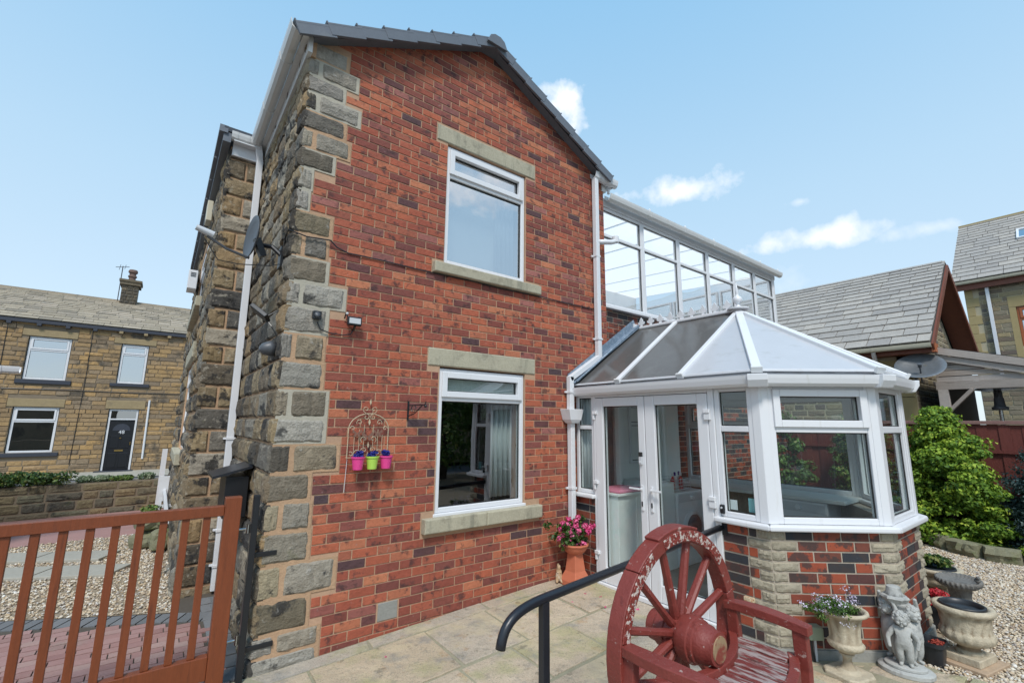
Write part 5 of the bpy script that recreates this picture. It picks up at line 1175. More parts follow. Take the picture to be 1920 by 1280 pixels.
o = leaves('small_plant', [(g2(7.55+R.uniform(-.14,.14), .55, -.15), (.09,.09,.06)) for k in range(7)], 120, .03, 'leaf_mid', seed=5); tag(o, 'small green plant on the garden wall below the black door', 'plant')
o = leaves('silver_plant', [(g2(7.98+R.uniform(-.1,.1), .56, -.15), (.09,.09,.08)) for k in range(5)], 110, .03, 'leaf_grey', seed=14); tag(o, 'silvery tuft at the right end of the garden wall by the white post', 'plant')
q = thing('rock_pile', 'mossy stone block wall stub standing in the gravel', 'stones', (.05, 8.4, PZ))
for (x, y, z, sx, sy, sz) in ((-.16,8.3,PZ,.45,.35,.22),(-.12,8.32,PZ+.225,.40,.32,.26),(.08,8.0,PZ,.25,.3,.30),(.12,8.2,PZ+.3,.22,.25,.2)):
    V = []; b = MB(); b.ball((x+sx/2, y+sy/2, z+sz/2), (sx/2, sy/2, sz/2), 6)
    b.v = [tuple((c-m_)*1.0*(1.18 if abs(c-m_) < s_*.8 else 1.0)+m_+R.uniform(-.012,.012) for c, m_, s_ in zip(v, (x+sx/2, y+sy/2, z+sz/2), (sx/2, sy/2, sz/2))) for v in b.v]; b.build('stone', M['mossstone'], q)
leaves('leaf_tuft', [((.05, 8.4, .46), (.12,.1,.05))], 150, .03, 'leaf_mid', q, seed=12)
wg = thing('white_metal_gate', 'white painted metal gate post and bars by the corner of the stone wall', 'gate', (.2, 6.9, PZ))
MB().box(.17, .205, 6.88, 6.92, PZ, .52).build('leg', M['upvc'], wg); MB().box(.12, .20, 10.9, 10.98, PZ, 1.15).build('post', M['upvc'], wg); MB().box(.13, .26, 9.9, 9.96, .35, .75).build('lock_box', M['upvc'], wg)
MB().box(.14, .30, 8.7, 8.74, .42, .46).box(.14,.17,8.7,8.74,.46,.56).build('bar', M['upvc'], wg); MB().box(.19, .23, 6.88, 10.9, .50, .54).build('top_bar', M['upvc'], wg)
# eaves corner poking in at the left edge
gb = thing('outbuilding', 'white gutter end of an outbuilding poking in at the left edge', 'outbuilding', (-5, 9, 0))
MB().box(-9, -2.15, 9.05, 9.9, -.5, 2.28).build('wall', M['tmortar'], gb); MB().slab([(-9, 8.95, 2.42), (-2.0, 8.95, 2.42), (-2.15, 10, 2.8), (-9, 10, 2.8)], .05).build('roof', M['darkpaint'], gb)
gutter(F((0, 8.93, 0), (1,0,0)), -9, -1.57, 2.38, 0, gb, mt='upvc', brackets=1.2, r=.06); MB().box(-2.0, -1.8, 9.0, 9.1, 2.2, 2.36).build('fascia_end', M['black'], gb)

# ================================================================== RIGHT HAND NEIGHBOURS
R1 = thing('slate_roofed_outbuilding', 'sandstone building with big stone slate roof and brown fascia behind the bay', 'house', (14.9, 5, 0))
ex, exr, zr, ze = 12.0, 14.87, 5.66, 3.36; y0, y1 = 2.0, 11.0
s1 = math.atan2(zr-ze, exr-ex); L1 = math.hypot(zr-ze, exr-ex)
rb = MB().slab([(ex, y0, ze-.03), (exr, y0, zr-.03), (exr, y1, zr-.03), (ex, y1, ze-.03)], .03).slab([(exr, y0, zr-.03), (17.75, y0, ze-.03), (17.75, y1, ze-.03), (exr, y1, zr-.03)], .03).build('roof', M['roofbase'], R1)
slates((ex-.06, y1, ze-.02), (0,-1,0), (math.cos(s1), 0, math.sin(s1)), (-math.sin(s1), 0, math.cos(s1)), y1-y0, L1+.06, .30, .155, .48, M['slate'], rb, thick=.028)
for k in range(10): MB().prism(F((exr, y0+k*.9, zr), (1,0,0)), [(-.16,-.10),(0,.05),(.16,-.10),(.13,-.13),(0,0),(-.13,-.13)], -.89, -.01).build('ridge_stone', M['slate'], rb)
GW = F((0, 2.42, 0), (1,0,0)); w1 = MB().prism(GW, [(12.42,-.3),(17.3,-.3),(17.3,3.35),(exr,5.42),(12.42,3.46)], -.25, 0).build('gable_wall', M['rmortar'], R1)
rt1 = lambda x: 5.42-.80*abs(x-exr)
blocks(GW, [(a,b_,c,d,R.uniform(.008,.02)) for a,b_,c,d in courses(1.8, 5.4, .135, 12.42, 17.3, .36, .02, jitL=.5, top=rt1)], 'wall_stone', 'stonework', 'rock', M['rstone'], w1, .015)
FW = F((12.42, 11, 0), (0,-1,0)); w2 = MB().fbox(FW, 0, 8.55, -.3, 3.42, -.25, 0).build('front_wall', M['rmortar'], R1)
bl_ = [(8.20,8.57,1.35,2.05),(8.33,8.57,2.05,3.35)]
blocks(FW, [(a,b_,c,d,R.uniform(.008,.02)) for a,b_,c,d in courses(.8, 3.35, .14, 5.5, 8.56, .36, .02, [(7.9,8.57,2.3,3.1)], jitL=.5)], 'wall_stone', 'stonework', 'rock', M['rstone'], w2, .015)
MB().cham(FW, 7.9, 8.56, 2.31, 3.09, -.02, .02).build('corner_block', M['rquoin'], w2)
MB().cham(FW, 8.3, 8.57, 1.6, 2.30, -.02, .025).build('corner_block', M['rquoin'], w2)
MB().box(ex+.10, ex+.14, y0-.02, y1, ze-.19, ze-.03).box(ex+.14, 12.42, y0, y1, ze-.19, ze-.17).build('fascia', M['brownwood'], R1)
MB().box(ex+.02, ex+.30, y0-.04, y0+.02, ze-.20, ze-.02).build('fascia_end', M['orangewood'], R1)
for s in (-1, 1): MB().beam((exr+s*.0, y0-.015, zr-.12), (exr+s*2.9, y0-.015, ze-.12+.02), .035, .13, upv=(0,0,1)).build('barge_board', M['brownwood'], R1)
MB().slab([(exr, y0, zr-.10), (exr, 2.42, zr-.10), (17.75, 2.42, ze-.10), (17.75, y0, ze-.10)], .01).slab([(ex+.1, y0, ze-.10), (ex+.1, 2.42, ze-.10), (exr, 2.42, zr-.10), (exr, y0, zr-.10)], .01).build('verge_soffit', M['brownwood'], R1)
gutter(F((ex-.04, y1, 0), (0,-1,0)), 0, 9.0, ze-.02, 0, R1, mt='cream_pl', brackets=1.0)
downpipe([(ex+.0, 2.95, ze-.12), (12.32, 3.0, ze-.42), (12.34, 3.0, 0)], R1, s=.07, mt='upvc')
q = thing('satellite_dish', 'large galvanised satellite dish on the wall behind the bay, under the brown fascia', 'satellite dish', (12.05, 2.15, 2.6))
dc = Vector((11.95, 2.22, 2.86)); ax = Vector((-.66, -.12, .74)).normalized()
b = MB(); pr = [(.0,-.02),(.14,-.012),(.27,.02),(.39,.055),(.40,.05),(.28,.012),(.14,-.022),(.0,-.03)]; b.lathe(pr, dc, 32, axis=ax); b.build('dish_face', M['dishlight'], q, smooth=True)
MB().tube([dc-Vector((0,0,.30)), dc+ax*.36-Vector((0,0,.28))], .014, 6).tube([dc-ax*.02, dc-ax*.12, (12.42, 2.55, 2.7)], .02, 6).build('arm', M['dishgrey'], q); b = MB(); b.lathe([(.03,-.04),(.035,.04)], dc+ax*.36-Vector((0,0,.25)), 10, axis=ax); b.build('receiver', M['dishgrey'], q)
# timber lean-to
pg = thing('timber_shelter', 'weathered grey timber lean-to shelter with sloping boards above the fence', 'shelter', (12.3, 1, 0))
PW = F((12.28, 2.06, 0), (0,-1,0))     # u runs towards the right of the picture
def sloped(name, u0, v0, u1, v1, h, w0=.0, w1=.04, mt='greywood'):
    b = MB(); b.prism(PW, [(u0, v0), (u1, v1), (u1, v1+h), (u0, v0+h)], w0, w1); return b.build(name, M[mt], pg, bevel=.003)
sloped('roof_edge_board', -.02, 3.155, 3.4, 2.13, .14, .03, .09); sloped('roof_edge_board', -.02, 3.025, 3.4, 2.0, .12, .0, .05)
v = 2.575
for k in range(5):
    t_ = (3.02-(v+.0))/.30; u1 = min(3.4, max(.3, t_*1.0)); 
    b = MB(); b.prism(PW, [(0, v), (u1, v), (max(u1-.38, .1), v+.101), (0, v+.101)], -.03, -.005+.008*(k % 2)); b.build('cladding_board', M['greywood'], pg, bevel=.003); v += .111
sloped('main_beam', -.02, 2.42, 3.4, 2.42, .15, -.04, .03)
MB().fbox(PW, .0, .15, -.1, 2.42, -.08, .03).build('post', M['greywood'], pg, bevel=.004); MB().fbox(PW, 3.2, 3.35, -.1, 2.42, -.08, .03).build('post', M['greywood'], pg, bevel=.004)
MB().beam(PW(.12, 2.0, 0), PW(.50, 2.42, 0), .06, .11, upv=(1,0,0)).build('brace', M['greywood'], pg, bevel=.004)
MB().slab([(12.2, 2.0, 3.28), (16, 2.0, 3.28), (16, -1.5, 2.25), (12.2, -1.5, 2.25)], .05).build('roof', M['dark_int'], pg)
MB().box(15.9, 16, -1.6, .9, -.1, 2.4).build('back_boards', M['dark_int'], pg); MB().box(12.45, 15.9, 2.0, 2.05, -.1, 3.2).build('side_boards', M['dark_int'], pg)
q = thing('patio_heater', 'dark gas patio heater standing under the timber shelter', 'heater', (12.7, 1.3, 0))
b = MB(); b.lathe([(.02,0),(.2,.02),(.36,.05),(.36,.06),(.1,.10)], (12.8,1.30,2.37), 20).build('hood', M['chrome'], q)
MB().lathe([(.11,0),(.12,.05),(.08,.07),(.07,.22),(.06,.24),(.06,.34)], (12.8,1.30,2.03), 16).build('burner', M['dishgrey'], q, smooth=True); MB().tube([(12.8,1.3,0),(12.8,1.3,2.05)], .03, 8).build('stem', M['chrome'], q)
# fence
fe = thing('timber_fence', 'red brown vertical board fence with pale capping behind the golden conifer', 'fence', (10.6, 1, 0))
FE = F((10.45, 6.0, 0), (0,-1,0))
for k in range(95): u = k*.125; MB().fbox(FE, u+.0, u+.1245, -.05, 1.74+R.uniform(-.004,.004), -.02-.002*(k % 2), (.006 if k % 2 else -.004)+R.uniform(-.002,.002)).build('board', M['fence'], fe)
for k in range(7): MB().fbox(FE, 1.75*k+.003, 1.75*(k+1)-.003, 1.745, 1.80, -.05, .035).build('capping', M['fencecap'], fe, bevel=.004)
for z in (.5, 1.3): MB().fbox(FE, 0, 12, z, z+.05, .003, .035).build('rail', M['fence'], fe)
# far right house
R2 = thing('far_house', 'taller sandstone house with slate roof and skylight at the right edge', 'house', (22, 1, 0))
HW = F((22.0, 2.62, 0), (0,-1,0)); w3 = holed(HW, 0, 9, -.3, 6.5, -.25, 0, [(1.14,2.5,2.6,3.9),(1.14,2.5,4.3,5.61)], 'front_wall', M['rmortar'], R2); MB().fbox(HW, 0, 9, -.3, 6.5, -4, -.251).build('inner_block', M['dark_int'], R2)
hole = [(-.01,.34,3.0,6.5),(1.0,1.28,2.5,6.0),(1.26,2.6,2.5,6.0)]
blocks(HW, [(a,b_,c,d,R.uniform(.01,.02)) for a,b_,c,d in courses(1.2, 6.45, .15, 0, 9, .42, .025, hole, jitL=.5)], 'wall_stone', 'stonework', 'rock', M['rstone'], w3, .015)
z = 3.0; k = 0
while z < 6.4: MB().cham(HW, 0, .33 if k % 2 else .2, z, z+.30, -.02, .02).build('corner_block', M['rquoin'], w3); z += .31; k += 1
MB().cham(HW, .98, 2.65, 5.62, 5.98, -.02, .02).cham(HW, .98, 1.14, 2.5, 5.61, -.02, .02).build('window_surround', M['rquoin'], w3)
window(HW, 1.145, 2.5, 4.3, 5.61, w3, vt=5.2, w=-.03, frame='orangewood', gmat='glass_tb', fwid=.07); window(HW, 1.145, 2.5, 2.6, 3.9, w3, w=-.03, frame='orangewood', gmat='glass_tb', fwid=.07)
s2 = math.atan2(3.15, 3.9); L2 = math.hypot(3.15, 3.9)
rb2 = MB().slab([(21.7, 2.85, 6.66), (25.6, 2.85, 9.8), (25.6, -14, 9.8), (21.7, -14, 6.66)], -.04).build('roof', M['roofbase'], R2)
slates((21.66, 2.88, 6.67), (0,-1,0), (math.cos(s2), 0, math.sin(s2)), (-math.sin(s2), 0, math.cos(s2)), 16, L2, .32, .22, .55, M['slate'], rb2, thick=.028)
MB().box(25.5, 25.75, -14, 2.88, 9.75, 9.9).build('ridge_stone', M['rquoin'], rb2)
MB().box(21.78, 21.84, -14, 2.8, 6.38, 6.60).build('fascia', M['brownwood'], R2); gutter(F((21.68, 2.8, 0), (0,-1,0)), 0, 8.5, 6.66, 0, R2, mt='cream_pl', brackets=1.2, r=.07)
downpipe([(21.9, 2.05, 6.5), (21.93, 2.05, 3)], R2, s=.09, mt='upvc')
sk_o = Vector((21.66,2.88,6.67)) + Vector((math.cos(s2),0,math.sin(s2)))*2.55 + Vector((-math.sin(s2),0,math.cos(s2)))*.09
SKF = F(sk_o, (0,-1,0), (-math.sin(s2),0,math.cos(s2))); SKF.V = Vector((math.cos(s2),0,math.sin(s2)))
MB().fbox(SKF, 1.62, 1.68, 0, .8, -.05, .03).fbox(SKF, 2.3, 2.36, 0, .8, -.05, .03).fbox(SKF, 1.68, 2.3, 0, .06, -.05, .03).fbox(SKF, 1.68, 2.3, .74, .8, -.05, .03).build('skylight_frame', M['upvc'], rb2)
MB().fbox(SKF, 1.68, 2.3, .06, .74, -.03, .0).build('skylight_pane', M['glass_tb'], rb2)
# house behind the camera that the glass reflects
R3 = thing('reflected_house', 'low stone house with a tan slate roof behind the viewer, mirrored in the upper glazing', 'house', (18, -14, 0))
MB().box(9, 40, -20, -13.2, -.4, 4.6).build('wall', M['rstone'], R3); rb3 = MB().slab([(8.7, -12.9, 4.55), (40, -12.9, 4.55), (40, -17, 7.9), (8.7, -17, 7.9)], .1).build('roof', M['tanslate'], R3)
for k in range(14): s_ = k/14; MB().box(8.7, 40, -12.9-4.1*s_-.02, -12.9-4.1*s_+.06, 4.62+3.35*s_, 4.70+3.35*s_).build('slate_course', M['tanslate2'], rb3)

# ================================================================== PLANTING ON THE RIGHT
con_c = thing('golden_conifer', 'bright golden green conifer bush in front of the red brown fence', 'conifer', (9.85, 1.72, -.05))
rg = random.Random(11); cl = []; H_ = 1.95
for k in range(520):
    z = H_*(rg.random()**1.15); f = z/H_; rad_ = .80*(1-f**1.5)*(.9+.18*math.sin(7*f+3))+.06 if f > .18 else .62+.5*f
    a = rg.uniform(0, 6.283); rr = rad_*(rg.uniform(.55, 1.03)); lob = 1+.22*math.sin(3*a+6*f)+.16*math.sin(6*a-15*f)
    s = rg.choice([.06,.08,.11,.16])*rg.uniform(.85, 1.2)
    cl.append(((9.85+rr*lob*math.cos(a)*.9, 1.72+rr*lob*math.sin(a)*.95, z+.02), (s*1.25, s*1.25, s*.65)))
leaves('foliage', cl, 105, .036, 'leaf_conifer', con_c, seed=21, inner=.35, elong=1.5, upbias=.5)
MB().tube([(9.85,1.72,-.08),(9.87,1.70,.7),(9.83,1.74,1.6)], [.05,.04,.015], 8).build('trunk', M['bark'], con_c)
db = thing('dark_shrub', 'dark bluish green shrub right of the golden conifer', 'shrub', (10.0, .72, 0))
cl = []
for k in range(230):
    a, f = rg.uniform(0, 6.283), rg.random(); r_ = .62*math.sqrt(1-(f*.95)**2)*rg.uniform(.5, 1); s = rg.uniform(.07, .13); cl.append(((9.95+r_*math.cos(a), .55+r_*1.1*math.sin(a), 1.35*f+.03), (s*1.2, s*1.2, s)))
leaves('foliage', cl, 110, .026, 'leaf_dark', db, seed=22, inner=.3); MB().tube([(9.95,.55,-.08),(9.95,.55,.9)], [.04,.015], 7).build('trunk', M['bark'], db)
mb_ = thing('green_climber', 'loose mid green bush between the bay window and the golden conifer', 'shrub', (9.9, 2.75, 0))
cl = []
for k in range(200):
    a, f = rg.uniform(0, 6.283), rg.random(); r_ = .55*(1-.45*f)*rg.uniform(.4, 1); s = rg.uniform(.07, .14); cl.append(((9.9+r_*math.cos(a), 2.75+r_*1.15*math.sin(a), 1.85*f+.02), (s, s, s)))
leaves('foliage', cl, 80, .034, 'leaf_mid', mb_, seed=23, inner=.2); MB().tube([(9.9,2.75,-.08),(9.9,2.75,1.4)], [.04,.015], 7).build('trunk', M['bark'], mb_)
o = leaves('low_plant', [((9.25+rg.uniform(-.15,.15), .78+rg.uniform(-.12,.12), .10), (.12,.12,.09)) for k in range(14)], 120, .03, 'leaf_conifer', seed=24); tag(o, 'small bright green plant below the dark shrub at the right edge', 'plant')
# shrubs that the garden windows look out on
for nm, lb, (cx, cy), r0, h0, mt_, sd_ in (('tall_shrub', 'broad green shrub against the fence seen through the bay glass', (9.7, 4.3), .75, 1.9, 'leaf_mid', 31), ('garden_tree', 'leafy green tree behind the viewer mirrored in the lower window', (7.2, -5.2), 2.2, 4.2, 'leaf_mid', 32)):
    t = thing(nm, lb, 'shrub' if r0 < 1 else 'tree', (cx, cy, 0)); cl = []
    for k in range(170):
        a, f = rg.uniform(0, 6.283), rg.random(); r_ = r0*math.sin(min(1, f*1.1+.15)*math.pi*.9)**.5*rg.uniform(.3, 1); s = r0*rg.uniform(.12, .24)
        cl.append(((cx+r_*math.cos(a), cy+r_*math.sin(a), h0*(.12+.88*f)), (s, s, s*.8)))
    leaves('foliage', cl, 70, .05 if r0 < 1 else .09, mt_, t, seed=sd_, inner=.2); MB().tube([(cx,cy,-.1),(cx+.05,cy,h0*.5),(cx,cy+.05,h0*.8)], [.06*r0+.02,.05*r0,.02], 8).build('trunk', M['bark'], t)
# kerb of rough stones
es = [(9.55,3.6),(9.66,2.9),(9.72,2.25),(9.50,1.92),(9.18,1.70),(8.98,1.32),(9.02,.93),(9.12,.50),(9.2,.05),(9.3,-.5)]
sheet('planting_bed', [(9.5,5.8,-.03),(9.62,2.9,-.03),(9.3,1.8,-.03),(9.05,1.3,-.03),(9.2,0,-.03),(9.5,-3,-.03),(10.5,-3,-.03),(10.5,5.8,-.03)], 'earth')
for k, (a, b_) in enumerate(zip(es, es[1:])):
    a, b_ = Vector(a+(0,)), Vector(b_+(0,)); L = (b_-a).length; fr = F((a.x, a.y, -.06), (b_-a)); hh_ = R.uniform(.17, .24)
    o = link('kerb_stone', unit_block('rock', M['mossstone'], k % 6), None); fr2 = fr
    o.matrix_basis = Matrix.Translation(fr(.01, 0)) @ fr.mat().to_4x4() @ Matrix.Diagonal((L-.03, .09, hh_, 1))
    tag(o, ['rough edging stone farthest along the bed beyond the bay','edging stone behind the bay below the green bush','flat topped edging stone nearest the bay wall','pale oblong edging stone left of the golden conifer','long low edging stone under the left of the conifer','squat dark edging stone under the middle of the conifer','edging stone under the right of the conifer','edging stone below the small bright green plant','edging stone at the right edge of the photo'][k], 'edging stone', 'rough stones edging the planting bed')

# ================================================================== ORNAMENTS
def urn_profile(h, r):     # classical campana
    return [(x*r, z*h) for x, z in ((.50,.0),(.50,.05),(.46,.07),(.30,.10),(.20,.16),(.17,.22),(.19,.27),(.30,.31),(.26,.33),(.40,.36),(.62,.41),(.70,.47),(.66,.50),(.62,.52),(.60,.60),(.62,.72),(.68,.84),(.78,.91),(.95,.94),(1.0,.965),(.98,.99),(.90,1.0),(.82,.985),(.78,.93),(.74,.9),(.6,.88),(.0,.88))]
ux, uy = 4.05, 1.37; uz = gz(ux, uy)
t = thing('tall_planter_urn', 'tall ornate cast stone urn of tiny white flowers beside the grey junction box', 'urn', (ux, uy, uz))
def carve(t_, z, r): return 1 + (.05*math.sin(7*t_+z*50)*math.sin(z*75+3*t_) if .53*.43 < z-0 < .9*.43 else 0) + (.06*abs(math.sin(t_*11)) if .36*.43 < z < .5*.43 else 0)
b = MB(); b.lathe(urn_profile(.43, .155), (ux, uy, uz+.012), 56, wob=carve); b.build('bowl', M['reconst'], t, smooth=True)
b = MB(); b.v = []; b.add([(ux+c*math.cos(rad(a)), uy+c*math.sin(rad(a)), uz+z) for z, c in ((-.01,.15),(.028,.15),(.036,.14)) for a in (30-12,30+12,120-12,120+12,210-12,210+12,300-12,300+12)],
    [tuple(range(7,-1,-1)), tuple(range(16,24))]+[(r*8+k, r*8+(k+1)%8, (r+1)*8+(k+1)%8, (r+1)*8+k) for r in (0,1) for k in range(8)]); b.build('foot', M['reconst'], t, bevel=.004)
MB().lathe([(.0,.395),(.115,.40),(.118,.41),(.0,.415)], (ux, uy, uz+.01), 20).build('soil', M['earth'], t)
fl_ = thing('white_lobelia', 'cloud of tiny white and lilac flowers spilling from the tall urn', 'flowers', (ux, uy, uz+.42))
cl = [((ux-.03+rg.gauss(-.02,.085), uy+.03+rg.gauss(0,.06), uz+.46+rg.gauss(0,.028)), (.05,.05,.03)) for k in range(26)]
leaves('foliage', cl, 60, .012, 'leaf_mid', fl_, seed=41, inner=.1, elong=2.4)
cl = [((ux-.05+rg.gauss(-.03,.095), uy+.03+rg.gauss(.0,.065), uz+.475+rg.gauss(0,.035)), (.05,.05,.03)) for k in range(30)]
leaves('petals', cl, 26, .0105, 'petal_white', fl_, seed=42, inner=.2, elong=1.0, bright=False)
b = MB()
for k in range(60):
    a = rg.uniform(0, 6.28); r_ = rg.uniform(.08, .2); b.tube([(ux+.03*math.cos(a), uy+.03*math.sin(a), uz+.42), (ux-.04+r_*.7*math.cos(a), uy+.02+r_*.6*math.sin(a), uz+.47), (ux-.05+r_*math.cos(a), uy+.02+r_*.8*math.sin(a), uz+.47+rg.uniform(-.04,.03))], .0009, 3)
b.build('stems', M['leaf_mid'], fl_)
# cherub group
sx, sy = 4.455, 1.145; sz_ = gz(sx, sy)
st = thing('cherub_statue', 'grey cast stone cherubs holding up a rocky bowl on an oval base', 'statue', (sx, sy, sz_))
dcam = Vector((-sx, -sy, 0)).normalized(); rgt = Vector((-dcam.y, dcam.x, 0))   # towards viewer, and its left hand side
def S(a, f, z): return Vector((sx, sy, sz_)) + rgt*a + dcam*f + Vector((0,0,z))
b = MB(); n = 36
for nm_, A_, B_, z0, z1 in (('base', .155, .125, 0, .034), ('plinth', .115, .09, .034, .058)):
    b = MB(); V = []
    for z, e in ((z0, 0), (z0+.004, .006), (z1-.008, .006), (z1, -.004)):
        V += [S((A_+e)*math.cos(6.283*k/n), (B_+e)*math.sin(6.283*k/n), z) for k in range(n)]
    b.add(V, [tuple(range(n-1,-1,-1)), tuple(range(3*n, 4*n))]+[(r*n+k, r*n+(k+1)%n, (r+1)*n+(k+1)%n, (r+1)*n+k) for r in range(3) for k in range(n)]); b.build(nm_, M['greycast'], st, smooth=False, autosmooth=40)
def cherub(oa, of, H, face, arms, nm):
    """chubby standing child: oa/of = offset sideways/forwards, H height, face = facing angle, arms = two hand targets"""
    ca, sa = math.cos(face), math.sin(face)
    def Pt(x, y, z): return S(oa + (x*ca - y*sa)*H, of + (x*sa + y*ca)*H, .058 + z*H)
    J = []; add = lambda p, r: (J.append((p.x, p.y, p.z, r*H)), len(J)-1)[1]
    pel = add(Pt(0,0,.40), .112); bel = add(Pt(0,.035,.485), .122); che = add(Pt(0,.005,.615), .102); nk = add(Pt(0,0,.70), .052)
    Bn = [(pel,bel),(bel,che),(che,nk)]
    for s in (-1, 1):
        h_ = add(Pt(s*.075,.005,.33), .096); k_ = add(Pt(s*.075,.035,.205), .064); c_ = add(Pt(s*.072,.012,.12), .062); a_ = add(Pt(s*.07,.0,.04), .038); f_ = add(Pt(s*.085,.085,.020), .030); Bn += [(pel,h_),(h_,k_),(k_,c_),(c_,a_),(a_,f_)]
        shv = Pt(s*.12,0,.65); sh = add(shv, .058); tg = arms[0 if s < 0 else 1]; tgt = Pt(*tg); el = shv.lerp(tgt, .5) + (Pt(s*.07,-.02,-.03)-Pt(0,0,0)); e_ = add(el, .046); w_ = add(tgt, .032); hn = add(tgt+(tgt-el)*.28, .030); Bn += [(che,sh),(sh,e_),(e_,w_),(w_,hn)]
    o = skin_body(nm, J, Bn, st, 'greycast')
    fd = (Pt(0,1,-.12)-Pt(0,0,0)).normalized(); sdv = (Pt(1,0,0)-Pt(0,0,0)).normalized(); hc = Pt(0,.03,.835); ud = sdv.cross(fd).normalized(); ud = ud if ud.z > 0 else -ud
    hm = MB(); hm.ball(hc, (.118*H,.118*H,.130*H), 12); q_ = lambda a, f, u_, r: hm.ball(hc+sdv*a*H+fd*f*H+ud*u_*H, r*H, 6)
    q_(0,.118,-.022,.018); q_(-.045,.085,-.045,.040); q_(.045,.085,-.045,.040); q_(0,.092,-.088,.030); q_(0,.108,-.058,.014); q_(0,.098,.022,.030); q_(-.118,.0,-.02,.026); q_(.118,.0,-.02,.026)
    hm.build('head', M['greycast'], o, smooth=True)
    g_ = MB()
    for k in range(95):
        a = 2.399963*k; zz_ = 1-1.25*k/95; r_ = math.sqrt(max(0, 1-zz_*zz_)); d = Vector((r_*math.cos(a), r_*math.sin(a), zz_))
        if d.dot(fd) > .28 and d.dot(ud) < .62: continue
        g_.ball(hc + Vector((d.x*.112, d.y*.112, d.z*.122))*H, (.030+.008*math.sin(k*1.7))*H, 4)
    g_.build('hair', M['greycast'], o, smooth=True)
cherub(.005, .045, .37, 0, ((-.22,.10,.34), (.20,.06,.36)), 'front_cherub')
cherub(-.055, -.045, .42, 1.0, ((-.06,.1,1.02), (.18,.05,.95)), 'left_cherub')
cherub(.062, -.035, .40, -.9, ((-.2,.1,.45), (.05,.08,1.04)), 'right_cherub')
b = MB(); b.lathe([(.062,0),(.05,.08),(.045,.2),(.04,.32),(.055,.38),(.07,.40)], S(0,-.03,.055), 18, wob=lambda t_, z, r: 1+.12*math.sin(5*t_+z*20)+.06*math.sin(11*t_)); b.build('draped_trunk', M['greycast'], st, smooth=True)
b = MB(); b.lathe([(.03,0),(.055,.02),(.072,.045),(.082,.058),(.076,.07),(.055,.074),(.047,.10),(.043,.13),(.034,.135),(.0,.133)], S(-.015,-.02,.43), 26, wob=lambda t_, z, r: 1+(.07*math.sin(7*t_)+.05*math.sin(13*t_+2) if z < .076 else 0)); b.build('rocky_bowl', M['greycast'], st, smooth=True, autosmooth=50)
# low round urn on its slab
wx, wy = 5.07, .90; wz = -.045
t = thing('wide_planter_urn', 'wide cast stone urn with an empty black liner on a buff paving slab', 'urn', (wx, wy, wz+.03))
q = MB().box(0, 0, 0, 0, 0, 0); b = MB(); rot = Matrix.Rotation(rad(20), 3, 'Z')
def rbox(c, hx, hy, z0, z1, ang_, nm, mt_, par, bev=.005):
    rt_ = Matrix.Rotation(ang_, 3, 'Z'); b = MB(); b.add([Vector(c)+rt_ @ Vector((sx_*hx, sy_*hy, z)) for z in (z0, z1) for sx_, sy_ in ((-1,-1),(1,-1),(1,1),(-1,1))], [(3,2,1,0),(4,5,6,7)]+[(k,(k+1)%4,4+(k+1)%4,4+k) for k in range(4)]); return b.build(nm, M[mt_], par, bevel=bev)
o = rbox((wx, wy, 0), .19, .155, wz-.02, wz+.022, rad(-12), 'paving_slab', 'buffslab', None); tag(o, 'square buff paving slab under the wide urn on the gravel', 'slab')
rbox((wx, wy, 0), .135, .105, wz+.022, wz+.072, rad(-12), 'foot', 'reconst', t)
def ro(t_, z, r): return 1 + (.07*abs(math.sin(t_*8)) if .105 < z < .185 else 0) + (.03*math.sin(12*t_)*math.sin((z-.2)*60) if .20 < z < .29 else 0)
b = MB(); b.lathe([(0.0800,0.0000),(0.0800,0.0142),(0.0680,0.0285),(0.0640,0.0475),(0.0960,0.0665),(0.1320,0.0855),(0.1480,0.1092),(0.1520,0.1425),(0.1424,0.1615),(0.1376,0.1710),(0.1424,0.1900),(0.1456,0.2280),(0.1504,0.2660),(0.1600,0.2850),(0.1776,0.2964),(0.1840,0.3135),(0.1776,0.3306),(0.1600,0.3344),(0.1360,0.3277),(0.1280,0.2565),(0.0000,0.2565)], (wx, wy, wz+.068), 64, wob=ro); b.build('bowl', M['reconst'], t, smooth=True)
MB().lathe([(0.1200,0.3135),(0.1360,0.3277),(0.1376,0.3439),(0.1280,0.3496),(0.1184,0.3439),(0.1120,0.3182),(0.1040,0.2755),(0.0000,0.2707)], (wx-.02, wy+.0, wz+.068), 32).build('liner', M['sockblack'], t, smooth=True)
o = leaves('dead_leaf', [((wx, wy, wz+.343), (.09,.09,.008))], 120, .022, 'earthleaf', t, seed=50, inner=.0)
MB().tube([(wx+.13, wy-.07, wz+.19), (wx+.185, wy-.10, wz+.175)], [.03,.012], 8).build('spout', M['reconst'], t, smooth=True)
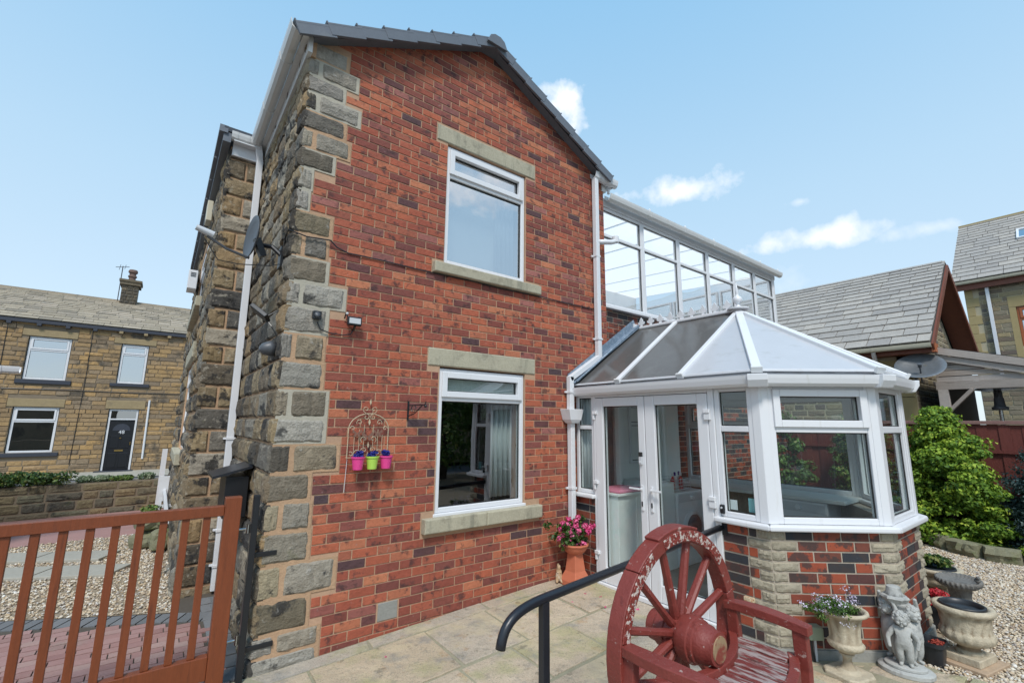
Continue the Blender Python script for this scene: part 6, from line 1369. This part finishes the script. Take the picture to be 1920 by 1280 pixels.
# bird bath
bx, by = 6.40, 1.14; bz = -.05
t = thing('bird_bath', 'dark oval bird bath with a small bird perched on its rope edged rim', 'bird bath', (bx, by, bz))
MB().lathe([(.12,0),(.12,.03),(.09,.05),(.075,.12),(.085,.20),(.12,.22)], (bx, by, bz), 20, wob=lambda t_, z, r: 1+.08*math.sin(4*t_)).build('stem', M['darkcast'], t, smooth=True)
b = MB(); b.lathe([(0.0820,0.2100),(0.1722,0.2250),(0.2050,0.2500),(0.2148,0.2750),(0.2050,0.2950),(0.1845,0.2900),(0.1722,0.2700),(0.0820,0.2600),(0.0000,0.2580)], (bx, by, bz), 120, wob=lambda t_, z, r: 1+(.045*math.sin(30*t_+z*60) if r > .165 and z > .24 else 0), sy=.8); b.build('basin', M['darkcast'], t, smooth=True)
bi = MB(); bi.ball((bx-.08, by-.15, bz+.325), (.035,.024,.024), 7); bi.ball((bx-.108, by-.16, bz+.352), .016, 6); bi.tube([(bx-.05,by-.14,bz+.32),(bx-.02,by-.13,bz+.31)], [.012,.004], 6); bi.build('bird', M['darkcast'], t, smooth=True)
# rear urn with geranium
vx, vy = 6.83, 1.40
t = thing('rear_planter_urn', 'weathered cast stone urn with green leaves behind the bird bath', 'urn', (vx, vy, -.05))
MB().lathe([(.10,0),(.10,.03),(.07,.05),(.10,.08),(.17,.11),(.19,.15),(.18,.19),(.20,.22),(.235,.24),(.235,.262),(.20,.268),(.17,.25),(.0,.245)], (vx, vy, -.05), 40, wob=lambda t_, z, r: 1+(.04*abs(math.sin(7*t_)) if z < .18 else 0)).build('bowl', M['reconst'], t, smooth=True)
MB().lathe([(.17,.245),(.185,.262),(.18,.278),(.165,.27),(.155,.25),(.0,.246)], (vx, vy, -.05), 28).build('liner', M['sockblack'], t, smooth=True)
q = thing('geranium', 'green geranium with one red flower head in the rear urn', 'plant', (vx, vy, .2))
leaves('foliage', [((vx+rg.uniform(-.12,.12), vy+rg.uniform(-.1,.1), .27+rg.uniform(-.02,.05)), (.06,.06,.04)) for k in range(16)], 55, .032, 'leaf_mid', q, seed=51, inner=.1)
leaves('petals', [((vx-.11, vy+.27, .31), (.07,.06,.035))], 150, .024, 'petal_red', q, seed=52, inner=.2, bright=False); MB().tube([(vx-.03,vy+.1,.25),(vx-.11,vy+.27,.31)], .004, 5).build('stem', M['leaf_mid'], q)
# two dark pots against the bay
def pot(nm, lb, c, rx, ry, h, parent=None):
    t = thing(nm, lb, 'plant pot', c); b = MB(); b.lathe([(.72,0),(.94,h-.03),(1.06,h-.028),(1.06,h),(.97,h),(.9,h-.035),(.86,h-.05),(.0,h-.05)], c, 32, sx=rx, sy=ry, wob=lambda t_, z, r: 1/(abs(math.cos(t_))**4+abs(math.sin(t_))**4)**.25*.93); b.build('tub', M['sockblack'], t, smooth=True, autosmooth=45)
    MB().lathe([(.0,h-.048),(.84,h-.046),(.0,h-.044)], c, 20, sx=rx, sy=ry).build('soil', M['earth'], t); return t
pot('black_trough', 'black square tub of red begonias against the bay wall', (5.72, 1.19, -.06), .12, .095, .20)
q = thing('red_begonia', 'red begonias leaning out of the black square tub', 'flowers', (5.72, 1.19, .14))
leaves('petals', [((5.72+rg.uniform(-.13,.14), 1.16+rg.uniform(-.10,.08), .185+rg.uniform(-.03,.05)), (.05,.05,.03)) for k in range(13)], 60, .017, 'petal_red', q, seed=61, inner=.1, bright=False)
leaves('foliage', [((5.72+rg.uniform(-.09,.1), 1.19+rg.uniform(-.06,.06), .15), (.05,.05,.03)) for k in range(9)], 40, .026, 'leaf_redg', q, seed=62, inner=.1)
pot('black_pot', 'black plastic tub of dried red flowers behind the cherub statue', (4.84, 1.055, -.055), .095, .075, .17)
leaves('dried_flowers', [((4.84+rg.uniform(-.05,.06), 1.055+rg.uniform(-.04,.04), .085), (.03,.03,.02)) for k in range(8)], 60, .013, 'dried', None, seed=63, inner=.1, bright=False); tag(bpy.data.objects['dried_flowers'], 'dried red flower heads in the small black tub', 'flowers')
# terracotta pedestal
px, py = 3.66, 3.66; pz_ = gz(px, py)
t = thing('terracotta_planter', 'terracotta bowl on a flared square pedestal beside the glass doors', 'planter', (px, py, pz_))
b = MB(); V = []
for s_, z in ((.115, 0), (.115, .05), (.075, .14), (.058, .30), (.06, .31)):
    V += [(px+sx_*s_, py+sy_*s_, pz_+z) for sx_, sy_ in ((-1,-1),(1,-1),(1,1),(-1,1))]
b.add(V, [(3,2,1,0),(16,17,18,19)]+[(r*4+k, r*4+(k+1)%4, (r+1)*4+(k+1)%4, (r+1)*4+k) for r in range(4) for k in range(4)]); b.build('pedestal', M['terracotta'], t, bevel=.006)
MB().lathe([(.05,.30),(.10,.325),(.125,.36),(.132,.385),(.145,.392),(.145,.405),(.125,.408),(.115,.385),(.0,.375)], (px, py, pz_), 36, wob=lambda t_, z, r: 1+(.03*math.sin(9*t_) if r > .13 else 0)).build('bowl', M['terracotta'], t, smooth=True)
q = thing('pink_geranium', 'bushy pink geranium in the terracotta bowl by the downpipe', 'flowers', (px, py, pz_+.4))
leaves('foliage', [((px-.05+rg.gauss(0,.085), py+rg.gauss(-.0,.05), pz_+.50+rg.gauss(0,.07)), (.05,.05,.04)) for k in range(46)], 42, .030, 'leaf_mid', q, seed=71, inner=.2, elong=1.1)
heads = [(-.22,.47),(-.08,.50),(.06,.545),(.12,.60),(-.18,.62),(-.06,.60),(-.13,.535),(-.20,.56),(-.13,.66),(-.16,.50),(-.10,.58),(-.05,.64),(-.03,.55),(-.11,.45),(-.16,.41),(.03,.60),(.10,.575),(.09,.525),(-.005,.50),(-.05,.39),(.02,.42),(.105,.66-.09),(-.01,.68),(-.145,.61)]
rr_ = Vector((rt.x, rt.y, 0))
for k, (a, z) in enumerate(heads):
    c = Vector((px, py, pz_)) + rr_*a + Vector((-.0, -.09+rg.uniform(-.02,.03), z))
    leaves('flower_head', [(tuple(c), (.034,.034,.027))], 50, .021, 'petal_pink', q, seed=80+k, inner=.35, elong=1.0, bright=False)
# squirrel
qx, qy = 3.545, 3.79; qz = gz(qx, qy)
t = thing('squirrel_ornament', 'small painted squirrel ornament sitting by the house wall', 'ornament', (qx, qy, qz))
J = [(0,0,.045,.032),(0,-.004,.085,.030),(0,-.008,.125,.022),(0,-.016,.155,.021),(0,-.040,.150,.012),(-.022,-.018,.035,.019),(-.026,-.045,.010,.010),(.022,-.018,.035,.019),(.026,-.045,.010,.010),(-.022,-.012,.115,.010),(-.012,-.040,.105,.008),(.022,-.012,.115,.010),(.012,-.040,.105,.008),(0,.030,.03,.014),(0,.045,.08,.020),(0,.034,.14,.020),(0,.046,.18,.010),(-.010,-.008,.178,.007),(.010,-.008,.178,.007)]
ry = Matrix.Rotation(rad(-35), 3, 'Z'); JJ = []
for j in J: v = ry @ Vector(j[:3]); JJ.append((qx+v.x, qy+v.y, qz+v.z, j[3]))
skin_body('body', JJ, [(0,1),(1,2),(2,3),(3,4),(0,5),(5,6),(0,7),(7,8),(2,9),(9,10),(2,11),(11,12),(0,13),(13,14),(14,15),(15,16),(3,17),(3,18)], t, 'fur')

# ================================================================== THINGS FIXED TO THE WALLS
q = thing('junction_box', 'sage green electrical junction box and conduit on the bay wall', 'junction box', (4.1, 1.68, .2))
JF = F(FR[1](0,0,.03), FR[1].U)
MB().fbox(JF, .17, .275, .135, .225, .0, .085).build('box', M['sage'], q, bevel=.008); MB().fbox(JF, .225, .242, -.045, .135, .018, .035).build('conduit', M['ltgrey'], q); MB().tube([JF(.205,.14,.03), JF(.20,.05,.035), JF(.215,-.04,.04)], .011, 6).build('cable', M['black'], q)
q = thing('alarm_switch', 'rusty ivory outdoor switch low on the bricks behind the bench', 'switch', (3.9, 2.0, .33)); MB().fbox(F(FR[0](0,0,.03), FR[0].U), 1.90, 1.98, .315, .35, 0, .035).build('switch_plate', M['ivory'], q, bevel=.006); MB().lathe([(.012,0),(.01,.02)], FR[0](1.96,.33,.065), 10, axis=FR[0].W).build('knob', M['ivory'], q)
# wall trellis with three pots
q = thing('wire_trellis', 'cream arched wrought iron trellis with scrolls and butterflies on the brick wall', 'trellis', (1.43, 3.85, 1.4))
TF = F((0, 3.87, 0), (1,0,0)); b = MB(); r0 = .0035
arcp = [TF(1.43+.172*math.cos(rad(a)), 1.635+.172*math.sin(rad(a))*.75) for a in range(0, 181, 12)]
b.tube([TF(1.602,1.39)] + arcp + [TF(1.258,1.39)], r0, 6); b.build('arch_frame', M['cream'], q)
for k, x in enumerate((1.31, 1.35, 1.39, 1.47, 1.51, 1.55)): MB().tube([TF(x, 1.40), TF(x, 1.70-.9*abs(x-1.43)**1.3*2)], .002, 5).build('upright', M['cream'], q)
def scroll(cx, cz, r, a0, a1, sgn=1): return [TF(cx+sgn*r*(1-.75*t_)*math.cos(a0+(a1-a0)*t_), cz+r*(1-.75*t_)*math.sin(a0+(a1-a0)*t_), .004) for t_ in [i/16 for i in range(17)]]
for sg in (-1, 1):
    for (dx, cz, r, a0, a1) in ((.035,1.80,.030,-1.5,5.0),(.03,1.735,.030,1.2,7.5),(.085,1.69,.026,-.5,6),(.14,1.64,.022,0,6),(.035,1.46,.030,-1.2,5),(.09,1.44,.028,0,6),(.145,1.43,.022,1,6.5),(.04,1.55,.03,-1,5)):
        MB().tube(scroll(1.43+sg*dx, cz, r, a0, a1, sg), .0026, 5).build('scroll', M['cream'], q)
for z, s in ((1.86,.016),(1.69,.018),(1.50,.016),(1.42,.014)): MB().prism(TF, [(1.43-s*.5,z),(1.43,z-s*1.5),(1.43+s*.5,z),(1.43,z+s*1.8)], -.003, .005).build('leaf_finial', M['cream'], q)
for (x, z, s) in ((1.33,1.60,.04),(1.42,1.575,.05),(1.51,1.60,.04)):
    b = MB()
    for sg in (-1, 1): b.prism(TF, [(x, z), (x+sg*s*.9, z+s*.8), (x+sg*s, z+s*.15), (x+sg*s*.45, z-s*.05), (x+sg*s*.8, z-s*.6), (x+sg*s*.2, z-s*.7)], .003, .006)
    b.build('butterfly', M['rustiron'], q)
MB().tube([TF(1.25,1.405,.03), TF(1.63,1.405,.03)], .003, 5).tube([TF(1.25,1.405,.0), TF(1.25,1.405,.03)], .003, 5).tube([TF(1.63,1.405,.0), TF(1.63,1.405,.03)], .003, 5).build('pot_rail', M['cream'], q)
MB().tube([TF(1.262,1.39), TF(1.258,1.25), TF(1.255,1.13)], .0025, 5).build('stake', M['ltgrey'], q)
for k, (x, m_, lb, pl) in enumerate(((1.335,'pink','pink pot at the left of the trellis','left'),(1.455,'lime','lime green pot in the middle of the trellis','middle'),(1.575,'pink','pink pot at the right of the trellis','right'))):
    p = thing('plant_pot', lb, 'plant pot', TF(x, 1.31, .05), 'pots hanging on the wall trellis')
    MB().lathe([(.038,0),(.050,.088),(.056,.09),(.057,.102),(.051,.103),(.046,.085),(.0,.083)], TF(x, 1.31, .055), 24).build('pot', M[m_], p, smooth=False, autosmooth=40)
    f_ = leaves('artificial_plant', [(tuple(TF(x+rg.uniform(-.03,.03), 1.425+rg.uniform(-.01,.02), .055)), (.028,.025,.020)) for _ in range(7)], 60, .014, 'bluepl', None, seed=90+k, inner=.2); tag(f_, 'dark blue artificial sprigs in the '+pl+' pot of the trellis', 'plant')
q = thing('hanging_bracket', 'black scrolled iron hanging bracket on the bricks left of the lower window', 'bracket', (1.79, 3.88, 1.8))
b = MB().fbox(TF, 1.781, 1.797, 1.715, 1.885, -.025, -.018); b.build('backplate', M['black'], q)
o_ = lambda d, z: TF(1.789+d*.25, z, d*1.0)
MB().tube([o_(0,1.845), o_(.19,1.845), o_(.215,1.855), o_(.215,1.875)], .005, 6).tube([o_(0,1.75), o_(.08,1.775), o_(.17,1.84)], .005, 6).build('arm', M['black'], q)
MB().tube([o_(.06+.03*math.cos(t_*.5), 1.815+.03*math.sin(t_*.5)) for t_ in range(12)], .004, 5).build('scroll', M['black'], q); MB().ball(o_(.215,1.835), .014, 6).build('knob', M['black'], q, smooth=True)
q = thing('floodlight', 'small black LED floodlight on the bricks right of the corner stones', 'floodlight', (1.23, 3.85, 2.52))
MB().fbox(G, 1.17, 1.29, 2.50, 2.575, .05, .085).build('body', M['black'], q, bevel=.006); MB().fbox(G, 1.182, 1.278, 2.515, 2.562, .0852, .088).build('lens', M['ltgrey'], q); MB().tube([G(1.16,2.56,.02), G(1.16,2.60,.05), G(1.175,2.56,.07)], .006, 6).tube([G(1.24,2.50,.06), G(1.24,2.47,.03), G(1.24,2.47,.0)], .010, 6).build('bracket', M['black'], q)
MB().ball(G(1.165,2.595,.07), .012, 6).build('sensor_eye', M['ltgrey'], q, smooth=True)
MB().tube([G(1.24,2.47,.02), G(1.22,2.43,.02), G(1.15,2.415,.02), G(1.05,2.42,.02), G(.97,2.44,.03), G(.94,2.50,.03)], .005, 5).build('cable', M['black'], q)
q = thing('sensor_box', 'square black sensor box on the dark corner stone', 'sensor', (.93, 3.85, 2.55)); MB().fbox(G, .895, .965, 2.515, 2.585, .028, .058).build('box', M['black'], q, bevel=.006); MB().lathe([(.026,0),(.022,.012),(.0,.016)], G(.93,2.55,.058), 16, axis=G.W).build('dome', M['dishgrey'], q, smooth=True)
# dish, floodlight and bulkhead on the side wall
q = thing('satellite_dish', 'dark grey satellite dish seen edge on beside the white downpipe', 'satellite dish', (.55, 4.5, 3.2))
dc = Vector((.475, 4.22, 3.215)); ax = Vector((-.96, -.13, .05)).normalized()
b = MB(); b.lathe([(.0,0),(.08,.007),(.15,.022),(.186,.038),(.190,.032),(.15,.014),(.08,-.004),(.0,-.012)], dc, 36, axis=ax); b.build('dish_face', M['dishgrey'], q, smooth=True)
lb_ = Vector((.28, 4.40, 3.10))
MB().tube([dc-Vector((0,0,.185))+ax*.03, dc+ax*.20-Vector((0,0,.16)), dc+ax*.34-Vector((0,0,.10))], .011, 6).build('arm', M['dishgrey'], q); MB().tube([dc+ax*.30-Vector((0,0,.08)), dc+ax*.42-Vector((0,0,.055))], [.030,.022], 12).build('receiver', M['ltgrey'], q)
MB().beam(dc-ax*.01-Vector((0,0,.0)), dc-ax*.07-Vector((0,0,.14)), .06, .05).tube([dc-ax*.07-Vector((0,0,.04)), (.60,4.16,3.15), (.69,4.12,3.06)], .020, 8).box(.655, .69, 4.07, 4.19, 2.97, 3.15).build('bracket', M['black'], q)
MB().tube([dc+ax*.36-Vector((0,0,.12)), dc+ax*.25-Vector((0,0,.27)), dc+ax*.1-Vector((0,0,.26)), (.60,4.15,2.98), (.68,4.08,3.0)], .004, 5).tube([(.68,4.10,3.0),(.66,3.97,3.20),(.66,3.872,3.225),(.80,3.868,3.20),(.99,3.865,3.215)], .006, 5).build('cable', M['black'], q)
q = thing('wall_floodlight', 'black floodlight on a wire arm halfway up the stone side wall', 'floodlight', (.6, 4.1, 2.5)); MB().beam((.50,4.12,2.60), (.60,4.02,2.50), .09, .035, upv=(0,.5,1)).build('body', M['black'], q, bevel=.005); MB().tube([(.58,4.05,2.51),(.64,4.05,2.56),(.69,4.05,2.60)], .006, 5).tube([(.59,4.04,2.50),(.63,4.0,2.44),(.68,4.0,2.36)], .004, 5).build('arm', M['black'], q)
q = thing('bulkhead_lamp', 'domed grey lamp cowl on the stone side wall below the floodlight', 'wall lamp', (.65, 4.2, 2.2)); b = MB(); b.lathe([(.062,0),(.060,.03),(.045,.075),(.02,.098),(.0,.102)], (.665, 4.05, 2.27), 20, axis=(-1,-.1,-.15)); b.build('cowl', M['dishgrey'], q, smooth=True); MB().lathe([(.05,0),(.05,.02)], (.69, 4.05, 2.275), 14, axis=(-1,0,0)).build('base', M['black'], q)
q = thing('post_box', 'black wall mounted post box with sloping lid behind the gate', 'post box', (.55, 4.7, 1.2)); MB().box(.50, .668, 4.55, 4.95, .90, 1.23).build('box', M['black'], q, bevel=.004)
b = MB(); b.add([(.40,4.50,1.225),(.68,4.50,1.30),(.68,5.0,1.30),(.40,5.0,1.225),(.40,4.50,1.245),(.68,4.50,1.32),(.68,5.0,1.32),(.40,5.0,1.245)], [(0,1,2,3),(7,6,5,4),(0,4,5,1),(1,5,6,2),(2,6,7,3),(3,7,4,0)]); b.build('lid', M['blackmet'], q)
q = thing('alarm_box', 'white alarm box high on the far side of the stone wing', 'alarm box', (.2, 10.0, 4.2)); MB().box(.13, .27, 9.9, 10.3, 4.05, 4.4).build('cover', M['upvc'], q, bevel=.01); b = MB()
for k in range(3): b.box(.16, .24, 9.89, 9.899, 4.28+.03*k, 4.29+.03*k)
b.build('vent_slots', M['dishgrey'], q)
q = thing('security_box', 'cream box under the eaves on the far side of the stone wing', 'alarm box', (.2, 7.5, 4.7)); MB().box(.20, .27, 7.35, 7.6, 4.45, 4.75).build('cover', M['cream_pl'], q, bevel=.01)

# petals dropped by the geranium
for k, (x, y) in enumerate(((3.55,3.42),(3.62,3.28),(3.48,3.1),(3.70,2.9),(1.55,3.55),(3.3,3.35))):
    o = leaves('fallen_petals', [((x, y, gz(x, y)+.006), (.012,.012,.002))], 5, .014, 'petal_pink', seed=200+k, bright=False)
    tag(o, ['pink petals dropped on the patio left of the terracotta pedestal','pink petals on the patio just in front of the pedestal','pink petals on the flags between pedestal and handrail','pink petals by the glass door threshold','lone pink petals on the flags near the grey patch in the bricks','pink petals farther out on the patio from the squirrel'][k], 'petals', 'pink petals fallen on the patio')
